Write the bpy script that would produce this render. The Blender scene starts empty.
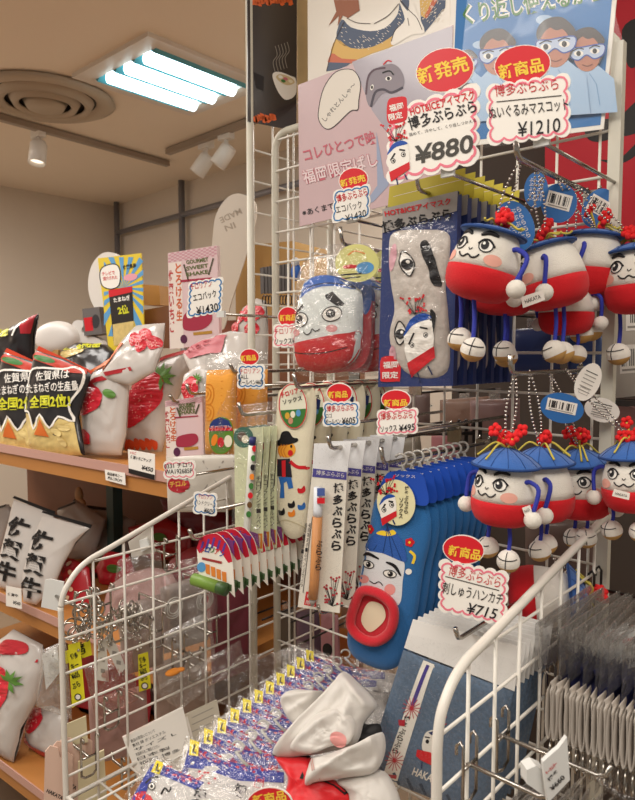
import bpy, math, random
from mathutils import Vector, Matrix, noise
from mathutils.geometry import tessellate_polygon
random.seed(7)
SC = bpy.context.scene
COL = SC.collection

# ------------------------------------------------------------------ camera
F = 668.0
YAW, PITCH = math.radians(42), math.radians(-4.1)
CAM = Vector((0, 0, 1.45))
cd = bpy.data.cameras.new('camera'); cam = bpy.data.objects.new('camera', cd); COL.objects.link(cam)
cam.location = CAM; cam.rotation_euler = (math.pi/2 + PITCH, 0, YAW)
cd.sensor_width = 36; cd.sensor_fit = 'AUTO'; cd.lens = F/800*36; cd.clip_start = 0.02; cd.clip_end = 60
cd.dof.use_dof = True; cd.dof.focus_distance = 0.95; cd.dof.aperture_fstop = 14.0
SC.camera = cam
# ------------------------------------------------------------------ world, lights, exposure
SC.view_settings.view_transform = 'Standard'; SC.view_settings.look = 'None'
SC.view_settings.gamma = 1; SC.view_settings.use_curve_mapping = False
SC.view_settings.exposure = 0.16
W = bpy.data.worlds.new('world'); SC.world = W; W.use_nodes = True
W.node_tree.nodes['Background'].inputs[0].default_value = (1.0, 0.92, 0.82, 1)
W.node_tree.nodes['Background'].inputs[1].default_value = 0.27
CEIL = 2.62
AREA_LIGHTS = [  # x, y, size, power, colour : unseen overhead lights added to brighten goods and walls
    (0.45, -0.45, 1.0, 26, (1.0, 0.94, 0.86)),
    (-1.15, -0.65, 1.0, 23, (1.0, 0.95, 0.88)),
    (-2.3, 0.05, 0.8, 20, (1.0, 0.95, 0.9)),
    (0.9, 1.7, 0.8, 10, (1.0, 0.92, 0.82)),
    (-1.2, 2.3, 0.6, 20, (1.0, 0.95, 0.88)),
    (-3.9, 0.3, 0.6, 42, (1.0, 0.94, 0.86)),
]
for (lx, ly, ls, lp, lc) in AREA_LIGHTS:
    ld = bpy.data.lights.new('overhead_fill', 'AREA'); ld.shape = 'SQUARE'; ld.size = ls; ld.energy = lp; ld.color = lc
    lo = bpy.data.objects.new('overhead_fill', ld); COL.objects.link(lo); lo.location = (lx, ly, CEIL - 0.04)

# ------------------------------------------------------------------ projection helpers
FW = Vector((-math.sin(YAW)*math.cos(PITCH), math.cos(YAW)*math.cos(PITCH), math.sin(PITCH)))
RT = Vector((math.cos(YAW), math.sin(YAW), 0)); UP = RT.cross(FW)
def ray(px, py): return FW + RT*((px-317.5)/F) - UP*((py-400)/F)
def P(px, py, Y=None, X=None, Z=None, D=None):
    d = ray(px, py)
    if Y is not None: t = (Y-CAM.y)/d.y
    elif X is not None: t = (X-CAM.x)/d.x
    elif Z is not None: t = (Z-CAM.z)/d.z
    else: t = D
    return CAM + d*t
def nrm(az, el=0):
    az = math.radians(az); el = math.radians(el)
    return Vector((math.sin(az)*math.cos(el), math.cos(az)*math.cos(el), math.sin(el)))
class Pl:                                                   # a flat sheet; its drawings are given by where sight lines meet it
    curved = False
    def __init__(s, o, n=None, az=180, el=0): s.o = Vector(o); s.n = n or nrm(az, el)
    def at(s, p, lift=0):
        d = ray(*p); t = (s.o-CAM).dot(s.n)/d.dot(s.n)
        return CAM + d*t + s.n*lift
class Quad:                                                 # puffed sheet spanned by four corners: (u,v) in 0..1, v up
    curved = True; vup = True
    def __init__(s, bl, br, tr, tl, n, puff, wob=0.0, seed=0, edge=0.55):
        s.c = [Vector(x) for x in (bl, br, tr, tl)]; s.n = n; s.puff = puff; s.wob = wob; s.seed = seed; s.e = edge
    def flat(s, u, v):
        a, b, c, d = s.c
        return a*(1-u)*(1-v) + b*u*(1-v) + c*u*v + d*(1-u)*v
    def h(s, u, v):
        u = min(max(u, 0), 1); v = min(max(v, 0), 1)
        k = (math.sin(math.pi*u)**s.e)*(math.sin(math.pi*v)**s.e) if 0 < u < 1 and 0 < v < 1 else 0
        w = 0
        if s.wob:
            w = (noise.noise(Vector((u*3.1+s.seed*7.3, v*3.7, s.seed*1.9)))*0.7 + abs(noise.noise(Vector((u*8+s.seed, v*7, 3.3+s.seed))))*0.5)*s.wob
        return s.puff*k + w*(0.35+0.65*k)
    def at(s, p, lift=0): return s.flat(*p) + s.n*(s.h(*p)+lift)
    def back(s, u, v): return s.flat(u, v) - s.n*max(s.h(u, v)*0.8, 0.0005)

class Dome:                                                 # sheet swelling from an outline (for stuffed and filled things)
    curved = True
    def __init__(s, S, pts, th, back=0.4, pw=2.2, wob=0.0, seed=0, wf=0.12, c=None, lim=7, e=0.5, creases=()):
        s.cr = creases; s.S = S; s.n = S.n; s.pts = [tuple(p[:2]) for p in pts]; s.th = th; s.bk = back; s.pw = pw; s.wob = wob; s.seed = seed; s.wf = wf; s.lim = lim; s.e = e
        L = len(pts); s.c = c or (sum(p[0] for p in s.pts)/L, sum(p[1] for p in s.pts)/L); s.R = []
        for i in range(144):
            a = 2*math.pi*i/144; dx, dy = math.cos(a), math.sin(a); best = 1e-3
            for j in range(L):
                x1, y1 = s.pts[j][0]-s.c[0], s.pts[j][1]-s.c[1]; x2, y2 = s.pts[(j+1) % L][0]-s.c[0], s.pts[(j+1) % L][1]-s.c[1]
                ex, ey = x2-x1, y2-y1; den = dx*ey-dy*ex
                if abs(den) < 1e-9: continue
                t = (x1*ey-y1*ex)/den; u = (x1*dy-y1*dx)/den
                if t > best and -1e-6 <= u <= 1+1e-6: best = t
            s.R.append(best)
    def h(s, p):
        x, y = p[0]-s.c[0], p[1]-s.c[1]; r = math.hypot(x, y); a = (math.atan2(y, x)/(2*math.pi)*144) % 144; i = int(a); f = a-i
        R = s.R[i % 144]*(1-f)+s.R[(i+1) % 144]*f; k = min(r/R, 1); v = s.th*max(0.0, 1-k**s.pw)**s.e
        if s.wob:
            q = Vector((p[0]*s.wf, p[1]*s.wf, s.seed*3.7)); v += s.wob*(noise.noise(q)+0.6*abs(noise.noise(q*2.3)))*min(1, (1-k)*3.5)
        for (x1, y1, x2, y2, amp, w) in s.cr:
            dx, dy = x2-x1, y2-y1; t = max(0, min(1, ((p[0]-x1)*dx+(p[1]-y1)*dy)/(dx*dx+dy*dy))); d = math.hypot(p[0]-x1-dx*t, p[1]-y1-dy*t)
            v += amp*math.exp(-(d/w)**2)*min(1, (1-k)*4)
        return v
    lm = 1
    def at(s, p, lift=0): return s.S.at(p, s.h(p)+lift*s.lm)
    def mesh(s, mb, m, rings=9, mback=None):
        P2 = []; L = len(s.pts)
        for j in range(rings+1):
            k = 1-(j/rings)**1.35
            P2 += [(s.c[0]+(x-s.c[0])*k, s.c[1]+(y-s.c[1])*k) for x, y in s.pts]
        fs = [(j*L+i, j*L+(i+1) % L, (j+1)*L+(i+1) % L, (j+1)*L+i) for j in range(rings) for i in range(L)]
        mb.add([s.at(p) for p in P2], fs, m, True)
        mb.add([s.S.at(p, -max(s.h(p)*s.bk, 0.0003)) for p in P2], [f[::-1] for f in fs], mback or m, True)
        return mb
def dens(pts, n=5, closed=True):
    o = []; L = len(pts)
    for i in range(L if closed else L-1):
        a, b = pts[i], pts[(i+1) % L]
        for k in range(n): o.append((a[0]+(b[0]-a[0])*k/n, a[1]+(b[1]-a[1])*k/n))
    return o
# ------------------------------------------------------------------ materials
def lin(h):
    if isinstance(h, str):
        h = h.lstrip('#'); c = [int(h[i:i+2], 16)/255 for i in (0, 2, 4)]
    else: c = h
    return tuple((x/12.92 if x <= 0.04045 else ((x+0.055)/1.055)**2.4) for x in c) + (1,)
MATS = {}
def mat(name, col, rough=0.5, metal=0.0, spec=0.5, var=0.0, scale=40, bump=0.0, bscale=200, coat=0.0, sheen=0.0, emit=0.0):
    if name in MATS: return MATS[name]
    m = bpy.data.materials.new(name); m.use_nodes = True; nt = m.node_tree; b = nt.nodes['Principled BSDF']
    c = lin(col); b.inputs['Base Color'].default_value = c; b.inputs['Roughness'].default_value = rough
    b.inputs['Metallic'].default_value = metal; b.inputs['Specular IOR Level'].default_value = spec
    b.inputs['Coat Weight'].default_value = coat; b.inputs['Coat Roughness'].default_value = 0.12
    b.inputs['Sheen Weight'].default_value = sheen
    if emit: b.inputs['Emission Color'].default_value = c; b.inputs['Emission Strength'].default_value = emit
    if var or bump:
        tc = nt.nodes.new('ShaderNodeTexCoord')
    if var:
        n = nt.nodes.new('ShaderNodeTexNoise'); n.inputs['Scale'].default_value = scale; n.inputs['Detail'].default_value = 4
        nt.links.new(tc.outputs['Object'], n.inputs['Vector'])
        r = nt.nodes.new('ShaderNodeMapRange'); r.inputs['To Min'].default_value = 1-var; r.inputs['To Max'].default_value = 1+var
        nt.links.new(n.outputs['Fac'], r.inputs['Value'])
        x = nt.nodes.new('ShaderNodeMix'); x.data_type = 'RGBA'; x.blend_type = 'MULTIPLY'; x.inputs['Factor'].default_value = 1
        x.inputs[6].default_value = c; nt.links.new(r.outputs['Result'], x.inputs[7]); nt.links.new(x.outputs[2], b.inputs['Base Color'])
    if bump:
        n2 = nt.nodes.new('ShaderNodeTexNoise'); n2.inputs['Scale'].default_value = bscale; n2.inputs['Detail'].default_value = 3
        nt.links.new(tc.outputs['Object'], n2.inputs['Vector'])
        bp = nt.nodes.new('ShaderNodeBump'); bp.inputs['Strength'].default_value = bump; bp.inputs['Distance'].default_value = 0.002
        nt.links.new(n2.outputs['Fac'], bp.inputs['Height']); nt.links.new(bp.outputs['Normal'], b.inputs['Normal'])
    MATS[name] = m; return m
def film(name, gloss=0.12, tint='#ffffff', rough=0.08, bscale=45, bump=0.5, body=0.0):
    """clear crinkled plastic film: mostly see-through, with glints"""
    if name in MATS: return MATS[name]
    m = bpy.data.materials.new(name); m.use_nodes = True; nt = m.node_tree; nt.nodes.clear()
    out = nt.nodes.new('ShaderNodeOutputMaterial'); tr = nt.nodes.new('ShaderNodeBsdfTransparent'); gl = nt.nodes.new('ShaderNodeBsdfGlossy')
    tr.inputs['Color'].default_value = lin(tint); gl.inputs['Roughness'].default_value = rough
    tc = nt.nodes.new('ShaderNodeTexCoord'); n = nt.nodes.new('ShaderNodeTexNoise'); n.inputs['Scale'].default_value = bscale; n.inputs['Detail'].default_value = 3; n.inputs['Distortion'].default_value = 1.2
    nt.links.new(tc.outputs['Object'], n.inputs['Vector'])
    bp = nt.nodes.new('ShaderNodeBump'); bp.inputs['Strength'].default_value = bump; bp.inputs['Distance'].default_value = 0.006
    nt.links.new(n.outputs['Fac'], bp.inputs['Height']); nt.links.new(bp.outputs['Normal'], gl.inputs['Normal'])
    fr = nt.nodes.new('ShaderNodeLayerWeight'); fr.inputs['Blend'].default_value = 0.35; nt.links.new(bp.outputs['Normal'], fr.inputs['Normal'])
    mr = nt.nodes.new('ShaderNodeMapRange'); mr.inputs['To Min'].default_value = gloss*0.45; mr.inputs['To Max'].default_value = min(1, gloss*2+0.12)
    nt.links.new(fr.outputs['Facing'], mr.inputs['Value'])
    cr = nt.nodes.new('ShaderNodeTexNoise'); cr.inputs['Scale'].default_value = bscale*1.1; cr.inputs['Detail'].default_value = 2; cr.inputs['Distortion'].default_value = 2.5
    nt.links.new(tc.outputs['Object'], cr.inputs['Vector'])
    ab = nt.nodes.new('ShaderNodeMath'); ab.operation = 'SUBTRACT'; ab.inputs[1].default_value = 0.5; nt.links.new(cr.outputs['Fac'], ab.inputs[0])
    ab2 = nt.nodes.new('ShaderNodeMath'); ab2.operation = 'ABSOLUTE'; nt.links.new(ab.outputs[0], ab2.inputs[0])
    rg = nt.nodes.new('ShaderNodeMapRange'); rg.inputs['From Min'].default_value = 0.0; rg.inputs['From Max'].default_value = 0.022; rg.inputs['To Min'].default_value = min(0.6, gloss*3.5); rg.inputs['To Max'].default_value = 0.0
    nt.links.new(ab2.outputs[0], rg.inputs['Value']); sm = nt.nodes.new('ShaderNodeMath'); sm.operation = 'ADD'; sm.use_clamp = True
    nt.links.new(mr.outputs['Result'], sm.inputs[0]); nt.links.new(rg.outputs['Result'], sm.inputs[1])
    mx = nt.nodes.new('ShaderNodeMixShader'); nt.links.new(sm.outputs[0], mx.inputs[0]); nt.links.new(tr.outputs[0], mx.inputs[1]); nt.links.new(gl.outputs[0], mx.inputs[2])
    last = mx
    if body:
        df = nt.nodes.new('ShaderNodeBsdfDiffuse'); df.inputs['Color'].default_value = lin('#e4dfd8'); m2 = nt.nodes.new('ShaderNodeMixShader'); m2.inputs[0].default_value = body
        nt.links.new(mx.outputs[0], m2.inputs[1]); nt.links.new(df.outputs[0], m2.inputs[2]); last = m2
    nt.links.new(last.outputs[0], out.inputs['Surface']); MATS[name] = m; return m
def paper(h, rough=0.45): return mat('print_'+h.strip('#'), h, rough, spec=0.35)

# ------------------------------------------------------------------ text
_fc = bpy.data.curves.new('type', 'FONT'); _fo = bpy.data.objects.new('type', _fc); COL.objects.link(_fo); _fc.resolution_u = 3
_tc = {}
def glyphs(body, bold=0.0, shear=0.0):
    k = (body, bold, shear)
    if k not in _tc:
        _fc.body = body; _fc.offset = bold; _fc.shear = shear
        dg = bpy.context.evaluated_depsgraph_get(); dg.update()
        me = bpy.data.meshes.new_from_object(_fo.evaluated_get(dg))
        vs = [(v.co.x, v.co.y) for v in me.vertices]; fs = [tuple(p.vertices) for p in me.polygons]
        bpy.data.meshes.remove(me)
        x0 = min(v[0] for v in vs); x1 = max(v[0] for v in vs); y0 = min(v[1] for v in vs); y1 = max(v[1] for v in vs)
        _tc[k] = ([((x-x0)/max(x1-x0, 1e-6), (y-y0)/max(y1-y0, 1e-6)) for x, y in vs], fs)
    return _tc[k]

# ------------------------------------------------------------------ mesh builder
def crv(pts, n=6, closed=False):
    """smooth curve through points (tuples of any length)"""
    pts = [Vector(p) for p in pts]; L = len(pts); out = []
    rng = range(L) if closed else range(L-1)
    for i in rng:
        p0 = pts[(i-1) % L] if (closed or i > 0) else pts[0]; p1 = pts[i]; p2 = pts[(i+1) % L]
        p3 = pts[(i+2) % L] if (closed or i+2 < L) else pts[-1]
        for k in range(n):
            t = k/n
            out.append(0.5*((2*p1) + (p2-p0)*t + (2*p0-5*p1+4*p2-p3)*t*t + (3*p1-p0-3*p2+p3)*t*t*t))
    if not closed: out.append(pts[-1])
    return [tuple(p) for p in out]
def ellp(cx, cy, rx, ry, rot=0, n=28):
    c, s = math.cos(math.radians(rot)), math.sin(math.radians(rot)); o = []
    for i in range(n):
        a = 2*math.pi*i/n; x, y = rx*math.cos(a), ry*math.sin(a); o.append((cx+x*c-y*s, cy+x*s+y*c))
    return o
def lerp2(q, u, v):
    """point at u (right) v (down) inside quad q = tl, tr, br, bl"""
    (a, b, c, d) = q
    return tuple(a[i]*(1-u)*(1-v)+b[i]*u*(1-v)+c[i]*u*v+d[i]*(1-u)*v for i in (0, 1))
def scallop(q, nx, ny, amp=1.6, inset=0.0):
    """cloud-edged outline of a quad tl, tr, br, bl"""
    o = []; iu = inset/math.dist(q[0], q[1]); iv = inset/math.dist(q[0], q[3])
    segs = [((iu, iv), (1-iu, iv), nx), ((1-iu, iv), (1-iu, 1-iv), ny), ((1-iu, 1-iv), (iu, 1-iv), nx), ((iu, 1-iv), (iu, iv), ny)]
    cx = sum(p[0] for p in q)/4; cy = sum(p[1] for p in q)/4
    for (a, b, n) in segs:
        A = lerp2(q, *a); B = lerp2(q, *b); dx, dy = B[0]-A[0], B[1]-A[1]; l = math.hypot(dx, dy)
        nxv, nyv = dy/l, -dx/l
        for i in range(n*5):
            t = i/(n*5); k = abs(math.sin(math.pi*t*n))**0.7*amp - amp*0.5
            o.append((A[0]+dx*t+nxv*k, A[1]+dy*t+nyv*k))
    return o
class MB:
    def __init__(s): s.v = []; s.f = []; s.m = []; s.sm = []; s.mats = []
    def mi(s, m):
        if m not in s.mats: s.mats.append(m)
        return s.mats.index(m)
    def add(s, vs, fs, m, smooth=False):
        b = len(s.v); s.v += [tuple(x) for x in vs]; k = s.mi(m)
        for f in fs: s.f.append(tuple(i+b for i in f)); s.m.append(k); s.sm.append(smooth)
        return s
    def box(s, c, size, m, R=None):
        c = Vector(c); h = [x/2 for x in size]; vs = []
        for x in (-1, 1):
            for y in (-1, 1):
                for z in (-1, 1):
                    p = Vector((x*h[0], y*h[1], z*h[2])); vs.append(c + (R @ p if R else p))
        return s.add(vs, [(0, 1, 3, 2), (4, 6, 7, 5), (0, 4, 5, 1), (2, 3, 7, 6), (0, 2, 6, 4), (1, 5, 7, 3)], m)
    def rbox(s, c, size, m, r=0.003, R=None, n=3):
        """box with rounded vertical (local z) edges and small chamfer"""
        c = Vector(c); hx, hy, hz = [x/2 for x in size]; ring = []
        for (sx, sy, a0) in ((1, 1, 0), (-1, 1, 90), (-1, -1, 180), (1, -1, 270)):
            for i in range(n+1):
                a = math.radians(a0+90*i/n); ring.append((sx*(hx-r)+r*math.cos(a), sy*(hy-r)+r*math.sin(a)))
        L = len(ring); vs = []
        for (z, k) in ((-hz, 1-r*.6/max(hx, hy)), (-hz+r*.6, 1), (hz-r*.6, 1), (hz, 1-r*.6/max(hx, hy))):
            for (x, y) in ring:
                p = Vector((x*k, y*k, z)); vs.append(c + (R @ p if R else p))
        fs = [tuple(range(L))[::-1], tuple(range(3*L, 4*L))]
        for j in range(3):
            for i in range(L): fs.append((j*L+i, j*L+(i+1) % L, (j+1)*L+(i+1) % L, (j+1)*L+i))
        return s.add(vs, fs, m)
    def tube(s, pts, r, m, n=8, closed=False, smooth=True, rs=None):
        pts = [Vector(p) for p in pts]
        if not closed:
            q = [pts[0]]
            for p in pts[1:]:
                if (p-q[-1]).length > 1e-7: q.append(p)
            pts = q
        L = len(pts); vs = []; fs = []; ref = None
        for i, p in enumerate(pts):
            if closed: t = (pts[(i+1) % L]-pts[i-1])
            else: t = pts[min(i+1, L-1)]-pts[max(i-1, 0)]
            t = t.normalized()
            if ref is None: ref = t.orthogonal().normalized()
            ref = ref - t*ref.dot(t)
            ref = ref.normalized() if ref.length > 1e-6 else t.orthogonal().normalized()
            b = t.cross(ref); rr = rs[i] if rs else r
            for k in range(n):
                a = 2*math.pi*k/n; vs.append(p + (ref*math.cos(a)+b*math.sin(a))*rr)
        for i in range(L if closed else L-1):
            j = (i+1) % L
            for k in range(n): fs.append((i*n+k, i*n+(k+1) % n, j*n+(k+1) % n, j*n+k))
        if not closed: fs.append(tuple(range(n))[::-1]); fs.append(tuple(range((L-1)*n, L*n)))
        return s.add(vs, fs, m, smooth)
    def ball(s, c, r, m, sc=(1, 1, 1), nu=14, nv=8, R=None):
        c = Vector(c); vs = []; fs = []
        for j in range(nv+1):
            b = math.pi*j/nv
            for i in range(nu):
                a = 2*math.pi*i/nu; p = Vector((r*sc[0]*math.sin(b)*math.cos(a), r*sc[1]*math.sin(b)*math.sin(a), r*sc[2]*math.cos(b)))
                vs.append(c + (R @ p if R else p))
        for j in range(nv):
            for i in range(nu): fs.append((j*nu+i, (j+1)*nu+i, (j+1)*nu+(i+1) % nu, j*nu+(i+1) % nu))
        return s.add(vs, fs, m, True)
    def lathe(s, prof, m, M=None, n=32, smooth=True, caps=True):
        vs = []; fs = []
        for (r, z) in prof:
            for i in range(n):
                a = 2*math.pi*i/n; p = Vector((r*math.cos(a), r*math.sin(a), z)); vs.append(M @ p if M else p)
        for j in range(len(prof)-1):
            for i in range(n): fs.append((j*n+i, j*n+(i+1) % n, (j+1)*n+(i+1) % n, (j+1)*n+i))
        if caps: fs.append(tuple(range(n))[::-1]); fs.append(tuple(range((len(prof)-1)*n, len(prof)*n)))
        return s.add(vs, fs, m, smooth)
    # ---- flat drawing on a surface
    def tri2(s, S, pts, tris, m, lift):
        if S.curved:
            pts = list(pts); out = []; mid = {}
            def md(a, b):
                k = (min(a, b), max(a, b))
                if k not in mid: mid[k] = len(pts); pts.append(tuple((pts[a][i]+pts[b][i])/2 for i in (0, 1)))
                return mid[k]
            lim = getattr(S, 'lim', 0.14); st = [(t, 0) for t in tris]
            while st:
                (a, b, c), dp = st.pop()
                l = max(math.dist(pts[a], pts[b]), math.dist(pts[b], pts[c]), math.dist(pts[a], pts[c]))
                if l > lim and dp < 5:
                    x, y, z = md(a, b), md(b, c), md(a, c); st += [((a, x, z), dp+1), ((x, b, y), dp+1), ((z, y, c), dp+1), ((x, y, z), dp+1)]
                else: out.append((a, b, c))
            tris = out
        return s.add([S.at(p, lift) for p in pts], tris, m, S.curved)
    def poly(s, S, pts, m, lift=0.0003):
        pts = [tuple(p[:2]) for p in pts]
        tr = tessellate_polygon([[Vector((p[0], p[1], 0)) for p in pts]])
        return s.tri2(S, pts, [tuple(t) for t in tr], m, lift)
    def ell(s, S, cx, cy, rx, ry, m, lift=0.0003, rot=0, n=26): return s.poly(S, ellp(cx, cy, rx, ry, rot, n), m, lift)
    def line(s, S, pts, w, m, lift=0.0005, closed=False):
        pts = [tuple(p) for p in pts]; L = len(pts); a = []; b = []
        for i in range(L):
            p0 = pts[(i-1) % L] if closed else pts[max(i-1, 0)]; p1 = pts[(i+1) % L] if closed else pts[min(i+1, L-1)]
            dx, dy = p1[0]-p0[0], p1[1]-p0[1]; l = math.hypot(dx, dy) or 1
            ww = w(i/(L-1)) if callable(w) else w
            nx, ny = -dy/l*ww/2, dx/l*ww/2; a.append((pts[i][0]+nx, pts[i][1]+ny)); b.append((pts[i][0]-nx, pts[i][1]-ny))
        fs = []
        for i in range(L if closed else L-1):
            j = (i+1) % L; fs.append((i, j, L+j, L+i))
        return s.add([S.at(p, lift) for p in a+b], fs, m)
    def text(s, S, body, p0, p1, h, m, lift=0.0006, bold=0.0, shear=0.0, up=None):
        """lettering whose box starts at p0, runs to p1 along its base and is h tall"""
        vs, fs = glyphs(body, bold, shear)
        dx, dy = p1[0]-p0[0], p1[1]-p0[1]; l = math.hypot(dx, dy)
        if up is None:
            sg = 1 if getattr(S, 'vup', False) else -1
            ux, uy = (-dy/l*h*sg, dx/l*h*sg)
        else: ux, uy = up
        return s.add([S.at((p0[0]+dx*x+ux*y, p0[1]+dy*x+uy*y), lift) for x, y in vs], fs, m)
    def vtext(s, S, body, p0, p1, w, m, lift=0.0006, bold=0.0, fill=0.88):
        """characters stacked from p0 (top centre) to p1 (bottom centre)"""
        n = len(body); sg = -1 if getattr(S, 'vup', False) else 1
        for i, ch in enumerate(body):
            if ch == ' ': continue
            ax = p0[0]+(p1[0]-p0[0])*(i+fill)/n; ay = p0[1]+(p1[1]-p0[1])*(i+fill)/n
            dx, dy = (p1[0]-p0[0])/n, (p1[1]-p0[1])/n; l = math.hypot(dx, dy)
            rx, ry = dy/l*w/2*sg, -dx/l*w/2*sg
            s.text(S, ch, (ax-rx, ay-ry), (ax+rx, ay+ry), l*fill, m, lift, bold)
        return s
    def slab(s, S, pts, m, th=0.001, edge=None, lift=0.0):
        """sheet cut to an outline, with thickness behind it"""
        pts = [tuple(p[:2]) for p in pts]; L = len(pts)
        tr = [tuple(t) for t in tessellate_polygon([[Vector((p[0], p[1], 0)) for p in pts]])]
        fr = [S.at(p, lift) for p in pts]; bk = [q - S.n*th for q in fr]
        s.add(fr, tr, m); s.add(bk, [t[::-1] for t in tr], edge or m)
        s.add(fr+bk, [(i, (i+1) % L, L+(i+1) % L, L+i) for i in range(L)], edge or m)
        return s
    def puffy(s, Q, m, nu=14, nv=16, back=True):
        vs = []; fs = []
        for j in range(nv+1):
            for i in range(nu+1): vs.append(Q.at((i/nu, j/nv)))
        for j in range(nv):
            for i in range(nu): a = j*(nu+1)+i; fs.append((a, a+1, a+nu+2, a+nu+1))
        s.add(vs, fs, m, True)
        if back:
            vs = [Q.back(i/nu, j/nv) for j in range(nv+1) for i in range(nu+1)]
            s.add(vs, [f[::-1] for f in fs], m, True)
        return s
    def build(s, name, parent=None, origin=None):
        o = Vector(origin) if origin is not None else (Vector(parent['_o']) if parent is not None else Vector((0, 0, 0)))
        me = bpy.data.meshes.new(name); me.from_pydata([Vector(v)-o for v in s.v], [], s.f)
        for m in s.mats: me.materials.append(m)
        me.polygons.foreach_set('material_index', s.m); me.polygons.foreach_set('use_smooth', s.sm); me.update()
        ob = bpy.data.objects.new(name, me); COL.objects.link(ob)
        if parent is not None: ob.parent = parent; ob['_o'] = tuple(o)
        else: ob.location = o; ob['_o'] = tuple(o)
        return ob
def tag(o, label, cat, group=None, kind=None):
    o['label'] = label; o['category'] = cat
    if group: o['group'] = group
    if kind: o['kind'] = kind
    return o
def thing(name, label, cat, loc, group=None):
    o = bpy.data.objects.new(name, None); COL.objects.link(o); o.location = loc; o['_o'] = tuple(loc); o.empty_display_size = 0.02
    return tag(o, label, cat, group)
def struct(name, mb, origin=(0, 0, 0)):
    o = mb.build(name, None, origin); o['kind'] = 'structure'; return o
def dup(root, delta, label, rotz=0.0, group=None, scale=None, tilt=None):
    r = root.copy(); COL.objects.link(r); r.location = root.location + Vector(delta); r.rotation_euler = (tilt[0] if tilt else 0, tilt[1] if tilt else 0, rotz)
    if scale: r.scale = (scale,)*3 if not isinstance(scale, tuple) else scale
    r['label'] = label
    if group: r['group'] = group
    for ch in list(root.children):
        c = ch.copy(); COL.objects.link(c); c.parent = r
        for g in list(ch.children):
            d = g.copy(); COL.objects.link(d); d.parent = c
    return r
ORD = ['frontmost', 'second', 'third', 'fourth', 'fifth', 'sixth', 'seventh', 'eighth', 'ninth', 'tenth', 'eleventh', 'twelfth', 'thirteenth', 'fourteenth', 'fifteenth', 'sixteenth']

# ------------------------------------------------------------------ common materials
WIRE = mat('white_coated_wire', '#e2ddd3', 0.35, spec=0.5)
POST = mat('worn_white_post', '#d3cfc0', 0.4, var=0.12, scale=25)
CHROME = mat('chrome_wire', '#b9b4ac', 0.22, metal=1.0)
DARKW = mat('dark_wire', '#3a3532', 0.35, metal=0.8)
WHITE = paper('#f4f0e8'); BLACK = paper('#1c1a1c'); RED = paper('#d81f26'); PINK = paper('#f0788a'); YEL = paper('#f6d23a')
BLUE = paper('#1f4fa8'); NAVY = paper('#23305f'); SKY = paper('#7db4dc'); ORANGE = paper('#ee8a2a'); GREEN = paper('#3f7a3a'); CREAM = paper('#efe8cf')
LBLUE = paper('#5b9bd0'); GREY = paper('#9a948c'); TAN = paper('#c9a777'); SKIN = paper('#c98f72'); PALE = paper('#d9d3ca')
CLEAR = film('clear_film', 0.045)
CRINK = film('crinkled_film', 0.10, rough=0.1, bscale=70, bump=0.9, body=0.02)
HAZE = film('milky_film', 0.12, rough=0.2, bscale=40, bump=0.7, body=0.14)
TUFT = film('tough_clear_plastic', 0.16, rough=0.05, bscale=25, bump=0.35, body=0.05)
# ================================================================== the shop room
wallm = mat('warm_wall_paint', '#d6cabb', 0.8, var=0.04, scale=3)
ceilm = mat('ceiling_paint', '#e8d9c6', 0.85, var=0.03, scale=2)
floorm = mat('floor_vinyl', '#8f7a64', 0.5, var=0.15, scale=6)
XL, YB = -4.87, 2.93
mb = MB().box((-1.2, 0.2, -0.03), (7.6, 5.8, 0.06), floorm); struct('floor', mb)
mb = MB().box((-1.2, 0.2, CEIL+0.03), (7.6, 5.8, 0.06), ceilm); struct('ceiling', mb)
mb = MB().box((XL-0.04, 0.2, CEIL/2), (0.08, 5.6, CEIL), wallm); struct('wall_left', mb)
mb = MB(); a, b = P(114, 206, Z=CEIL), P(245, 163, Z=CEIL); d = (b-a); d.z = 0; d.normalize(); nb = Vector((-d.y, d.x, 0))
p0 = Vector((a.x-d.x*0.05, a.y-d.y*0.05, 0)); p1 = Vector((a.x+d.x*6.6, a.y+d.y*6.6, 0))
c = (p0+p1)/2 + nb*0.04 + Vector((0, 0, CEIL/2))
mb.box(c, ((p1-p0).length, 0.08, CEIL), wallm, Matrix.Rotation(math.atan2(d.y, d.x), 3, 'Z')); struct('wall_back', mb)

# pipe rails in front of the back wall
pipe = mat('grey_pipe', '#8b8a90', 0.4, metal=0.5)
mb = MB(); off = -nb*0.05
w0 = Vector((a.x, a.y, 0))+off; 
def onwall(px, py):
    dd = ray(px, py); t = ((w0-CAM).dot(nb))/dd.dot(nb); return CAM+dd*t
for px in (117, 182):
    q = onwall(px, 230); mb.tube([(q.x, q.y, 0), (q.x, q.y, CEIL)], 0.022, pipe)
for (x0, y0, x1, y1) in ((117, 233, 240, 199),):
    mb.tube([onwall(x0, y0), onwall(x1, y1), onwall(x1, y1)+d*1.2], 0.02, pipe)
o = mb.build('pipe_rail', None, tuple(w0)); tag(o, 'grey pipe rail frame standing against the far wall', 'rail')

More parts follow.
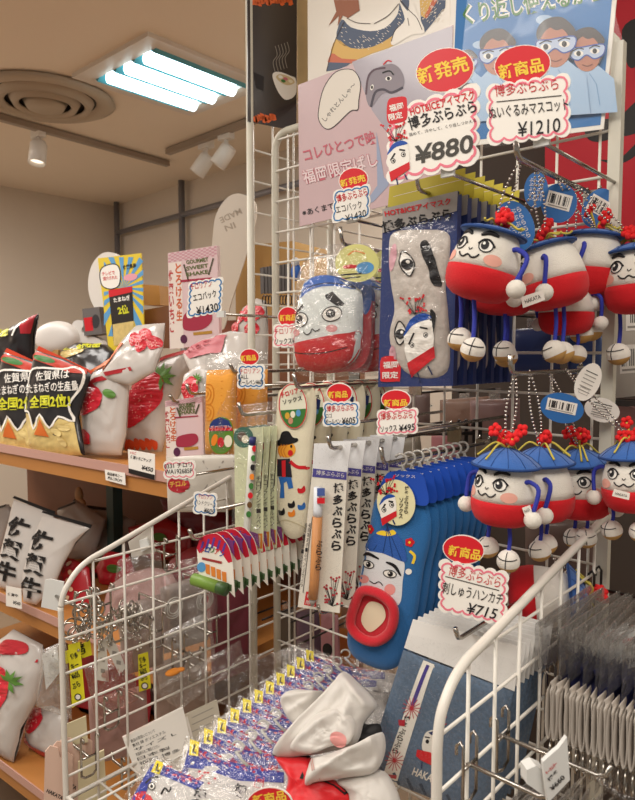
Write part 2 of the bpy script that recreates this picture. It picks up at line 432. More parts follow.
# recessed ceiling light with three tubes
q = [P(*p, Z=CEIL) for p in ((106, 85), (161, 40), (240, 70), (184, 108))]
cx = sum(p.x for p in q)/4; cy = sum(p.y for p in q)/4
trimw = mat('white_enamel', '#d9cfc4', 0.4); tubem = mat('lit_tube', '#e4fbff', 0.4, emit=4.0); refl = mat('reflector', '#4a9aa8', 0.3, spec=0.6)
def ceiling_light(cx, cy, label, lit=True):
    t = thing('ceiling_light', label, 'ceiling light', (cx, cy, CEIL-0.012))
    f = MB(); L, Wd, b_ = 0.56, 0.62, 0.075; z = CEIL-0.008
    for (x, y, sx, sy) in ((-L/2+b_/2, 0, b_, Wd), (L/2-b_/2, 0, b_, Wd), (0, Wd/2-b_/2, L-2*b_, b_), (0, -Wd/2+b_/2, L-2*b_, b_)):
        f.box((cx+x, cy+y, z), (sx, sy, 0.018), trimw)
    f.build('frame', t)
    r = MB(); w = L-2*b_
    r.box((cx, cy, CEIL-0.003), (w, Wd-2*b_, 0.004), refl)
    for k in range(4):
        xx = cx-w/2+w*k/3; r.add([(xx-0.03, cy-Wd/2+b_, CEIL-0.004), (xx+0.03, cy-Wd/2+b_, CEIL-0.004), (xx, cy-Wd/2+b_, CEIL-0.03), (xx-0.03, cy+Wd/2-b_, CEIL-0.004), (xx+0.03, cy+Wd/2-b_, CEIL-0.004), (xx, cy+Wd/2-b_, CEIL-0.03)], [(0, 2, 5, 3), (1, 4, 5, 2), (0, 1, 2), (3, 5, 4)], refl)
    r.build('reflector', t)
    for k in range(3):
        xx = cx-w/2+w*(k+0.5)/3; MB().tube([(xx, cy-Wd/2+b_+0.015, CEIL-0.022), (xx, cy+Wd/2-b_-0.015, CEIL-0.022)], 0.028, tubem, n=16).build('tube', t)
ceiling_light(cx, cy, 'lit square ceiling light with three glowing tubes')

# round air vent
ventm = mat('vent_enamel', '#b3a38f', 0.5); ventd = mat('vent_gap_shade', '#2e2620', 0.6)
q = P(45, 97, Z=CEIL); M = Matrix.Translation((q.x, q.y, CEIL))
t = thing('ceiling_vent', 'large round ceiling air vent of stepped rings', 'air vent', (q.x, q.y, CEIL))
MB().lathe([(0.0, -0.002), (0.30, -0.002), (0.31, -0.012), (0.27, -0.03), (0.235, -0.02), (0.225, -0.006)], ventm, M, 48).build('flange', t)
for k, (r0, r1, z) in enumerate(((0.195, 0.172, -0.045), (0.135, 0.112, -0.05), (0.078, 0.0, -0.055))):
    MB().lathe([(r0+0.02, z+0.035), (r0, z), (r1, z+0.012), (r1, z+0.018), (r0-0.005, z+0.012)], ventm if k else ventm, M, 40, caps=(k == 2)).build('ring', t)
MB().lathe([(0.0, -0.008), (0.225, -0.008)], ventd, M, 32, caps=False).build('throat', t)  # near-black disc paints in the shade of the gaps between the rings

# lighting tracks and spotlights
trk = mat('track_metal', '#9b8b7b', 0.45); spot = mat('spot_white', '#e8e2da', 0.35); lens = mat('spot_lens', '#fff4e0', 0.3, emit=1.2)
def track(p0, p1, label):
    a, b = P(*p0, Z=CEIL-0.02), P(*p1, Z=CEIL-0.02); dd = (b-a).normalized()
    R = Matrix.Rotation(math.atan2(dd.y, dd.x), 3, 'Z'); o = MB().box((a+b)/2, ((b-a).length, 0.035, 0.03), trk, R).build('lighting_track', None, tuple((a+b)/2)); tag(o, label, 'lighting track')
a = P(168, 163, Z=CEIL-0.02)
track((-60, 101), (168, 164), 'long lighting track on the ceiling beside the round vent')
track((168, 152), (262, 117), 'short lighting track on the ceiling holding two spotlights')
def spotlight(px, py, tx, ty, size, label):
    tgt = P(tx, ty, Z=CEIL-0.04); dep = (tgt-CAM).dot(FW); c = P(px, py, D=dep)
    t = thing('spotlight', label, 'spotlight', tuple(c))
    ax = Vector((-0.45, -0.35, -0.8)).normalized() if px > 100 else Vector((0.15, -0.2, -1)).normalized(); rot = ax.to_track_quat('Z', 'Y').to_matrix().to_4x4(); M = Matrix.Translation(c) @ rot
    s = size
    MB().lathe([(0.0, -0.7*s), (0.42*s, -0.66*s), (0.5*s, -0.5*s), (0.52*s, 0.75*s), (0.46*s, 0.75*s), (0.44*s, 0.5*s)], spot, M, 20, caps=False).build('housing', t)
    MB().lathe([(0.0, 0.5*s), (0.44*s, 0.5*s)], lens, M, 20, caps=False).build('lens', t)
    MB().tube([c, (c+tgt)/2+Vector((0.01, 0, 0)), tgt], 0.012, spot).box(tgt, (0.09, 0.04, 0.04), spot).build('arm', t)
spotlight(38, 152, 38, 134, 0.085, 'white spotlight hanging from the long track beside the vent')
spotlight(203, 164, 206, 145, 0.085, 'left of the two white spotlights on the short track')
spotlight(224, 155, 226, 136, 0.085, 'right of the two white spotlights on the short track')

# ================================================================== wire display unit
GY, GXL, GXR = 0.87, -0.887, -0.292
PITCH5 = 0.0545
def wire(mb, a, b, r=0.0019, m=None): return mb.tube([a, b], r, m or WIRE, n=6)
zt, zb = 1.843, 0.45
t = thing('grid_panel', 'tall white wire grid panel with round-cornered frame carrying the hanging goods', 'grid panel', (GXL, GY, zb))
r = 0.02
def arc(cx, cz, a0, a1, rr, y): return [(cx+rr*math.cos(math.radians(a0+(a1-a0)*k/6)), y, cz+rr*math.sin(math.radians(a0+(a1-a0)*k/6))) for k in range(7)]
MB().tube([(GXL, GY, zb)] + arc(GXL+0.03, zt-0.03, 180, 90, 0.03, GY) + arc(GXR-0.03, zt-0.03, 90, 0, 0.03, GY) + [(GXR, GY, zb)], 0.0068, POST, n=10).build('frame', t)
MB().box((GXR+0.003, GY-0.004, (zt-0.02+zb)/2), (0.0145, 0.012, zt-0.02-zb), POST).build('upright', t)
mb = MB(); x = GXL+PITCH5*0.6
while x < GXR-0.01: wire(mb, (x, GY, zb), (x, GY, zt)); x += PITCH5
z = 0.904-PITCH5*7
while z < zt-0.01: wire(mb, (GXL, GY-0.003, z), (GXR, GY-0.003, z)); z += PITCH5
mb.build('wire_mesh', t)

SX = -0.893
t = thing('side_grid_panel', 'white wire side panel running back from the tall panel toward the far wall', 'grid panel', (SX, 0.815, 0.45))
MB().tube([(SX, 0.815, 0.45), (SX, 0.815, 2.3)], 0.0068, POST, n=10).tube([(SX, 1.03, 0.45), (SX, 1.03, 2.3)], 0.0068, POST, n=10).build('frame', t)
mb = MB(); y = 0.87
while y < 1.02: wire(mb, (SX, y, 0.45), (SX, y, 2.3)); y += PITCH5
z = 0.5
while z < 2.3: wire(mb, (SX-0.003, 0.815, z), (SX-0.003, 1.42, z)); z += PITCH5
mb.build('wire_mesh', t)

def wing(X, y0, z0, y1, z1, rail_r, label, zlow=0.78, zw=None):
    t = thing('side_wing_grid', label, 'grid panel', (X, y1, zlow))
    dy, dz = y1-y0, z1-z0
    rl = crv([(X, y0, zlow), (X, y0, z0-0.09), (X, y0+0.001, z0-0.035), (X, y0+0.012, z0-0.008), (X, y0+0.04, z0+0.04*dz/dy+0.004), (X, y0+0.1, z0+0.1*dz/dy+0.004), (X, y1, z1)], 6)
    MB().tube(rl, rail_r, WIRE, n=10).build('rail', t)
    mb = MB(); n = int((y1-y0)/0.0512)
    for k in range(1, n+1):
        y = y0+0.0512*k
        if y > y1-0.01: break
        zz = z0+(y-y0)*dz/dy; wire(mb, (X, y, zlow), (X, y, zz))
    z = zw
    while z > zlow: wire(mb, (X-0.003, y0, z), (X-0.003, y1, z)); z -= 0.0512
    z = zw+0.0512
    while z < z1:
        yy = y0+(z-z0)/dz*dy if z > z0 else y0
        wire(mb, (X-0.003, max(y0, yy), z), (X-0.003, y1, z)); z += 0.0512
    mb.build('wire_mesh', t); return t
wing(GXL, 0.442, 1.128, 0.822, 1.252, 0.0042, 'white wire side wing on the left, its rail sloping up to the grid panel', 0.62, 1.092)
wing(-0.286, 0.468, 1.163, 0.862, 1.243, 0.0047, 'white wire side wing on the right beside the grey hanging cards', 0.85, 1.124)
# wire tray between the wings
t = thing('wire_tray', 'white wire tray at the foot of the grid panel holding packs and cloth', 'tray', (-0.59, 0.65, 0.81))
MB().tube([(GXL+0.01, 0.44, 0.812), (GXR-0.01, 0.44, 0.812), (GXR-0.01, 0.86, 0.812), (GXL+0.01, 0.86, 0.812)], 0.004, WIRE, closed=True).build('frame', t)
mb = MB(); x = GXL+0.05
while x < GXR-0.02: wire(mb, (x, 0.44, 0.815), (x, 0.86, 0.815)); x += 0.05
y = 0.49
while y < 0.86: wire(mb, (GXL+0.01, y, 0.812), (GXR-0.01, y, 0.812)); y += 0.05
mb.build('wire_mesh', t)

# ================================================================== wooden shelving on the left
wood = mat('orange_wood', '#b97d40', 0.45, var=0.14, scale=9); woodd = mat('brown_wood', '#7c5137', 0.5, var=0.15, scale=8)
pinkt = mat('clear_shelf_lip', '#c79a8d', 0.25, coat=0.4)
SD = Vector((-0.9974, -0.0715, 0)); SN = Vector((-0.0715, 0.9974, 0))   # along the shelf to the left; into the shelf
S1 = P(163, 481, Z=1.183); 
def shelf_board(z, front, length, depth, label, m=wood, right=0.1):
    t = thing('shelf_board', label, 'shelf', tuple(front))
    c = front + SD*(length/2-right) + SN*depth/2 + Vector((0, 0, -0.017)); c.z = z-0.017
    R = Matrix.Rotation(math.atan2(-SD.y, -SD.x), 3, 'Z')
    MB().box(c, (length, depth, 0.034), m, R).build('board', t)
    MB().box(front+SD*(length/2-right)+SN*(-0.004)+Vector((0, 0, 0.011)), (length, 0.003, 0.022), pinkt, R).build('lip', t)
    return t
shelf_board(1.183, S1, 1.9, 0.55, 'upper wooden shelf with black chip bags and strawberry bags', right=0.19)
shelf_board(0.77, P(52, 623, Z=0.77), 1.7, 0.55, 'middle wooden shelf under the white bags with black brush writing', right=0.5)
shelf_board(0.345, P(45, 800, Z=0.345), 1.7, 0.55, 'lowest wooden shelf under the strawberry bags', right=0.6)
R = Matrix.Rotation(math.atan2(-SD.y, -SD.x), 3, 'Z')
c = S1+SD*0.78+SN*0.57; c.z = 0.6
tag(MB().box(c, (1.6, 0.02, 1.2), woodd, R).build('shelf_back_panel', None, tuple(c)), 'brown wooden back panel behind the left shelves', 'panel')
c = P(40, 520, Z=0.97)+SN*0.25; c.z = 0.98
tag(MB().box(c, (0.035, 0.035, 0.38), mat('teal_post', '#3c5a58', 0.5), R).build('shelf_post', None, tuple(c)), 'dark teal post between the upper and middle shelves', 'post')
# ================================================================== beyond the grid panel
redp = mat('red_banner', '#c4122b', 0.55); blk = mat('banner_ink', '#141214', 0.5)
S = Pl((0.4, 1.5, 1.7), az=180); mb = MB()
mb.slab(S, [(545, -30), (660, -30), (660, 244), (545, 244)], redp, 0.01)
mb.poly(S, crv([(585, 130), (592, 120), (606, 119), (620, 116), (640, 100), (640, 130), (615, 138), (598, 142), (588, 139)], 4, True), blk)
mb.poly(S, crv([(600, 160), (620, 158), (640, 140), (640, 152), (620, 164)], 4, True), blk)
mb.poly(S, crv([(622, 30), (640, 20), (640, 60), (628, 66)], 4, True), blk)
o = mb.build('red_banner', None, S.at((600, 244))); tag(o, 'large red banner with black brush strokes behind the right upright', 'banner')
yp = mat('dark_yellow_board', '#8d7026', 0.5)
S = Pl((0.4, 1.47, 1.5), az=180); mb = MB().slab(S, [(548, 247), (660, 247), (660, 285), (548, 285)], yp, 0.01)
mb.poly(S, crv([(618, 262), (628, 252), (640, 248), (640, 254), (630, 260), (622, 266)], 4, True), blk)
tag(mb.build('yellow_board', None, S.at((600, 285))), 'dark yellow board with a black stroke below the red banner', 'board')
greyw = mat('grey_board', '#9c958c', 0.7, var=0.05, scale=4)
o = MB().box((-0.35, 1.62, 1.0), (1.2, 0.03, 2.0), mat('dim_back_board', '#40362f', 0.7, var=0.1, scale=5)).build('display_back_board', None, (-0.35, 1.62, 0)); tag(o, 'tall dull board standing behind the wire grid panel', 'board')  # board colour darkened to carry the dimness behind the grid
tag(MB().box((-0.1, 1.55, 1.45), (0.1, 0.08, 1.2), mat('tan_column', '#8d7a63', 0.6)).build('tan_post', None, (-0.1, 1.55, 0.85)), 'tan post beside the red banner', 'post')
# ================================================================== posters and price cards
def K(ox, oy, s): return lambda *p: [(ox+x/s, oy+y/s) for x, y in p]
CARD = mat('card_stock', '#f6f2ea', 0.5, spec=0.3); INK = paper('#1d1b1e'); RINK = paper('#c8202c'); SHADOWED = None
PINKB = paper('#ee7f92'); BLUEB = paper('#2f78b4'); BADGE = mat('badge_red', '#d8202c', 0.4); BYEL = paper('#f8d44a')
HOLD = mat('clear_clip', '#d8dad6', 0.2, spec=0.6)
def price_card(label, S, q, nx, ny, border, lines, badge=None, amp=1.6, bw=1.6, inset=2.2, extra=None, group=None, cat='price card', hook=None):
    o = S.at(((q[2][0]+q[3][0])/2, (q[2][1]+q[3][1])/2))
    t = thing('price_card', label, cat, tuple(o), group)
    mb = MB(); mb.slab(S, scallop(q, nx, ny, amp), CARD, 0.0012)
    if border: mb.line(S, scallop(q, nx, ny, amp, inset), bw, border, 0.0003, True)
    for L in lines:
        body, p0, p1, h, m = L[:5]; b = L[5] if len(L) > 5 else 0.0; sh = L[6] if len(L) > 6 else 0
        mb.text(S, body, p0, p1, h, m, 0.0006, b, sh)
    if extra: extra(mb, S)
    mb.build('card', t)
    if badge:
        cx, cy, rx, ry, rot, body, p0, p1, h = badge
        B = Pl(S.o - S.n*0.0016, S.n); m2 = MB()
        m2.slab(B, ellp(cx, cy, rx, ry, rot, 36), CARD, 0.001); m2.ell(B, cx, cy, rx-0.8, ry-0.8, BADGE, 0.0003, rot)
        m2.text(B, body, p0, p1, h, BYEL, 0.0006, 0.025); m2.build('badge', t)
    if hook: MB().box(S.at(hook)-S.n*0.004, (0.012, 0.006, 0.008), HOLD).build('clip', t)
    return t
def underline(a, b, w=0.8, m=INK): return lambda mb, S: mb.line(S, [a, b], w, m, 0.0006)

# 1210 plush card
k = K(450, 0, 3.432)
S = Pl(P(528, 105, Y=0.64), az=168)
q = [(487, 86), (569, 73.5), (569.5, 135), (488.5, 145)]
price_card('pink-edged price card for 1210 yen above the upper plush dolls, red badge on top', S, q, 6, 4, PINKB, [
    ('博多ぶらぶら', *k((156, 333), (374, 308)), 12, RINK), ('ぬいぐるみマスコット', *k((136, 410), (408, 378)), 12, INK, 0.006), ('¥1210', *k((236, 470), (382, 452)), 14.5, INK, 0.004, 0.15)],
    badge=(522.5, 64.5, 28.5, 19.5, -8, '新商品', *k((172, 275), (325, 246)), 15), extra=underline(*k((160, 350), (383, 328))), amp=3.2, bw=2.2, inset=3.6)
# 880 eye mask card
k = K(375, 80, 5.52)
S = Pl(P(440, 130, Y=0.645), az=170)
q = [(389, 110), (478.5, 83), (477.5, 162), (388, 184)]
FRED = paper('#d2222c')
def face_small(mb, S, k, lift=0.0007):
    """small printed doll: blue hat, white face, red scarf, plum blossom sprays"""
    mb.poly(S, crv(k((70, 420), (90, 385), (150, 350), (180, 355), (190, 450), (140, 480), (85, 510)), 4, True), WHITE, lift)
    mb.poly(S, crv(k((68, 415), (95, 360), (145, 335), (182, 352), (120, 370), (90, 395)), 4, True), BLUE, lift+0.0002)
    mb.poly(S, k((80, 510), (192, 452), (194, 492), (90, 562)), FRED, lift+0.0002)
    for a in (k((88, 445), (112, 405)), k((135, 385), (168, 390))): mb.line(S, a, 1.6, INK, lift+0.0003)
    for c in k((102, 447), (158, 412)): mb.ell(S, c[0], c[1], 2.4, 2.6, INK, lift+0.0003, n=12); mb.ell(S, c[0], c[1], 1.7, 1.9, WHITE, lift+0.0004, n=12); mb.ell(S, c[0]+.3, c[1], 1.1, 1.2, INK, lift+0.0005, n=10)
    rnd = random.Random(3)
    for i in range(16):
        a = k((115, 340))[0]; b = (a[0]+rnd.uniform(-14, 13), a[1]-rnd.uniform(2, 18)); mb.line(S, [a, b], 0.45, INK, lift)
        for j in range(2): mb.ell(S, b[0]+rnd.uniform(-1.5, 1.5), b[1]+rnd.uniform(-1.5, 1.5), 1.2, 1.2, FRED, lift+0.0003, n=7)
    for a in (k((120, 545), (128, 580)), k((165, 520), (180, 552))): mb.line(S, a, 1.4, NAVY, lift+0.0001)
def e880(mb, S):
    mb.poly(S, crv(k((75, 110), (120, 95), (170, 95), (178, 140), (175, 215), (125, 238), (75, 238), (65, 180)), 4, True), FRED, 0.0004)
    mb.text(S, '福岡', *k((84, 178), (162, 160)), 7, WHITE, 0.0007, 0.02); mb.text(S, '限定', *k((80, 228), (158, 210)), 7, WHITE, 0.0007, 0.02)
    face_small(mb, S, k)
price_card('large pink-edged price card for 880 yen above the eye mask packs', S, q, 5, 5, PINKB, [
    ('HOT&ICEアイマスク', *k((200, 200), (555, 105)), 9.5, FRED, 0.02), ('博多ぶらぶら', *k((195, 280), (568, 178)), 13.5, INK, 0.018),
    ('温めて、冷やして、くり返しつかえる', *k((190, 312), (560, 232)), 3.4, INK), ('¥880', *k((230, 468), (556, 395)), 18.5, paper('#4a4742'), 0.022, 0.2)],
    badge=(445, 70, 29.5, 22, -14, '新発売', (420, 85.5), (470.5, 71), 17), amp=4.2, bw=2.8, inset=4.6, extra=e880)
# eco bag 1430 (pouch)
k = K(295, 70, 4.85)
S = Pl(P(350, 205, Y=0.70), az=160)
q = [(334, 191), (370, 184), (369.5, 217), (332, 223)]
price_card('blue-edged price card for 1430 yen clipped below the pink poster', S, q, 4, 3, BLUEB, [
    ('博多ぶらぶら', *k((207, 645), (355, 608)), 8, RINK, 0.01), ('エコバック', *k((203, 697), (328, 668)), 7.5, INK), ('¥1430', *k((250, 738), (350, 708)), 7, INK, 0, 0.2)],
    badge=(353.5, 180, 15, 12.5, -12, '新発売', *k((225, 570), (345, 540)), 7.5), amp=1.5, bw=1.3)
# eco bag 1430 (left peg)
k = K(80, 230, 4.233)
S = Pl(P(205, 298, Y=0.60), az=150)
q = [(189, 282.5), (223, 277), (221, 312), (187, 318)]
price_card('blue-edged price card for 1430 yen on the long left arm', S, q, 5, 5, BLUEB, [
    ('チロリアン', *k((470, 255), (560, 238)), 6.3, RINK), ('エコバック', *k((482, 304), (580, 283)), 7.5, INK, 0.01), ('¥1430', *k((497, 360), (588, 340)), 8, INK, 0.01, 0.15)], amp=1.6, bw=1.4)
# tirolian socks
k = K(225, 290, 7.275)
S = Pl(P(284, 328, Y=0.665), az=160)
q = [(274, 324.5), (297, 324), (296, 347), (273, 347)]
price_card('pink-edged price card in front of the left post beside the mask pouch', S, q, 3, 3, PINKB, [
    ('チロリアン', *k((360, 325), (540, 310)), 5.5, RINK), ('ソックス¥495', *k((365, 398), (555, 388)), 6, INK, 0.01)],
    badge=(288, 317, 10.5, 10.5, -6, '新商品', *k((400, 228), (520, 222)), 6.5), amp=1.3, bw=1.1)
# ballpoint 605 left
S = Pl(P(251, 375, Y=0.585), az=155)
q = [(238, 365), (264.5, 364.5), (264, 388), (237.5, 388)]
price_card('small blue-edged price card over the orange packets, red badge on top', S, q, 4, 3, BLUEB, [
    ('チロリアン', *k((108, 610), (255, 605)), 5, RINK), ('BALL', *k((98, 650), (170, 645)), 4.5, INK), ('ボールペン¥605', *k((98, 692), (280, 686)), 5.2, INK, 0.008)],
    badge=(249.5, 357, 10, 8.5, 0, '新商品', *k((118, 520), (228, 512)), 6), amp=1.3, bw=1.2)
# ballpoint 605 middle
k = K(315, 375, 5.773)
S = Pl(P(341, 412, Y=0.63), az=165)
q = [(323.5, 402), (359, 402), (359.5, 426), (323, 426)]
price_card('blue-edged price card for 605 yen above the long pen packs', S, q, 5, 3, BLUEB, [
    ('博多ぶらぶら', *k((70, 215), (225, 205)), 6.5, RINK, 0.01), ('ロゴ', *k((65, 248), (100, 245)), 4.5, INK), ('ボールペン', *k((62, 285), (150, 280)), 5, INK, 0.01), ('¥605', *k((158, 285), (235, 278)), 6.5, INK, 0.01, 0.15)],
    badge=(339.5, 393, 13, 10, 0, '新商品', *k((78, 135), (190, 130)), 7), amp=1.4, bw=1.3)
# socks 495
S = Pl(P(397, 422, Y=0.60), az=172)
q = [(377.5, 410.5), (417.5, 408), (417, 433), (377, 435.5)]
price_card('pink-edged price card for 495 yen above the blue socks', S, q, 5, 3, PINKB, [
    ('博多ぶらぶら', *k((382, 262), (565, 250)), 7.5, RINK, 0.01), ('ソックス', *k((382, 332), (475, 322)), 6.5, INK, 0.012), ('¥495', *k((488, 328), (580, 318)), 7, INK, 0.012, 0.15)],
    badge=(396, 399.5, 15, 10, 0, '新商品', *k((398, 182), (535, 178)), 7), amp=1.5, bw=1.4)
# handkerchief 715
k = K(430, 480, 3.098)
S = Pl(P(475, 595, Y=0.600), az=168)
q = [(440, 559.5), (508, 573), (505, 626), (439, 610)]
price_card('pink-edged price card for 715 yen above the denim handkerchief packs, red badge on top', S, q, 6, 5, PINKB, [
    ('博多ぶらぶら', *k((55, 295), (215, 335)), 11.5, RINK), ('刺しゅうハンカチ', *k((35, 350), (222, 388)), 12, INK, 0.005), ('¥715', *k((112, 412), (205, 432)), 11, INK, 0.008, 0.15)],
    badge=(463.5, 549.5, 21, 14.5, 8, '新商品', *k((55, 233), (155, 250)), 11), extra=underline(*k((48, 298), (215, 342))), amp=2.8, bw=2.0, inset=3.6)
# small ones at the left wing
k = K(150, 440, 7.47)
S = Pl(P(179, 470, Y=0.56), az=150)
q = [(164, 461.5), (195, 461), (195, 478.5), (164, 478.5)]
price_card('small pink-edged card with handwritten numbers on the white long bag', S, q, 4, 2, PINKB, [
    ('0331 チロリ', *k((108, 215), (315, 200)), 5, INK, 0.005), ('WA192685P', *k((112, 255), (318, 245)), 4.6, INK, 0.005)], amp=1.6, bw=1)
S = Pl(P(205, 503, Y=0.50), az=145)
q = [(194, 492), (217, 494), (216, 516), (193, 513)]
price_card('small blue-edged price card above the left wing rail', S, q, 3, 3, BLUEB, [
    ('チロリアン', *k((360, 435), (465, 445)), 4.5, RINK), ('ハンドクリーム', *k((340, 478), (485, 500)), 4.6, INK), ('¥605', *k((400, 540), (475, 555)), 5, INK, 0.01, 0.15)], amp=1.3, bw=1.1)

SHEETM = film('smooth_clear_sheet', 0.004, rough=0.2, bscale=3, bump=0.05)
GLOSS = lambda n, h: mat(n, h, 0.22, spec=0.5, coat=0.5)
# dark poster on the side panel (a bowl of noodles stands in for the printed figure)
S = Pl((SX+0.006, 0.85, 1.9), az=90)
dk = mat('dark_poster_print', '#2c2a30', 0.3, coat=0.7); mb = MB()
q = [(247.5, -20), (297, -20), (296.5, 131), (248, 121.5)]
mb.slab(S, q, dk, 0.0015)
rnd = random.Random(5)
OR = paper('#f0703a')
for (x0, x1, y0, y1, n) in ((252, 292, -2, 6, 14), (254, 275, 116, 122, 9)):
    for i in range(n):
        x = x0+(x1-x0)*(i+.5)/n; y = (y0+y1)/2+rnd.uniform(-2, 2)
        mb.poly(S, [(x-2.4, y-3-rnd.random()*2), (x+1.5, y-3.5), (x+2.6, y+rnd.random()*3), (x, y+2.5), (x-2, y+1+rnd.random()*2)], OR)
kk = K(240, 0, 5.923)
mb.poly(S, crv(kk((192, 440), (230, 425), (300, 450), (330, 470), (328, 560), (275, 592), (235, 560), (205, 500)), 4, True), WHITE)
mb.poly(S, crv(kk((212, 455), (240, 440), (300, 460), (322, 490), (280, 505), (235, 485)), 4, True), paper('#d8c59a'), 0.0006)
for c, m in ((kk((238, 456))[0], WHITE), (kk((268, 468))[0], paper('#c77080')), (kk((298, 482))[0], CREAM), (kk((255, 480))[0], GREEN)): mb.ell(S, *c, 2.4, 1.6, m, 0.0008, 20, 12)
for i in range(5): mb.line(S, crv([(275+i*3, 72-i), (273+i*3, 62-i), (277+i*3, 55-i), (275+i*3, 46-i)], 4), 0.7, GREY, 0.0004)
mb.poly(S, kk((78, 425), (142, 455), (138, 540), (95, 520)), paper('#1f1c22'), 0.0004)
tag(mb.build('poster', None, S.at((272, 126))), 'narrow dark poster with orange lettering and a noodle bowl on the side panel', 'poster')
# tan board strip
S = Pl((0, 0.93, 1.9), az=180)
tb = mat('tan_board_edge', '#b79a6a', 0.6, var=0.12, scale=60)
o = MB().slab(S, [(297, -20), (340, -40), (340, 90), (297, 99)], tb, 0.012).build('backing_board', None, S.at((318, 94))); tag(o, 'tan board standing behind the sweater poster', 'board')
# sweater poster
S = Pl((0, 0.857, 1.9), az=180); mb = MB(); k = K(295, 0, 3.848)
pw = mat('poster_white', '#ded6c9', 0.35, coat=0.3)
mb.slab(S, [(307.5, -22), (452, -60), (452, 60), (308, 95)], pw, 0.0012)
KN = paper('#4d5a72'); KY = paper('#d9b061'); KR = paper('#c86a4a'); HAIR = paper('#94583a'); LINE = paper('#3a2a26')
mb.poly(S, crv(k((180, 75), (215, 105), (290, 120), (350, 105), (395, 55), (405, 5), (440, 0), (425, 70), (385, 130), (300, 180), (215, 185), (160, 150)), 3, True), KN)
mb.poly(S, crv(k((160, 150), (215, 185), (300, 180), (375, 140), (380, 175), (300, 205), (215, 235), (140, 215)), 3, True), KY)
mb.poly(S, crv(k((143, 205), (180, 225), (240, 230), (215, 245), (130, 250)), 3, True), KR, 0.0004)
mb.poly(S, k((132, 240), (215, 243), (190, 262), (122, 275)), KN, 0.0005)
mb.poly(S, k((480, 0), (580, 0), (578, 30), (500, 125), (485, 80)), KN); mb.poly(S, k((480, 0), (540, 0), (500, 70), (485, 60)), KY, 0.0004); mb.poly(S, k((530, 0), (550, 0), (505, 75), (500, 60)), KR, 0.0005)
WT = paper('#e6dccd')
for i in range(70):
    u = rnd.random(); a = k((175+u*230, 105+75*math.sin(u*3.14)+rnd.uniform(-15, 45)-u*70))[0]; mb.line(S, [a, (a[0]+1.6, a[1]+1)], 0.5, WT, 0.0006)
    a = k((485+rnd.random()*85, rnd.random()*90))[0]; mb.line(S, [a, (a[0]+1, a[1]-1.4)], 0.5, WT, 0.0006)
mb.poly(S, crv(k((400, 0), (415, 20), (440, 45), (450, 5), (475, 60), (500, 125), (450, 135), (380, 175), (372, 150), (400, 100), (425, 80)), 3, True), pw, 0.0007)
mb.line(S, crv(k((405, 0), (440, 40), (470, 70), (490, 115)), 4), 0.7, LINE, 0.0009); mb.line(S, crv(k((372, 160), (385, 120), (410, 95)), 4), 0.7, LINE, 0.0009); mb.line(S, crv(k((435, 70), (440, 100)), 3), 0.6, LINE, 0.0009)
mb.line(S, crv(k((200, 70), (240, 88), (292, 92)), 4), 0.6, LINE, 0.0009); mb.line(S, crv(k((305, 92), (360, 60), (400, 15)), 4), 0.6, LINE, 0.0009)
for pts in (k((150, 0), (245, 0), (250, 40), (205, 70), (185, 60), (165, 100), (170, 60), (130, 100), (160, 45)),): mb.poly(S, pts, HAIR, 0.0008)
mb.line(S, crv(k((190, 85), (150, 170), (122, 275)), 4), 0.6, LINE, 0.0009)
tag(mb.build('poster', None, S.at((380, 78))), 'white poster of a figure in a striped knitted sweater above the pink poster', 'poster')
# pink poster
k = K(295, 70, 4.85)
S = Pl((0, 0.851, 1.7), az=180); mb = MB()
pp = mat('pink_poster', '#cbb0b3', 0.3, coat=0.5, var=0.1, scale=6)
mb.slab(S, [(298, 85), (453, 25), (451, 190), (299.5, 226.5)], pp, 0.0015)
mb.poly(S, [(352, 62), (452.5, 26), (452, 120), (400, 150), (372, 110)], mat('grey_poster_print', '#a9a2ad', 0.3, coat=0.4, var=0.08, scale=12), 0.0003)
mb.poly(S, crv(k((115, 200), (140, 90), (200, 10), (280, 0), (318, 60), (310, 150), (305, 190), (270, 200), (190, 275), (150, 285), (120, 250)), 4, True), pw, 0.0006)
mb.line(S, crv(k((115, 200), (140, 90), (200, 10), (280, 0), (318, 60), (310, 150), (305, 195), (270, 200), (190, 275), (150, 285), (120, 250)), 4, True), 0.7, INK, 0.0008, True)
mb.text(S, 'しゃれとんしゃ～', *k((150, 252), (300, 75)), 5.2, INK, 0.0008)
PT = paper('#c2616f'); PW = paper('#e2cfd0')
mb.text(S, 'コレひとつで映', *k((52, 448), (398, 355)), 13.5, PT, 0.0006, 0.02)
mb.text(S, '福岡限定ばし', *k((46, 560), (410, 465)), 15.5, PT, 0.0006, 0.045); mb.text(S, '福岡限定ばし', *k((48, 558), (408, 466)), 15, PW, 0.0009, 0.018)
mb.text(S, '※あくまでイメージ', *k((40, 710), (330, 640)), 6.5, INK, 0.0006, 0.01)
mb.poly(S, crv(k((345, 130), (352, 40), (380, 0), (470, -30), (520, 10), (528, 80), (470, 105), (420, 120), (370, 180)), 4, True), paper('#8f8790'), 0.0006)
mb.line(S, crv(k((346, 120), (355, 40), (385, 0), (440, -10)), 4), 2, paper('#5d4a55'), 0.0008)
mb.line(S, crv(k((370, 180), (390, 110), (430, 95), (470, 110), (525, 85)), 4), 2.4, paper('#4a4450'), 0.0008)
mb.line(S, crv(k((425, 15), (460, 5), (480, 25)), 3), 1.5, INK, 0.0009); mb.ell(S, *k((455, 42))[0], 3.2, 2.2, WHITE, 0.0008, -10); mb.ell(S, *k((455, 42))[0], 1.6, 1.8, INK, 0.001)
mb.ell(S, *k((375, 85))[0], 1.6, 3, WHITE, 0.0008, 15); mb.ell(S, *k((375, 85))[0], 1, 1.8, INK, 0.001)
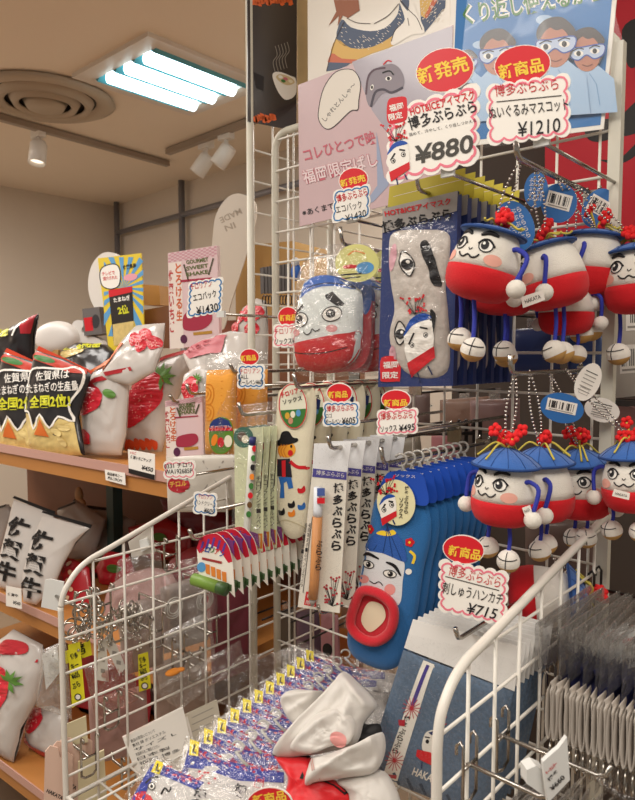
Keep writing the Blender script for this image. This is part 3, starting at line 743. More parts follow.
mb.line(S, crv(k((430, -25), (450, -45), (470, -40)), 3), 1.3, FRED, 0.0009)
mb.poly(S, k((395, 300), (410, 380), (432, 520), (455, 540), (455, 560), (380, 640), (330, 660), (400, 560)), paper('#98a3bd'), 0.0004)
tag(mb.build('poster', None, S.at((375, 208))), 'glossy pink poster with a speech bubble hanging on the grid panel', 'poster')
# men with eye masks
k = K(450, 0, 3.432)
S = Pl((0, 0.852, 1.8), az=180); mb = MB()
pb = mat('blue_poster_print', '#4c82be', 0.7, coat=0.0, spec=0.2, var=0.18, scale=5)
mb.slab(S, [(452, -40), (624, -75), (603.5, 129), (447, 149)], WHITE, 0.0015)
mb.poly(S, [(458, -40), (619, -75), (600.5, 125), (451, 143)], pb)
for x, y, r_ in ((466, 60, 5), (480, 45, 4), (545, 20, 5), (470, 90, 7)): mb.ell(S, x, y, r_*1.8, r_, paper('#a9c4e0'), 0.0005)
TG = paper('#3f7a34')
for L_, m_, lf in ((0.07, WHITE, 0.0007), (0.02, TG, 0.001)): mb.text(S, 'くり返し使えるから', *k((52, 90), (525, 5)), 22, m_, lf, L_)
HR = paper('#4a4342'); MSK = paper('#b9c9e4'); MBL = paper('#3f58a8'); SHT = paper('#a9c6e4'); SK2 = paper('#b97a62')
MANS = [0]
def man(c, s, tilt=0):
    x, y = c; B = MANS[0]*0.0013; MANS[0] += 1
    mb.poly(S, [(x-s*1.1, y+s*1.6), (x-s*.5, y+s*1.0), (x+s*.6, y+s*.95), (x+s*1.5, y+s*1.7), (x+s*1.7, y+s*3.6), (x-s*1.2, y+s*3.8)], SHT, B+0.0005)
    mb.line(S, [(x+s*.1, y+s*1.4), (x+s*.5, y+s*2.0), (x+s*.7, y+s*3.2)], 0.8, paper('#7fa3cc'), B+0.0007)
    mb.ell(S, x, y, s*.92, s*1.22, HR, B+0.0006, tilt); mb.ell(S, x-s*.05, y+s*.28, s*.78, s*1.02, SK2, B+0.0008, tilt)
    mb.poly(S, crv([(x-s*.9, y-s*.1), (x-s*.5, y-s*.75), (x, y-s*.55), (x+s*.5, y-s*.65), (x+s*.85, y-s*.25), (x+s*.95, y-s*.6), (x+s*.3, y-s*1.2), (x-s*.5, y-s*1.1), (x-s*.95, y-s*.6)], 4, True), HR, B+0.001)
    mk = [(x-s*.95, y+s*.0), (x-s*.3, y-s*.08), (x+s*.9, y-s*.25), (x+s*.92, y+s*.3), (x+s*.4, y+s*.58), (x-s*.05, y+s*.36), (x-s*.5, y+s*.66), (x-s*.92, y+s*.5)]
    mb.poly(S, crv(mk, 4, True), MSK, B+0.0012); mb.line(S, crv(mk, 4, True), 1.3, MBL, B+0.0014, True)
    for ex, ey in ((x-s*.5, y+s*.28), (x+s*.42, y+s*.14)):
        mb.ell(S, ex, ey, s*.27, s*.16, WHITE, B+0.0014); mb.ell(S, ex, ey, s*.13, s*.15, INK, B+0.0016, n=12)
        mb.line(S, crv([(ex-s*.32, ey-s*.14), (ex, ey-s*.3), (ex+s*.3, ey-s*.24)], 4), 1.1, INK, B+0.0016)
    mb.line(S, crv([(x-s*.3, y+s*.92), (x, y+s*1.0), (x+s*.3, y+s*.88)], 4), 1.1, paper('#7a4a3c'), B+0.0012)
man((468, 62), 10); man((527, 58), 10); man((499, 52), 18.5); man((589, 50), 17.5); man((558, 43), 20)
tag(mb.build('poster', None, S.at((525, 138))), 'blue poster of smiling men wearing printed eye masks at the top right', 'poster')
S = Pl((0, 0.842, 1.8), az=180)
ac = [(455, -30), (608, -45), (617, 15), (622, 32), (624, 60), (606, 128), (452, 150)]
ac = [(470, -30), (600, -40), (618, 25), (623, 40), (622, 70), (606, 132), (452, 152)]
tag(MB().slab(S, ac, SHEETM, 0.0012).build('clear_sheet', None, S.at((530, 140))), 'clear plastic sheet over the blue eye mask poster', 'plastic sheet')
# ================================================================== pegs and card arms
def peg(px, py, Y, label, up=0.02, r=0.0026, m=None, ybase=None, name='display_hook'):
    a = P(px, py, Y=Y); yb = (ybase or GY)-0.004; m = m or CHROME
    t = thing(name, label, 'hook', (a.x, yb, a.z))
    pts = [(a.x, yb, a.z), (a.x, Y+0.008, a.z)] + [(a.x, Y+0.002, a.z+0.002), (a.x, Y-0.001, a.z+0.007), (a.x, Y-0.004, a.z+up)]
    MB().tube(pts, r, m, n=8).build('prong', t)
    mb = MB().box((a.x, yb, a.z-0.008), (0.022, 0.003, 0.026), m)
    mb.tube([(a.x-0.008, yb, a.z+0.006), (a.x-0.008, yb+0.004, a.z+0.009), (a.x-0.008, yb+0.008, a.z+0.004)], 0.0018, m, n=6).tube([(a.x+0.008, yb, a.z+0.006), (a.x+0.008, yb+0.004, a.z+0.009), (a.x+0.008, yb+0.008, a.z+0.004)], 0.0018, m, n=6)
    mb.build('back_clip', t)
    return a
def card_arm(px, py, Y, label, X=None):
    a = P(px, py, Y=Y); t = thing('card_arm', label, 'wire arm', (a.x, GY-0.004, a.z))
    MB().tube([(a.x, GY-0.004, a.z), (a.x, Y+0.004, a.z)], 0.0021, CHROME).build('rod', t)
    MB().box((a.x, Y+0.004, a.z), (0.016, 0.004, 0.009), HOLD).build('clip', t)
card_arm(540, 141, 0.645, 'thick wire arm holding the card above the upper plush dolls')
card_arm(446, 172, 0.648, 'wire arm holding the large card above the eye mask packs')
card_arm(350, 219, 0.703, 'wire arm holding the blue-edged eco bag card below the pink poster')
card_arm(219, 314, 0.607, 'long wire arm reaching left to the blue-edged card before the gingham packet')
card_arm(284, 345, 0.668, 'wire arm holding the pink-edged card at the left post')
card_arm(254, 386, 0.588, 'wire arm holding the small card over the orange packets')
card_arm(342, 424, 0.633, 'wire arm holding the blue-edged card above the long pen packs')
card_arm(398, 433, 0.603, 'wire arm holding the pink-edged card above the blue socks')
card_arm(181, 477, 0.563, 'wire arm holding the handwritten number card')
card_arm(205, 512, 0.503, 'wire arm holding the small blue-edged card above the left rail')

# ================================================================== plush dolls
FWHT = mat('white_plush', '#e9e3d8', 0.9, sheen=0.4, var=0.05, scale=120, bump=0.5, bscale=900)
FRED2 = mat('red_plush', '#d20f1c', 0.85, sheen=0.08, var=0.08, scale=90, bump=0.5, bscale=900)
FBLU = mat('blue_felt', '#2d62ae', 0.85, sheen=0.3, var=0.1, scale=150, bump=0.4, bscale=900)
FBLUD = mat('dark_blue_felt', '#21437f', 0.9, var=0.08, scale=150)
CORD = mat('blue_cord', '#2b36a6', 0.7, bump=0.5, bscale=700)
THR = mat('black_thread', '#17151a', 0.7); CHEEK = mat('pink_felt', '#e6a898', 0.9); TANF = mat('tan_leatherette', '#c79a56', 0.6, var=0.08, scale=80)
FLW = mat('red_felt_flower', '#e01a1e', 0.8); STEM = mat('yellow_felt_strip', '#cdbb4e', 0.85); TAGB = mat('blue_tag', '#2a6bb0', 0.4); TAGW = mat('white_tag', '#efe9e0', 0.45)
BEAD = mat('nickel_bead', '#c9c5bd', 0.2, metal=1.0)
PROF = [(0.0, -0.034), (0.016, -0.0335), (0.027, -0.031), (0.0345, -0.0255), (0.0385, -0.017), (0.04, -0.007), (0.0398, 0.0), (0.0388, 0.010), (0.0368, 0.020), (0.0338, 0.030), (0.0295, 0.039), (0.022, 0.046), (0.0, 0.049)]
PROFW = [Vector(p) for p in PROF]
def prad(z):
    for (a, b) in zip(PROF, PROF[1:]):
        if a[1] <= z <= b[1] and b[1] > a[1]: t = (z-a[1])/(b[1]-a[1]); return a[0]+(b[0]-a[0])*t
    return 0.01
class Rev:
    curved = True; lim = 7
    def __init__(s, M): s.M = M
    def at(s, p, lift=0):
        th = math.radians(p[0]); r = prad(p[1])+lift; return s.M @ Vector((r*math.sin(th), -r*math.cos(th), p[1]))
def barcode(mb, S, q, lift=0.0006, seed=1, n=22):
    rnd = random.Random(seed); mb.poly(S, q, TAGW, lift)
    for i in range(n):
        if rnd.random() < 0.4: continue
        u = 0.08+0.84*i/n; w = 0.84/n*rnd.choice((0.5, 0.9))
        mb.poly(S, [lerp2(q, u, 0.15), lerp2(q, u+w, 0.15), lerp2(q, u+w, 0.75), lerp2(q, u, 0.75)], BLACK, lift+0.0003)
    mb.line(S, [lerp2(q, 0.1, 0.88), lerp2(q, 0.9, 0.88)], math.dist(q[0], q[3])*0.07, GREY, lift+0.0003)
def plush(label, px, py, D, s, face, roll=0, legs=((-0.016, 0.034), (0.014, 0.044)), arms=(1, 1), peg_at=None, tags=(), pitch=0, cond=True, yellow=True, sway=0, seamlab=None, flat=1.0, hs=1.0):
    """seam centre seen at (px,py), depth D, radius scale s; face = turn to the viewer's left(-)/right(+)"""
    c = P(px, py, D=D); h = (c-CAM); h.z = 0; h.normalize(); rg = Vector((h.y, -h.x, 0)); f = math.radians(face)
    fd = -h*math.cos(f) + rg*math.sin(f); Yl = -fd; Zl = Vector((0, 0, 1)); Xl = Yl.cross(Zl)
    R0 = Matrix((Xl, Yl, Zl)).transposed().to_4x4()
    R1 = Matrix.Rotation(math.radians(roll), 4, h) @ Matrix.Rotation(math.radians(pitch), 4, rg)
    M = Matrix.Translation(c) @ R1 @ R0 @ Matrix.Scale(s, 4); S = Rev(M)
    t = thing('plush_doll', label, 'plush doll', tuple(c), 'plush doll key chains')
    t['group'] = 'plush doll key chains'
    rp = [p for p in PROF if p[1] <= 0]; wp = [p for p in PROF if p[1] >= 0]
    MB().lathe([(r*1.012, z) for r, z in rp] + [(0.0385, 0.001)], FRED2, M, 36).build('red_base', t)
    MB().lathe(wp, FWHT, M, 36).build('body', t)
    if abs(face) < 110:
        fb = MB()
        for sg in (-1, 1):
            e = 25*sg
            fb.ell(S, e, 0.0225, 12.0, 0.0068, WHITE, 0.0004, n=22)
            fb.tube([S.at(p, 0.0007) for p in ellp(e, 0.0225, 12.0, 0.0068, 0, 26)], 0.0007*s, THR, n=5, closed=True)
            fb.ell(S, e-2, 0.0232, 6.8, 0.0052, THR, 0.0009, n=18); fb.tube([S.at(p, 0.001) for p in crv([(e-14, 0.0235), (e-6, 0.0288), (e+5, 0.0288), (e+15, 0.0225)], 4)], 0.0011*s, THR, n=5); fb.ell(S, e-4, 0.0248, 2.4, 0.0017, WHITE, 0.0013, n=10)
            fb.tube([S.at(p, 0.0008) for p in crv([(e-15*sg, 0.0335), (e, 0.0372), (e+19*sg, 0.0352)], 5)], 0.0016*s, THR, n=6, rs=[0.0011*s+0.0014*s*math.sin(math.pi*(i+.5)/11) for i in range(11)])
            fb.ell(S, 42*sg, 0.0085, 15, 0.0062, CHEEK, 0.0006, n=20)
        fb.tube([S.at(p, 0.0008) for p in crv([(-19, 0.012), (-14, 0.0085), (-7, 0.0075), (0, 0.0105), (7, 0.0075), (14, 0.0085), (19, 0.012)], 4)], 0.0009*s, THR, n=5)
        fb.tube([S.at(p, 0.0006) for p in crv([(-3, 0.018), (0, 0.0155), (4, 0.018)], 4)], 0.0005*s, THR, n=5)
        fb.build('face', t)
    hb = MB(); hat = [(0.0, 0.0462), (0.028, 0.0445), (0.0405, 0.040), (0.0422, 0.0412), (0.0405, 0.0440), (0.030, 0.0525), (0.016, 0.0595), (0.004, 0.0635), (0.0, 0.064)]
    hat = [(r*hs, z) for r, z in hat]; hat = hat[:4] + [(r, 0.0436+(z-0.0436)*flat) for r, z in hat[4:]]; tz = 0.0436+(0.064-0.0436)*flat-0.064
    hb.lathe(hat, FBLU, M, 36)
    for i in range(12):
        a = math.radians(30*i+8); hb.tube([M @ Vector((r*math.cos(a), r*math.sin(a), z+0.0004)) for r, z in hat[4:]], 0.00035*s, FBLUD, n=4)
    hb.tube([M @ Vector((0.0412*hs*math.cos(2*math.pi*i/36), 0.0412*hs*math.sin(2*math.pi*i/36), 0.042)) for i in range(36)], 0.0018*s, FBLUD, n=6, closed=True)
    ho = hb.build('hat', t)
    fl = MB(); rnd = random.Random(label)
    for i in range(5):
        bx, by, bz = rnd.uniform(-0.014, 0.014), rnd.uniform(-0.012, 0.012), rnd.uniform(0.068, 0.088)+tz
        fl.tube([M @ Vector(p) for p in ((0, 0, 0.062+tz), (bx*.5, by*.5, bz-0.010), (bx, by, bz))], 0.0016*s, FLW if i % 2 else STEM, n=5)
        for k in range(5):
            a = 2*math.pi*k/5+i; fl.ball(M @ Vector((bx+0.0052*math.cos(a), by+0.0022*math.sin(a)*1.5, bz+0.0052*math.sin(a))), 0.0040*s, FLW, nu=8, nv=5)
    if yellow:
        for i in range(4):
            a = rnd.uniform(0, 6.28); fl.tube([M @ Vector(p) for p in crv([(0, 0, 0.062+tz), (0.014*math.cos(a), 0.014*math.sin(a), 0.069+tz), (0.030*math.cos(a), 0.030*math.sin(a), 0.056+tz*.5), (0.036*math.cos(a), 0.036*math.sin(a), 0.051)], 4)], 0.0013*s, STEM, n=5)
    fl.build('flower_spray', ho)
    for sg, on in zip((-1, 1), arms):
        if not on: continue
        sh = S.at((78*sg, 0.026), -0.001); el = S.at((84*sg, 0.019), 0.016*s); wr = S.at((76*sg, -0.004), 0.012*s)
        wr = wr + Vector((0, 0, -0.003)); a = MB().tube(crv([sh, sh*0.6+el*0.4+Vector((0, 0, 0.004*s)), el, wr], 5), 0.0028*s, CORD).build('arm', t)
        MB().ball(wr + Vector((0, 0, -0.008*s)), 0.0105*s, FWHT).build('hand', a)
    for i, (lx, ll) in enumerate(legs):
        top = M @ Vector((lx, -0.004 if i else 0.006, -0.030)); bot = top + Vector((0, 0, -ll*s)) + rg*(sway*s)
        l = MB().tube(crv([top, (top+bot)/2 + rg*0.0012, bot], 4), 0.0026*s, CORD).build('leg', t)
        sc = bot + Vector((0, 0, -0.011*s)); Rs = (R1 @ R0).to_3x3() @ Matrix.Rotation(math.radians(-20+40*i), 3, 'Z') if abs(roll) < 45 else R0.to_3x3()
        sb = MB(); nu, nv = 20, 12; r = 0.0142*s
        for (lo, hi, m_) in ((0, 7, FWHT), (7, 12, TANF)):
            vs = []; fs = []
            for j in range(lo, hi+1):
                b = math.pi*j/nv
                for k in range(nu): a = 2*math.pi*k/nu; vs.append(sc + Rs @ (Matrix.Rotation(math.radians(12), 3, 'X') @ Vector((r*math.sin(b)*math.cos(a), 1.05*r*math.sin(b)*math.sin(a), r*math.cos(b)*(1.05 if j < 7 else 0.92)))))
            for j in range(hi-lo):
                for k in range(nu): fs.append((j*nu+k, (j+1)*nu+k, (j+1)*nu+(k+1) % nu, j*nu+(k+1) % nu))
            sb.add(vs, fs, m_, True)
        X28 = Matrix.Rotation(math.radians(12), 3, 'X')
        sb.tube([sc + Rs @ (X28 @ Vector((0, -1.06*r*math.sin(b), 1.06*r*math.cos(b)))) for b in [0.25+1.5*q/8 for q in range(9)]], 0.0006*s, THR, n=5)
        sb.tube([sc + Rs @ (X28 @ Vector((1.03*r*math.sin(1.05)*math.sin(b), -1.09*r*math.sin(1.05)*math.cos(b), 1.07*r*math.cos(1.05)))) for b in [-1.2+2.4*q/8 for q in range(9)]], 0.0006*s, THR, n=5)
        sb.build('shoe', l)
    top = M @ Vector((0, 0, 0.063+tz))
    if peg_at is not None:
        cb = MB(); pk = Vector(peg_at)
        for off in (-0.0035, 0.0035):
            n = max(6, int((pk-top).length/0.0042))
            for i in range(n+1):
                u = i/n; p = top.lerp(pk, u) + rg*off*math.sin(math.pi*u)*1.4; cb.ball(p, 0.0016, BEAD, nu=6, nv=4)
        cb.build('ball_chain', t)
    for i, (tx, ty, trx, try_, rot, kind) in enumerate(tags):
        T = Pl(P(tx, ty, D=D+0.015-0.01*i), az=160-10*i); tb_ = MB()
        tb_.slab(T, ellp(tx, ty, trx, try_, rot, 30), TAGB if kind != 'w' else TAGW, 0.0008, TAGW)
        cr, sr = math.cos(math.radians(rot)), math.sin(math.radians(rot))
        g = lambda x, y: (tx+x*trx*cr-y*try_*sr, ty+x*trx*sr+y*try_*cr)
        if kind == 'b': barcode(tb_, T, [g(-.72, -.5), g(.66, -.5), g(.66, .3), g(-.72, .3)], seed=i)
        elif kind == 'w':
            for j in range(6): tb_.line(T, [g(-.55, -.5+j*.2), g(.5, -.5+j*.2)], 0.8, GREY if j else INK, 0.0005)
            tb_.line(T, [g(-.4, .35), g(.4, .35), g(.4, .65), g(-.4, .65)], 0.5, GREY, 0.0005, True)
        else:
            for j in range(5): tb_.text(T, 'ぶらぶら', g(-.6, -.45+j*.26), g(.6, -.45+j*.26), try_*.2, TAGW, 0.0005, 0.01)
        tb_.build('hang_tag', t)
    if seamlab:
        T = Pl(P(seamlab[0][0], seamlab[0][1], D=D-0.042*s), az=165); lb = MB().slab(T, seamlab, TAGW, 0.0006)
        q = seamlab; lb.text(T, 'HAKATA', lerp2(q, 0.15, 0.7), lerp2(q, 0.85, 0.7), math.dist(q[0], q[3])*0.35, INK, 0.0005); lb.build('seam_label', t)
    return t
pk1 = peg(517, 158, 0.655, 'chrome hook of the upper plush dolls', r=0.0032)
pk2 = peg(511, 374, 0.655, 'chrome hook of the lower plush dolls', r=0.0026)
def along(pk, y): return (pk.x, y, pk.z+0.002)
U = 0.04*668
plush('upper front plush doll looking left, hat tipped right', 483, 271, 0.71, 0.94, -30, roll=15, flat=0.35, hs=0.88, peg_at=along(pk1, 0.665), legs=((-0.024, 0.042), (0.000, 0.050)), tags=((515, 226, 19, 26, -20, 't'),), arms=(0, 1))
plush('second upper plush doll, turned away, a white label on its red seam', 553, 281, 0.755, 0.92, -88, roll=-14, flat=0.35, hs=0.88, peg_at=along(pk1, 0.70), legs=((-0.004, 0.050), (0.006, 0.046)), tags=((559, 203, 18, 20, 15, 'b'),), seamlab=[(521, 297), (543, 290), (545, 300), (523, 308)])
plush('upper plush doll in the third place, blue arm bent across it', 590, 270, 0.81, 0.95, -95, roll=6, flat=0.4, hs=0.88, peg_at=along(pk1, 0.75), legs=((-0.004, 0.036), (0.008, 0.040)), tags=((598, 208, 15, 21, 30, 'b'),))
plush('upper plush doll at the right picture edge with a frowning embroidered face', 638, 286, 0.78, 0.95, -14, roll=-4, flat=0.5, hs=0.88, peg_at=along(pk1, 0.80), legs=((-0.024, 0.042), (0.03, 0.04)))
plush('upper plush doll hidden behind the front one, only red base and shoe showing', 503, 289, 0.80, 0.93, -60, roll=5, flat=0.5, hs=0.88, peg_at=along(pk1, 0.73), legs=((0.006, 0.046), (0.018, 0.04)), tags=((536, 190, 12, 18, 5, 't'),))
plush('upper plush doll hanging low behind the second and third ones', 566, 313, 0.81, 0.8, 160, flat=0.5, hs=0.88, peg_at=along(pk1, 0.81), legs=((-0.02, 0.022), (0.016, 0.02)))
plush('lower front plush doll facing the aisle with a red flower upright on its hat', 504, 498, 0.70, 0.84, -34, roll=2, peg_at=along(pk2, 0.665), legs=((-0.026, 0.030), (0.012, 0.036)), tags=(), seamlab=[(522, 508), (530, 505), (532, 512), (525, 516)])
plush('lower plush doll second in the row, its face hidden by the front doll', 542, 495, 0.755, 0.87, -72, roll=-3, peg_at=along(pk2, 0.70), legs=((-0.004, 0.026), (0.004, 0.032)), tags=((562, 408, 22, 15, 12, 'b'), (588, 382, 12, 20, 25, 'w')))
plush('lower plush doll third in the row with one big eye and pink cheek in view', 582, 494, 0.805, 0.87, -18, roll=-5, peg_at=along(pk2, 0.75), legs=((-0.014, 0.024), (0.006, 0.02)), tags=((602, 410, 18, 12, 14, 'w'),))
plush('lower plush doll at the right picture edge beside the white upright', 633, 487, 0.73, 0.80, -16, roll=-4, peg_at=along(pk2, 0.80), legs=((-0.03, 0.024), (0.01, 0.02)), seamlab=[(614, 489), (630, 493), (629, 500), (612, 496)])
plush('plush doll tipped on its side below the lower row, red base to the left', 536, 597, 0.835, 0.97, -150, roll=84, legs=((-0.016, 0.012),), arms=(0, 0), peg_at=tuple(P(552, 556, Y=0.80)))
# ================================================================== hanging goods on the grid panel
def row(t, n, dy, base, dx=0.0, dz=0.0, jit=0.0, first='frontmost'):
    """repeat a finished thing back along its hook"""
    t['label'] = base % ('frontmost'); rnd = random.Random(base)
    for i in range(1, n):
        dup(t, (dx*i+rnd.uniform(-jit, jit)*.3, dy*i, dz*i), base % (ORD[i]), rnd.uniform(-jit, jit))
# ---- eye mask packs
k = K(280, 190, 3.528)
S = Pl(P(420, 290, Y=0.69), az=172)
YH = mat('yellow_header', '#c9b93a', 0.4); NV = mat('navy_card', '#27376f', 0.4, var=0.06, scale=30); SIL = mat('satin_mask', '#c4bbb2', 0.42, var=0.14, scale=70, bump=0.9, bscale=110, sheen=0.2)
STRIP = mat('grey_strip', '#a9a4a0', 0.35, coat=0.3)
t = thing('eye_mask_pack', '', 'eye mask pack', S.at((418, 200)), 'eye mask packs on the hook')
mb = MB().slab(S, [(388, 186), (464, 167), (462, 193), (386, 208)], YH, 0.001, lift=-0.004); mb.line(S, [(392, 196), (460, 179)], 0.6, CREAM, 0.0003-0.004); mb.build('header', t)
mb = MB(); mb.slab(S, [(383, 209), (458, 191), (453, 386), (378, 387)], NV, 0.012)
mb.slab(S, [(383, 209), (458, 191), (457, 211), (383, 233)], STRIP, 0.001, lift=0.0012)
T2 = Pl(S.o+S.n*0.0014, S.n)
mb.text(T2, 'HOT&ICEアイマスク', *k((372, 95), (605, 50)), 6.5, FRED, 0.0006, 0.03); mb.text(T2, '博多ぶらぶら', *k((365, 152), (608, 102)), 11.5, INK, 0.0006, 0.035)
mb.poly(S, crv(k((360, 592), (420, 588), (428, 600), (425, 668), (415, 675), (362, 676), (356, 660)), 4, True), FRED, 0.0012)
mb.text(S, '福岡', *k((366, 630), (420, 628)), 7, WHITE, 0.0018, 0.02); mb.text(S, '限定', *k((364, 666), (420, 664)), 7, WHITE, 0.0018, 0.02)
mb.build('backing_box', t)
mk = crv(k((400, 150), (500, 140), (590, 150), (600, 220), (585, 330), (592, 420), (600, 540), (590, 640), (520, 665), (440, 640), (395, 560), (388, 500), (405, 420), (392, 330), (385, 220)), 4, True)
D_ = Dome(S, mk, 0.007, back=0.0, pw=4, wob=0.002, seed=2, wf=0.13, lim=4); D_.lm = 1.6; mb = MB(); D_.mesh(mb, SIL, 20)
def eyepr(cx, cy, s, a):
    g = lambda x, y: (cx+(x*math.cos(a)-y*math.sin(a))*s, cy+(x*math.sin(a)+y*math.cos(a))*s)
    mb.poly(D_, crv([g(-1.3, 0), (g(-.6, -.6)), g(.4, -.75), g(1.3, 0), g(.4, .55), g(-.6, .5)], 4, True), WHITE, 0.0004)
    mb.line(D_, crv([g(-1.3, 0), g(-.6, -.6), g(.4, -.75), g(1.3, 0), g(.4, .55), g(-.6, .5)], 6, True), 1.2, INK, 0.0008, True)
    mb.ell(D_, *g(.1, -.1), s*.6, s*.55, INK, 0.0009); mb.ell(D_, *g(-.1, -.25), s*.18, s*.18, WHITE, 0.0012, n=12)
eyepr(*k((455, 262))[0], 10, 1.25); eyepr(*k((432, 505))[0], 9, 1.6)
mb.poly(D_, crv(k((505, 190), (525, 180), (545, 215), (560, 260), (578, 330), (568, 342), (545, 330), (530, 270), (512, 235)), 4, True), INK, 0.0008)
mb.poly(D_, crv(k((540, 430), (550, 425), (560, 450), (548, 520), (538, 500)), 4, True), INK, 0.0008)
mb.ell(D_, *k((405, 240))[0], 4, 14, paper('#d6a3ae'), 0.0004, 10); mb.ell(D_, *k((400, 580))[0], 4, 9, paper('#d6a3ae'), 0.0004, 0)
kk = lambda *p: k(*[(440+(x-60)*0.86, 430+(y-330)*1.0) for x, y in p])
face_small(mb, D_, kk, 0.001)
mo = mb.build('satin_mask', t)
Q = Quad(S.at((378, 387), .008), S.at((453, 386), .008), S.at((457, 213), .004), S.at((383, 235), .004), S.n, 0.004, 0.004, 5)
MB().puffy(Q, CLEAR, 14, 24, back=False).build('plastic_wrapper', t)
row(t, 7, 0.0235, '%s navy eye mask pack with yellow top on the hook')
a = peg(418, 190, 0.672, 'chrome hook of the eye mask packs', up=0.022)

# ---- pouch with a face
S = Pl(P(338, 300, Y=0.70), az=163)
t = thing('face_pouch', '', 'pouch', S.at((338, 240)), 'face pouches')
ol = crv(k((78, 360), (95, 320), (150, 300), (215, 310), (265, 340), (290, 370), (292, 470), (285, 560), (255, 610), (200, 635), (120, 640), (72, 625), (55, 590), (52, 520), (60, 440)), 5, True)
D_ = Dome(S, ol, 0.022, back=0.3, pw=3.2, lim=6); mb = MB()
PW = mat('white_pouch_cloth', '#e6ebe8', 0.7, var=0.04, scale=60); PR = mat('red_pouch_cloth', '#d41a26', 0.75, var=0.06, scale=60, bump=0.3, bscale=600); PB = mat('blue_pouch_cloth', '#2f62b8', 0.7, var=0.06, scale=60)
D_.mesh(mb, PW, 12)
mb.poly(D_, crv(k((78, 360), (95, 320), (150, 300), (215, 310), (265, 340), (268, 352), (200, 342), (140, 352), (85, 385)), 4, True), PB, 0.0005)
mb.poly(D_, crv(k((52, 560), (55, 545), (130, 528), (210, 512), (260, 505), (289, 500), (285, 560), (255, 610), (200, 635), (120, 640), (72, 625), (55, 590)), 4, True), PR, 0.0006)
mb.line(D_, crv(k((56, 572), (120, 578), (190, 572), (255, 555)), 5), 1.0, INK, 0.0011)
mb.line(D_, crv(k((82, 368), (140, 340), (200, 332), (265, 345)), 5), 1.0, INK, 0.001)
mb.poly(D_, k((62, 435), (100, 405), (106, 415), (72, 442)), INK, 0.0008); mb.poly(D_, k((180, 375), (205, 362), (248, 405), (240, 412), (222, 412), (186, 388)), INK, 0.0008)
for c, rx, ry in ((k((92, 460))[0], 8.5, 7), (k((206, 440))[0], 9.5, 7)):
    mb.ell(D_, *c, rx, ry, WHITE, 0.0007, -15); mb.line(D_, ellp(*c, rx, ry, -15, 30), 1.0, INK, 0.001, True); mb.ell(D_, c[0]-1, c[1]-.5, rx*.5, ry*.62, INK, 0.001); mb.ell(D_, c[0]-2, c[1]-2, 1.4, 1.2, WHITE, 0.0013, n=10)
mb.line(D_, crv(k((105, 500), (118, 512), (132, 505), (138, 492), (150, 500), (165, 492)), 5), 1.0, INK, 0.001)
for c in (k((72, 505))[0], k((205, 490))[0]): mb.ell(D_, *c, 5.5, 3.6, paper('#e9a0a0'), 0.0006)
mb.build('pouch_front', t)
mb = MB(); G = Pl(S.o - S.n*0.012, S.n)
mb.slab(G, crv(k((210, 318), (280, 330), (320, 360), (322, 440), (318, 560), (290, 620), (230, 640), (130, 645), (120, 600)), 4, True), PR, 0.014); mb.slab(G, crv(k((205, 318), (275, 325), (322, 350), (320, 410), (300, 440), (285, 400), (280, 350)), 4, True), PB, 0.012, lift=0.0008)
mb.build('gusset', t)
H = Pl(S.o + S.n*0.018, S.n); mb = MB()
mb.slab(H, ellp(*k((272, 258))[0], 22, 19, 0, 36), paper('#dcd98a'), 0.0008)
mb.poly(H, k((222, 268), (250, 262), (272, 266), (268, 276), (226, 278)), FRED); mb.ell(H, *k((300, 275))[0], 9, 6, LBLUE, 0.0004, -8)
mb.line(H, k((215, 300), (290, 294)), 1.6, INK); mb.line(H, k((228, 312), (285, 306)), 1.2, INK); mb.line(H, crv(k((240, 230), (265, 215), (300, 225)), 4), 1.2, ORANGE)
mb.build('round_tag', t)
Q = Dome(S, crv(k((60, 640), (45, 560), (62, 400), (72, 300), (110, 230), (170, 195), (250, 190), (330, 200), (345, 330), (330, 480), (318, 620), (250, 655), (120, 660)), 4, True), 0.033, back=0, pw=3.5, wob=0.009, seed=4, wf=0.14)
MB().add(*(lambda m: (m.v, m.f))(Q.mesh(MB(), CRINK, 14)), CRINK, True).build('plastic_wrapper', t)
t['label'] = 'front face pouch in a crinkled clear bag with a yellow round tag'
dup(t, (0.012, 0.06, 0.0), 'second face pouch, mostly hidden behind the front one')
peg(342, 244, 0.685, 'chrome hook of the face pouches', up=0.022)

# ---- cream socks with a figure
k = K(150, 380, 3.636)
S = Pl(P(292, 460, Y=0.62), az=164)
t = thing('cream_socks', '', 'socks', S.at((292, 385)), 'cream socks on the hook')
SKC = mat('cream_knit', '#e9e0c4', 0.85, var=0.05, scale=90, bump=0.5, bscale=800, sheen=0.3)
ol = crv(k((462, 110), (470, 40), (520, 25), (575, 15), (598, 40), (605, 110), (592, 250), (582, 400), (578, 520), (555, 565), (520, 578), (490, 560), (470, 520), (455, 460), (440, 400), (438, 320), (448, 220)), 5, True)
D_ = Dome(S, ol, 0.008, back=0.6, pw=3.5, lim=6); mb = MB(); D_.mesh(mb, SKC, 9)
mb.line(D_, crv(k((463, 520), (500, 505), (545, 520), (575, 540)), 4), 1.0, paper('#cfc3a0'), 0.0006)
mb.poly(D_, crv(k((452, 222), (480, 215), (490, 188), (515, 184), (530, 205), (548, 210), (545, 222), (500, 236), (462, 234)), 3, True), INK, 0.0006)
mb.ell(D_, *k((508, 250))[0], 9, 8, paper('#f0a637'), 0.0005); mb.ell(D_, *k((522, 262))[0], 2.6, 3, FRED, 0.0009, n=12); mb.ell(D_, *k((525, 238))[0], 1.1, 1.6, INK, 0.0009, n=10)
for x in (490, 500, 510): mb.line(D_, crv(k((x, 232), (x-12, 255), (x-2, 278)), 4), 1.0, paper('#d8812a'), 0.0008)
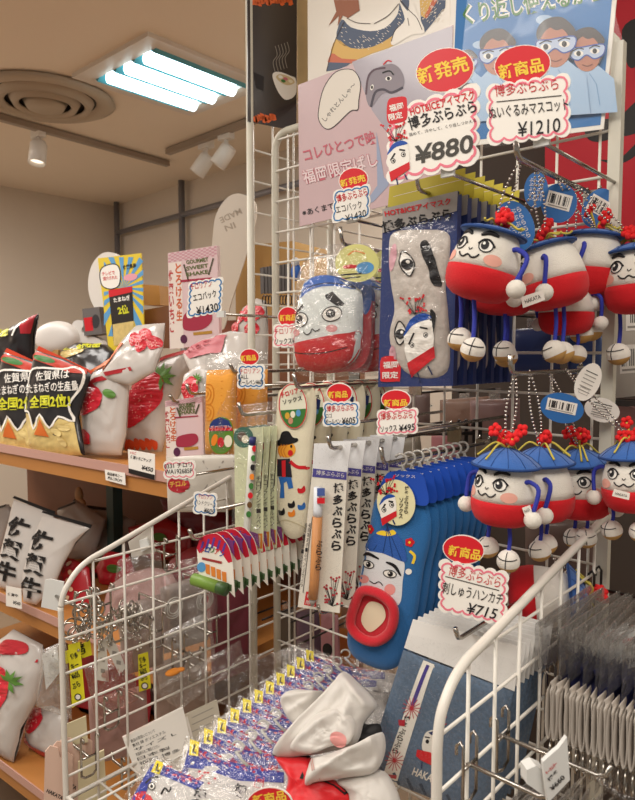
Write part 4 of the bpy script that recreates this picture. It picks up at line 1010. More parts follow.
mb.poly(D_, k((470, 285), (520, 282), (528, 350), (462, 345)), paper('#2a2430'), 0.0006); mb.poly(D_, k((490, 290), (505, 288), (505, 348), (492, 348)), FRED, 0.0009)
mb.line(D_, crv(k((475, 295), (450, 300), (442, 335)), 4), 4, FRED, 0.0006); mb.line(D_, crv(k((520, 292), (545, 312), (575, 315)), 4), 3.4, FRED, 0.0006); mb.ell(D_, *k((578, 318))[0], 2.2, 1.5, FRED, 0.0008, n=10)
mb.poly(D_, k((478, 348), (525, 350), (532, 388), (515, 392), (508, 365), (498, 370), (500, 425), (482, 425), (486, 380)), paper('#2f6cb8'), 0.0006)
for (x, y, m_) in ((455, 395, ORANGE), (560, 395, FRED), (460, 440, FRED), (525, 448, INK), (560, 455, paper('#2f6cb8')), (488, 475, INK), (525, 480, ORANGE)):
    c = k((x, y))[0]; mb.poly(D_, crv([(c[0]-3.5, c[1]-1.5), (c[0], c[1]-1), (c[0]+2.5, c[1]-4), (c[0]+3.5, c[1]+1), (c[0]+1, c[1]+3.5), (c[0]-3, c[1]+3)], 3, True), m_, 0.0006)
mb.build('sock', t)
mb = MB(); H = Pl(S.o+S.n*0.0095, S.n); mb.slab(H, ellp(*k((520, 95))[0], 14.5, 23, -4, 36), paper('#e8e6d0'), 0.0008)
mb.poly(H, [p for p in ellp(*k((520, 95))[0], 13, 21.5, -4, 40) if p[1] > 380+100/3.636], GREEN); mb.line(H, ellp(*k((520, 95))[0], 13.6, 22, -4, 40), 0.9, FRED, 0.0005, True)
mb.text(H, 'チロリアン', *k((478, 66), (560, 40)), 5.2, FRED, 0.0006, 0.03); mb.text(H, 'ソックス', *k((485, 90), (555, 74)), 5, INK, 0.0006, 0.02)
for (x, y, m_) in ((500, 130, paper('#d9a63a')), (520, 125, CREAM), (540, 120, LBLUE), (512, 148, SKIN)): mb.ell(H, *k((x, y))[0], 2.4, 3.4, m_, 0.0006)
mb.build('oval_label', t)
mb = MB()
cuff = k((572, 18), (600, 40), (612, 60), (612, 100), (590, 95), (578, 60)); G = Pl(S.o - S.n*0.004, S.n)
mb.slab(G, k((578, 60), (618, 72), (614, 108), (584, 100)), NAVY, 0.002); mb.slab(G, k((596, 66), (606, 69), (604, 104), (594, 102)), FRED, 0.001, lift=0.0006); mb.build('striped_cuff', t)
row(t, 6, 0.034, '%s pair of cream socks with a printed figure and oval label', dx=0.0)
peg(296, 388, 0.60, 'chrome hook of the cream socks', up=0.018)

# ---- ballpoint packs with a green roundel
S = Pl(P(252, 480, Y=0.575), az=160)
t = thing('pen_pack', '', 'pen pack', S.at((252, 425)), 'green roundel pen packs')
PCARD = mat('pale_green_card', '#d8dcb6', 0.5); 
mb = MB().slab(S, k((306, 178), (412, 172), (412, 625), (310, 612)), PCARD, 0.0012)
mb.ell(S, *k((340, 208))[0], 10, 10.5, paper('#2d6a58')); mb.ell(S, *k((335, 205))[0], 4.5, 5, paper('#5f4a3a'), 0.0006); mb.ell(S, *k((347, 215))[0], 3.6, 4, CREAM, 0.0008)
mb.vtext(S, 'チロリアンボールペン', k((395, 350))[0], k((396, 545))[0], 4.2, INK)
for i in range(4):
    a = k((316+25*i, 555+i))[0]; mb.poly(S, [a, (a[0]+5, a[1]), (a[0]+5, a[1]+15), (a[0], a[1]+15)], paper('#d98632' if i % 2 else '#c5702a')); mb.line(S, [(a[0]+2.5, a[1]+2), (a[0]+2.5, a[1]+13)], 0.7, CREAM, 0.0006)
mb.build('card', t)
mb = MB(); ax = [S.at(p, 0.006) for p in k((382, 205), (380, 235), (374, 330), (366, 450), (360, 545), (358, 570), (356, 615))]
mb.tube(ax[:2], 0.0042, paper('#2b2f6a'), n=12).tube(ax[1:6], 0.0048, paper('#dcdcd2'), n=12).tube(ax[5:], 0.004, paper('#5f5f5c'), n=10, rs=[0.0045, 0.0012])
PS = Pl(S.o+S.n*0.011, S.n)
for i, m_ in enumerate((FRED, GREEN, INK, ORANGE, GREEN, FRED, paper('#6a4a2a'), GREEN)):
    c = k((380-3*i, 250+34*i))[0]; mb.ell(PS, c[0], c[1], 2.6, 3.2, m_, 0.0002*(i % 2), n=12)
mb.line(PS, k((388, 230), (378, 400)), 1.2, CHROME, 0.0005); mb.build('pen', t)
Q = Quad(S.at(k((310, 618))[0], .010), S.at(k((412, 628))[0], .010), S.at(k((412, 80))[0], .002), S.at(k((308, 92))[0], .002), S.n, 0.003, 0.004, 9)
MB().puffy(Q, CRINK, 10, 24, back=False).build('plastic_wrapper', t)
row(t, 4, 0.012, '%s pen pack with a green roundel on a pale card')
peg(241, 415, 0.56, 'chrome hook of the green roundel pen packs', up=0.016)

# ---- small striped packs in a row
S = Pl(P(216, 560, Y=0.52), az=168)
t = thing('biscuit_pack', '', 'small pack', S.at((214, 540)), 'small striped packs')
mb = MB(); top = crv(k((170, 612), (185, 575), (215, 560), (250, 562), (285, 605), (300, 660)), 4)
mb.slab(S, top + k((308, 790), (290, 770), (178, 720)), paper('#f2ece0'), 0.001)
mb.poly(S, top + k((285, 665), (250, 612), (215, 595), (180, 630)), paper('#c8203a'), 0.0003)
for x in (185, 205, 225, 245, 265): mb.line(S, k((x+10, 570+abs(x-220)*.5), (x, 610+abs(x-220)*.3)), 2.2, paper('#5b3f9a'), 0.0005)
for ch, x, y, m_ in (('チ', 182, 628, FRED), ('ロ', 200, 625, BLUE), ('リ', 217, 626, GREEN), ('ア', 235, 632, FRED), ('ン', 253, 640, BLUE)): mb.text(S, ch, *k((x, y), (x+16, y+3)), 5.5, m_, 0.0008, 0.03)
mb.line(S, k((190, 648), (262, 664)), 2.4, paper('#a33a3a'), 0.0006); mb.ell(S, *k((188, 680))[0], 4.5, 5, LBLUE, 0.0006)
for i in range(4): a = k((202+20*i, 668+9*i))[0]; mb.poly(S, [a, (a[0]+4.4, a[1]+1), (a[0]+4.8, a[1]+11), (a[0]+.6, a[1]+9.5)], paper('#e2853a'), 0.0006)
mb.build('card', t)
mb = MB().tube([S.at(p, 0.007) for p in k((172, 718), (262, 748))], 0.0078, paper('#6f8f3a'), n=14); mb.tube([S.at(p, 0.007) for p in k((262, 748), (290, 756))], 0.0081, paper('#39552c'), n=14); mb.build('green_roll', t)
mb = MB().slab(Pl(S.o-S.n*.004, S.n), k((232, 560), (300, 585), (306, 640), (280, 600)), paper('#7a3a7a'), 0.001); mb.build('back_flap', t)
row(t, 10, 0.014, '%s small striped pack with a green roll on its hook')
peg(192, 540, 0.50, 'chrome hook of the small striped packs', up=0.014)

# ---- long pen packs
k = K(290, 370, 2.583)
S = Pl(P(326, 540, Y=0.60), az=166)
t = thing('long_pen_pack', '', 'pen pack', S.at((328, 445)), 'long packs with vertical writing')
mb = MB().slab(S, k((58, 255), (148, 262), (128, 628), (20, 612)), paper('#e8e2d4'), 0.0014)
mb.slab(S, k((62, 190), (158, 188), (148, 264), (58, 256)), paper('#e9e9ea'), 0.001); mb.poly(S, k((60, 254), (147, 264), (146, 284), (58, 276)), paper('#4a4390'), 0.0004)
mb.text(S, '博多ぶらぶら', *k((68, 270), (140, 278)), 4.5, WHITE, 0.0007)
mb.vtext(S, '博多ぶらぶら', k((126, 292))[0], k((119, 470))[0], 10, INK, 0.0006, 0.035)
for dx, y1 in ((52, 560), (42, 570)): mb.vtext(S, '福岡限定ボールペンぶらぶら', k((dx, 395))[0], k((dx-22, y1))[0], 2.4, INK)
mb.line(S, k((58, 380), (34, 575), (50, 578), (70, 384)), 0.6, INK, 0.0005, True)
mb.poly(S, k((42, 572), (70, 576), (67, 612), (36, 606)), FRED); mb.text(S, '福岡', *k((43, 588), (66, 591)), 4, WHITE, 0.0006); mb.text(S, '限定', *k((41, 604), (65, 608)), 4, WHITE, 0.0006)
rnd = random.Random(12)
for i in range(24):
    a = (k((112, 580))[0][0]+rnd.uniform(-9, 9), k((112, 580))[0][1]+rnd.uniform(-18, 10)); mb.line(S, [k((110, 610))[0], a], 0.4, INK); mb.ell(S, *a, 1.2, 1.2, paper('#b5303a'), 0.0006, n=7)
mb.build('card', t)
mb = MB(); ax = [S.at(p, 0.007) for p in k((80, 300), (79, 360), (78, 375), (70, 540), (66, 585), (64, 605))]
mb.tube(ax[:3], 0.0055, paper('#dfe3ea'), n=12).tube(ax[2:5], 0.006, paper('#c88a54'), n=12).tube(ax[4:], 0.005, GREY, n=10, rs=[0.0055, 0.0015]); PS = Pl(S.o+S.n*0.0134, S.n)
mb.poly(PS, k((70, 305), (90, 305), (90, 325), (70, 325)), paper('#4a60a0'), 0); mb.poly(PS, k((70, 330), (90, 330), (90, 345), (70, 345)), FRED, 0.0002); mb.vtext(PS, 'ぶらぶら', k((77, 440))[0], k((73, 520))[0], 6, INK, 0.0004, 0.02); mb.build('pen', t)
Q = Quad(S.at(k((20, 612))[0], .012), S.at(k((128, 628))[0], .012), S.at(k((158, 188))[0], .003), S.at(k((62, 190))[0], .003), S.n, 0.003, 0.003, 3)
MB().puffy(Q, CLEAR, 8, 20, back=False).build('plastic_wrapper', t)
row(t, 5, 0.028, '%s long pen pack with bold vertical writing')
peg(330, 449, 0.585, 'chrome hook of the long pen packs', up=0.016)
peg(320, 614, 0.60, 'empty chrome hook under the long pen packs', up=0.012)

# ---- blue socks with a face
S = Pl(P(390, 560, Y=0.650), az=170)
t = thing('blue_socks', '', 'socks', S.at((392, 470)), 'blue face socks on hangers')
SB = mat('blue_knit', '#1c69aa', 0.85, var=0.06, scale=80, bump=0.6, bscale=900, sheen=0.3); SR = mat('red_knit', '#d0182a', 0.85, bump=0.6, bscale=900, sheen=0.3); SHAT = mat('hat_blue_knit', '#2c5cae', 0.85, bump=0.5, bscale=900); SW = mat('white_knit', '#dfe0e2', 0.85, bump=0.4, bscale=900); CRM = mat('cream_insole', '#e6d6b8', 0.85)
ol = crv(k((225, 330), (300, 320), (352, 345), (365, 420), (345, 520), (330, 620), (312, 700), (290, 755), (250, 775), (200, 762), (160, 735), (148, 690), (165, 610), (185, 520), (205, 420)), 5, True)
D_ = Dome(S, ol, 0.010, back=0.6, pw=3.4, lim=6); mb = MB(); D_.mesh(mb, SB, 10)
mb.poly(D_, crv(k((192, 480), (200, 455), (250, 462), (302, 485), (300, 540), (290, 600), (240, 590), (190, 570), (180, 540)), 4, True), SW, 0.0005)
mb.poly(D_, crv(k((195, 458), (220, 425), (262, 402), (295, 430), (310, 475), (303, 490), (250, 468)), 3, True), SHAT, 0.0007)
for q in ((205, 455), (225, 460), (250, 468), (275, 478), (298, 486)): mb.line(D_, k((262, 404), q), 0.8, paper('#1c3f7a'), 0.0011)
for c in (k((210, 497))[0], k((268, 520))[0]):
    mb.ell(D_, *c, 6.5, 3.6, WHITE, 0.0008, 12); mb.line(D_, ellp(*c, 6.5, 3.6, 12, 24), 0.9, INK, 0.0011, True); mb.ell(D_, c[0]+.5, c[1], 2.7, 2.7, INK, 0.0012); mb.ell(D_, c[0]-.5, c[1]-1, .8, .8, WHITE, 0.0014, n=8)
mb.line(D_, crv(k((190, 478), (210, 470), (240, 482)), 4), lambda u: 1.2+2*math.sin(math.pi*u), INK, 0.0011); mb.line(D_, crv(k((258, 490), (280, 500), (296, 525)), 4), lambda u: 1.2+2*math.sin(math.pi*u), INK, 0.0011)
mb.line(D_, crv(k((215, 538), (228, 545), (240, 540), (250, 550)), 4), 0.9, INK, 0.001)
mb.ell(D_, *k((198, 535))[0], 6, 4, paper('#e79a94'), 0.0008); mb.ell(D_, *k((268, 560))[0], 5.5, 5.5, paper('#e79a94'), 0.0008)
for c in (k((213, 408))[0], k((318, 440))[0]):
    for i in range(5): a = 2*math.pi*i/5; mb.ell(D_, c[0]+2.4*math.cos(a), c[1]+2.4*math.sin(a), 2.3, 2.3, FRED, 0.0007+.0001*i, n=10)
    mb.ell(D_, *c, 1.3, 1.3, YEL, 0.0014, n=8)
mb.poly(D_, crv(k((232, 418), (245, 410), (262, 412), (275, 408), (283, 418), (262, 424)), 3, True), YEL, 0.0009); mb.line(D_, crv(k((318, 462), (330, 475), (325, 495)), 4), 2.6, YEL, 0.0008); mb.ell(D_, *k((315, 515))[0], 3, 3, WHITE, 0.0008)
mb.build('sock', t)
mb = MB(); op = crv(k((185, 590), (205, 560), (250, 570), (282, 605), (275, 660), (240, 688), (200, 680), (172, 645)), 5, True)
mb.tube([S.at(p, 0.0135+D_.h(p)*0.3) for p in op], 0.0062, SR, n=10, closed=True)
mb.poly(D_, op, SR, 0.0012); mb.poly(D_, crv(k((205, 605), (222, 590), (250, 600), (258, 630), (240, 655), (215, 668), (195, 640)), 4, True), CRM, 0.0022); mb.build('red_opening', t)
mb = MB(); H = Pl(S.o+S.n*0.0125, S.n); mb.slab(H, crv(k((222, 335), (240, 280), (265, 262), (335, 268), (350, 300), (356, 345), (330, 350), (280, 330), (240, 345)), 4, True), paper('#2350b8'), 0.0008, lift=-0.002)
mb.text(H, 'ソックス', *k((270, 276), (322, 280)), 3, WHITE, 0.0006-0.002)
c = k((275, 342))[0]; mb.slab(H, ellp(*c, 19, 23, -10, 40), paper('#e9e2b4'), 0.0008, lift=0.0012)
H2 = Pl(H.o+H.n*0.0014, H.n); kk = lambda *p: k(*[(228+(x-60)*0.36, 290+(y-250)*0.36) for x, y in p]); face_small(mb, H2, kk, 0.0003)
mb.vtext(H2, '博多ぶらぶら', k((302, 300))[0], k((300, 372))[0], 4, INK, 0.0005, 0.02); mb.vtext(H2, 'ソックス', k((288, 330))[0], k((286, 385))[0], 4, INK, 0.0005, 0.02); mb.build('round_label', t)
HG = mat('clear_hanger', '#bdbab2', 0.12, spec=0.8)
mb = MB(); a = k((288, 232))[0]; mb.tube([S.at(p, 0.002) for p in [(a[0]+6*math.cos(x), a[1]+6*math.sin(x)) for x in [math.radians(g) for g in range(-150, 130, 20)]]], 0.0016, HG, n=6)
mb.tube([S.at(p, 0.002) for p in crv(k((294, 248), (290, 262), (262, 275), (240, 300)), 4)], 0.0018, HG, n=6).tube([S.at(p, 0.002) for p in crv(k((294, 248), (300, 262), (335, 272), (352, 310)), 4)], 0.0018, HG, n=6); mb.build('hanger', t)
row(t, 9, 0.018, '%s pair of blue socks with a face on a clear hanger')
peg(383, 464, 0.625, 'chrome hook of the blue socks', up=0.02)

# ---- denim handkerchief packs
k = K(360, 600, 3.175)
S = Pl(P(430, 690, Y=0.625), az=172)
t = thing('handkerchief_pack', '', 'handkerchief pack', S.at((440, 640)), 'denim handkerchief packs')
DEN = mat('denim', '#5b6f86', 0.85, var=0.45, scale=300, bump=0.5, bscale=900); DEN2 = mat('denim_edge', '#35475c', 0.85, var=0.25, scale=300); EMB = mat('embroidery_white', '#e6e1d6', 0.8)
mb = MB().slab(S, k((168, 62), (512, 150), (490, 290), (140, 152)), mat('white_header', '#f3f1ed', 0.4), 0.0012); mb.build('header', t)
TL, TR, BR, BL = k((138, 158), (488, 292), (400, 700), (18, 545))
D_ = Dome(S, dens([TL, TR, BR, BL], 6), 0.006, back=0.6, pw=7, lim=9); mb = MB(); D_.mesh(mb, DEN, 8)
for i in range(9): a = lerp2((TL, TR, BR, BL), i/9, 0.9); b = lerp2((TL, TR, BR, BL), (i+.55)/9, 0.98); mb.line(D_, [a, b], 3.2, DEN2, 0.0006)
mb.poly(D_, k((205, 188), (240, 202), (118, 590), (72, 570)), EMB, 0.0005); mb.poly(D_, k((216, 200), (226, 204), (180, 330), (168, 325)), paper('#4a3f86'), 0.0008)
mb.line(D_, k((240, 205), (122, 585)), 1.2, EMB, 0.0008)
mb.vtext(D_, '博多ぶらぶら', k((160, 360))[0], k((118, 480))[0], 6.5, INK, 0.0009, 0.02)
RE = paper('#b52a38')
for cx, cy in ((172, 335), (118, 500)):
    for i in range(14): a = 2*math.pi*i/14; mb.line(D_, [k((cx, cy))[0], k((cx+30*math.cos(a), cy+34*math.sin(a)))[0]], 0.7, RE, 0.001)
mb.poly(D_, k((130, 372), (152, 372), (150, 392), (132, 390)), RE, 0.0011); mb.poly(D_, k((95, 545), (125, 548), (122, 560), (95, 556)), RE, 0.0011)
mb.poly(D_, crv(k((212, 420), (232, 405), (262, 412), (260, 480), (235, 480), (205, 465)), 3, True), EMB, 0.0007); mb.poly(D_, k((225, 412), (262, 400), (268, 418), (235, 420)), NAVY, 0.0009)
mb.poly(D_, k((190, 465), (250, 478), (258, 500), (245, 520), (200, 498), (186, 485)), FRED, 0.001); mb.ell(D_, *k((222, 440))[0], 1.8, 2.2, INK, 0.001, n=10); mb.ell(D_, *k((246, 445))[0], 1.8, 2.2, INK, 0.001, n=10); mb.line(D_, k((214, 425), (230, 428)), 1.2, INK, 0.001)
for i in range(16): mb.line(D_, [k((250, 405))[0], (k((250, 405))[0][0]+random.Random(i).uniform(-3, 11), k((250, 405))[0][1]-random.Random(i+50).uniform(2, 14))], 0.8, RE, 0.001)
for a in (k((205, 505), (203, 525)), k((240, 515), (242, 540))): mb.line(D_, a, 1.4, NAVY, 0.001)
mb.text(D_, 'HAKATA', *k((172, 545), (262, 580)), 8, EMB, 0.001, 0.02)
mb.build('denim_cloth', t)
Q = Quad(S.at(BL, .008), S.at(BR, .008), S.at(k((505, 190))[0], .002), S.at(k((155, 105))[0], .002), S.n, 0.004, 0.004, 8)
MB().puffy(Q, CLEAR, 14, 18, back=False).build('plastic_wrapper', t)
row(t, 8, 0.0115, '%s denim handkerchief pack with a white header')
peg(457, 640, 0.600, 'chrome hook of the denim handkerchief packs', up=0.014)
# ================================================================== goods on the left shelves
BAGW = mat('white_foil_bag', '#cbc5bf', 0.28, var=0.05, scale=20, coat=0.3); BAGK = mat('black_foil_bag', '#232023', 0.35, coat=0.4); BAGR = mat('red_foil', '#b82430', 0.35, coat=0.4); SILV = mat('silver_foil', '#b6b0aa', 0.25, metal=0.5)
STRAW = mat('strawberry_print', '#d8283a', 0.4, var=0.25, scale=160, coat=0.3); LEAF = paper('#5c8a3c'); CHIPW = mat('clear_window_chips', '#d9c07a', 0.4, var=0.35, scale=60, coat=0.5)
def sh(px, py, off):
    d = ray(px, py); return CAM + d*(((S1+SN*off-CAM).dot(SN))/d.dot(SN))
def seat(px, py, Z, az=166, el=8): return Pl(P(px, py, Z=Z), az=az, el=el)
def bag(name, label, cat, S, ol, th, m, draw=None, crimps=(), wob=0.006, seed=1, group=None, wf=0.11, pw=2.4, c=None):
    o = S.at((sum(p[0] for p in ol)/len(ol), max(p[1] for p in ol))); o.z = max(o.z, 1.1845 if S.o.z > 1.15 else 0.772 if S.o.z > 0.74 else 0.347)
    t = thing(name, label, cat, o, group); D = Dome(S, ol, th, back=0.8, pw=pw, wob=wob, seed=seed, wf=wf, c=c, lim=6); D.lm = 5; mb = MB(); D.mesh(mb, m, 15)
    if draw: draw(mb, D)
    zs = 1.1845 if S.o.z > 1.15 else 0.772 if S.o.z > 0.74 else 0.347
    mb.v = [(v[0], v[1], max(v[2], zs)) for v in mb.v]; mb.build('bag_body', t); pass
    for (pts, cm) in crimps:
        mb = MB().slab(S, pts, cm, 0.0012, lift=0.002); mb.build('crimped_edge', t)
    return t
def strawberry(mb, D, c, rx, ry, rot, leaf=None, lift=0.0006):
    mb.poly(D, [(x, y) for x, y in [(c[0]+(a*math.cos(math.radians(rot))-b*math.sin(math.radians(rot))), c[1]+(a*math.sin(math.radians(rot))+b*math.cos(math.radians(rot)))) for a, b in crv([(-rx*.95, -ry*.35), (-rx*.5, -ry*.95), (0, -ry), (rx*.5, -ry*.95), (rx*.95, -ry*.35), (rx*.7, ry*.35), (0, ry), (-rx*.7, ry*.35)], 4, True)]], STRAW, lift)
    rnd = random.Random(int(c[0]*7+c[1])); PALR = paper('#f0a09a')
    for i in range(int(rx*2.2)):
        a = rnd.uniform(0, 6.28); r = math.sqrt(rnd.random())*.8; p = (c[0]+rx*r*math.cos(a)*.8, c[1]+ry*r*math.sin(a)*.8); mb.ell(D, *p, .55, .75, PALR, lift+0.0004, rot, 6)
    if leaf:
        for g in (-150, -110, -70, -30, 10, 60):
            a = math.radians(g+rot); L = rx*.75; mb.poly(D, [leaf, (leaf[0]+L*.5*math.cos(a-.35), leaf[1]+L*.5*math.sin(a-.35)), (leaf[0]+L*math.cos(a), leaf[1]+L*math.sin(a)), (leaf[0]+L*.5*math.cos(a+.35), leaf[1]+L*.5*math.sin(a+.35))], LEAF, lift+0.0008)
LIME = paper('#d8d830')
# ---- onion chip bags
k = K(0, 300, 4.446); S = seat(55, 457, 1.184)
def onion(k, full=True):
    def d(mb, D):
        wl = crv(k((150, 330), (185, 305), (300, 310), (345, 300), (390, 330), (372, 400), (330, 470), (345, 540), (290, 520), (250, 570), (205, 510), (175, 575), (150, 500), (118, 490), (135, 420)), 3, True)
        mb.line(D, wl, 2.0, WHITE, 0.0007, True)
        mb.poly(D, k((165, 565), (205, 515), (248, 575), (292, 528), (345, 545), (372, 690), (180, 690), (120, 640), (118, 500), (150, 510)), CHIPW, 0.0004)
        mb.poly(D, k((180, 600), (210, 530), (245, 610)), paper('#d8702e'), 0.0009)
        for (x, y, a) in ((280, 590, .5), (310, 570, .2), (300, 630, .9)): c = k((x, y))[0]; mb.ell(D, *c, 6, 3, paper('#e6cf8c'), 0.0009, a*60)
        mb.ell(D, *k((215, 265))[0], 11, 3, GREEN, 0.0008, 15); mb.poly(D, k((150, 260), (175, 230), (390, 310), (400, 330), (330, 325)), paper('#c23a26'), 0.0006)
        mb.text(D, '佐賀県は', *k((190, 365), (335, 352)), 9.5, WHITE, 0.001, 0.012); mb.text(D, 'たまねぎの生産量', *k((150, 420), (372, 405)), 10, WHITE, 0.001, 0.012); mb.text(D, '全国2位!', *k((160, 485), (340, 478)), 13, LIME, 0.001, 0.03)
    return d
ol = dens(k((160, 222), (290, 262), (408, 322), (385, 400), (350, 520), (378, 690), (180, 692), (135, 640), (120, 500), (135, 330)), 3)
t = bag('onion_chip_bag', 'black chip bag with full white and yellow lettering, leaning at the shelf front', 'chip bag', S, ol, 0.019, BAGK, onion(k), [(k((165, 222), (175, 205), (415, 318), (400, 335)), paper('#d4472c'))], seed=3, wob=0.003)
k2 = lambda *p: [(x-32, y+2) for x, y in k(*p)]
S2 = seat(15, 459, 1.184); S2.o = S2.o + SN*0.12
bag('onion_chip_bag', 'black chip bag cut by the left picture edge on the upper shelf', 'chip bag', S2, [(x-32, y+2) for x, y in ol], 0.019, BAGK, onion(k2), [([(x-32, y+2) for x, y in k((165, 222), (175, 205), (415, 318), (400, 335))], paper('#d4472c'))], seed=5, wob=0.003)
S3 = Pl(sh(20, 400, 0.12), az=166)
def d3(mb, D):
    mb.poly(D, k((118, 100), (170, 62), (150, 150), (125, 150)), BAGR, 0.0005); mb.text(D, '全国2位!', *k((-40, 175), (75, 160)), 9, LIME, 0.001, 0.05); mb.line(D, crv(k((100, 160), (110, 110), (140, 95)), 4), 1.6, WHITE, 0.0008)
bag('onion_chip_bag', 'black chip bag with a red upper corner standing behind the others on the left', 'chip bag', S3, dens(k((-60, 190), (60, 115), (172, 60), (150, 160), (145, 420), (-60, 420)), 3), 0.03, BAGK, d3, seed=7)
S4 = Pl(sh(88, 400, 0.13), az=170, el=25)
def d4(mb, D):
    mb.line(D, k((300, 225), (460, 205)), 5, LIME, 0.0008); mb.text(D, '全国2位!', *k((370, 240), (470, 225)), 6, LIME, 0.001, 0.05); mb.ell(D, *k((340, 250))[0], 15, 4, CHIPW, 0.0006, -10)
bag('onion_chip_bag', 'black and yellow chip bag lying back between the onion and strawberry bags', 'chip bag', S4, dens(k((270, 230), (350, 190), (480, 200), (520, 240), (470, 420), (330, 420)), 3), 0.025, BAGK, d4, seed=8)
# ---- strawberry bags, upper shelf
k = K(100, 310, 4.233); S = seat(150, 452, 1.19, 160)
def ds(mb, D):
    strawberry(mb, D, k((195, 385))[0], 20, 31, 28, k((285, 285))[0])
    mb.line(D, k((215, 232), (285, 200), (365, 178)), 4, BAGR, 0.0008)
    for i in range(6): c = k((128+24*i, 570))[0]; mb.poly(D, crv([(c[0]-3, c[1]-5), (c[0]+1, c[1]-6+i % 2*2), (c[0]+3, c[1]-2), (c[0]+2, c[1]+4), (c[0]-2, c[1]+5)], 3, True), paper('#d8502a'), 0.0008)
    mb.poly(D, k((70, 550), (95, 510), (125, 505), (118, 545), (100, 560)), paper('#d8502a'), 0.0008)
bag('strawberry_bag', 'white bag with one huge strawberry and orange lettering beside the shelf price tag', 'snack bag', S, dens(k((210, 235), (300, 195), (372, 176), (390, 240), (350, 330), (300, 440), (262, 600), (160, 610), (65, 585), (85, 500), (90, 440), (130, 340)), 3), 0.026, BAGW, ds, seed=11)
k = K(0, 300, 4.446); S = seat(102, 458, 1.184, 168)
def ds2(mb, D):
    strawberry(mb, D, k((415, 450))[0], 16, 17, 30); mb.line(D, k((370, 395), (460, 360), (560, 335)), 4.5, BAGR, 0.0008); mb.poly(D, k((380, 330), (430, 300), (520, 255), (500, 290), (420, 325)), paper('#d86a2a'), 0.0009); mb.ell(D, *k((520, 420))[0], 6, 4, LEAF, 0.0008, 30)
    mb.poly(D, crv(k((380, 590), (400, 575), (430, 600), (425, 640), (390, 635)), 4, True), STRAW, 0.0008)
bag('strawberry_bag', 'white strawberry bag with an orange flash, beside the black onion bag', 'snack bag', S, dens(k((360, 400), (430, 310), (500, 255), (578, 235), (570, 420), (560, 600), (540, 690), (380, 690), (370, 560)), 3), 0.024, BAGW, ds2, seed=13)
k = K(100, 310, 4.233); S = Pl(sh(135, 400, 0.10), az=172, el=20)
def ds3(mb, D):
    for x, y in ((175, 140), (215, 120), (245, 150), (200, 165)): strawberry(mb, D, k((x, y))[0], 6, 7, 20)
    mb.line(D, k((20, 260), (120, 150)), 4, paper('#d86a2a'), 0.0008); mb.line(D, k((40, 280), (160, 260)), 3.4, BAGR, 0.0008)
bag('strawberry_bag', 'white bag with a cluster of small strawberries lying back behind the huge one', 'snack bag', S, dens(k((0, 290), (90, 140), (160, 65), (275, 55), (265, 160), (230, 260), (130, 320)), 3), 0.022, BAGW, ds3, seed=17)
S = Pl(sh(200, 430, 0.05), az=160)
def ds4(mb, D): strawberry(mb, D, k((405, 340))[0], 9, 14, 10, k((435, 290))[0])
bag('strawberry_bag', 'white strawberry bag partly hidden by the orange packet', 'snack bag', S, dens(k((360, 270), (430, 225), (490, 240), (480, 420), (460, 720), (350, 720), (345, 400)), 3), 0.022, BAGW, ds4, seed=19)
S = Pl(sh(215, 380, 0.06), az=172, el=25)
def ds5(mb, D): mb.poly(D, k((370, 190), (450, 140), (560, 120), (540, 200), (400, 220)), paper('#c9727a'), 0.0006); mb.text(D, 'いちご', *k((400, 200), (500, 165)), 6, paper('#b03a48'), 0.001, 0.02)
bag('strawberry_bag', 'pale pink strawberry bag lying under the long left arm', 'snack bag', S, dens(k((350, 190), (430, 130), (560, 90), (640, 100), (640, 240), (560, 300), (400, 300)), 3), 0.02, BAGW, ds5, seed=23)
k = K(225, 290, 7.275); S = Pl(P(240, 330, Y=0.98), az=168)
def ds6(mb, D):
    for x, y, r in ((140, 200, 5), (200, 170, 7), (250, 180, 7), (90, 290, 6), (230, 300, 7)): strawberry(mb, D, k((x, y))[0], r, r*1.3, 15)
bag('strawberry_bag', 'strawberry bag standing behind the side panel post', 'snack bag', S, dens(k((60, 300), (130, 130), (230, 60), (300, 80), (310, 300), (300, 900), (280, 1540), (60, 1540)), 3), 0.02, BAGW, ds6, seed=29)
# ---- displays standing at the back of the upper shelf
k = K(80, 230, 4.233)
back = Pl(sh(120, 340, 0.2), az=172)
mb = MB().slab(back, k((75, 120), (258, 98), (270, 400), (262, 520), (125, 540)), paper('#e3c83a'), 0.003)
c0 = k((185, 245))[0]
for i in range(18):
    a = 2*math.pi*i/18; b = a+math.pi/18; ed = []
    for g in (a, b):
        d = (math.cos(g), math.sin(g)); t_ = min((24/abs(d[0]) if d[0] else 99), (33 if d[1] < 0 else 52)/abs(d[1]) if abs(d[1]) > 1e-3 else 99); ed.append((c0[0]+d[0]*t_*.82, c0[1]+d[1]*t_*.93))
    mb.poly(back, [c0]+ed, paper('#5f9fd0'), 0.0004)
mb.poly(back, crv(k((85, 190), (95, 160), (130, 145), (160, 150), (172, 185), (165, 235), (130, 250), (95, 235)), 4, True), WHITE, 0.0008); mb.line(back, crv(k((85, 190), (95, 160), (130, 145), (160, 150), (172, 185), (165, 235), (130, 250), (95, 235)), 4, True), 1, INK, 0.001, True)
mb.text(back, 'テレビで', *k((95, 195), (150, 188)), 4, FRED, 0.0012, .02); mb.text(back, '紹介された', *k((100, 215), (160, 208)), 4, FRED, 0.0012, .02)
mb.poly(back, k((122, 255), (222, 238), (232, 480), (145, 490)), paper('#2b2523'), 0.001); mb.poly(back, k((122, 255), (222, 238), (223, 262), (124, 285)), FRED, 0.0013)
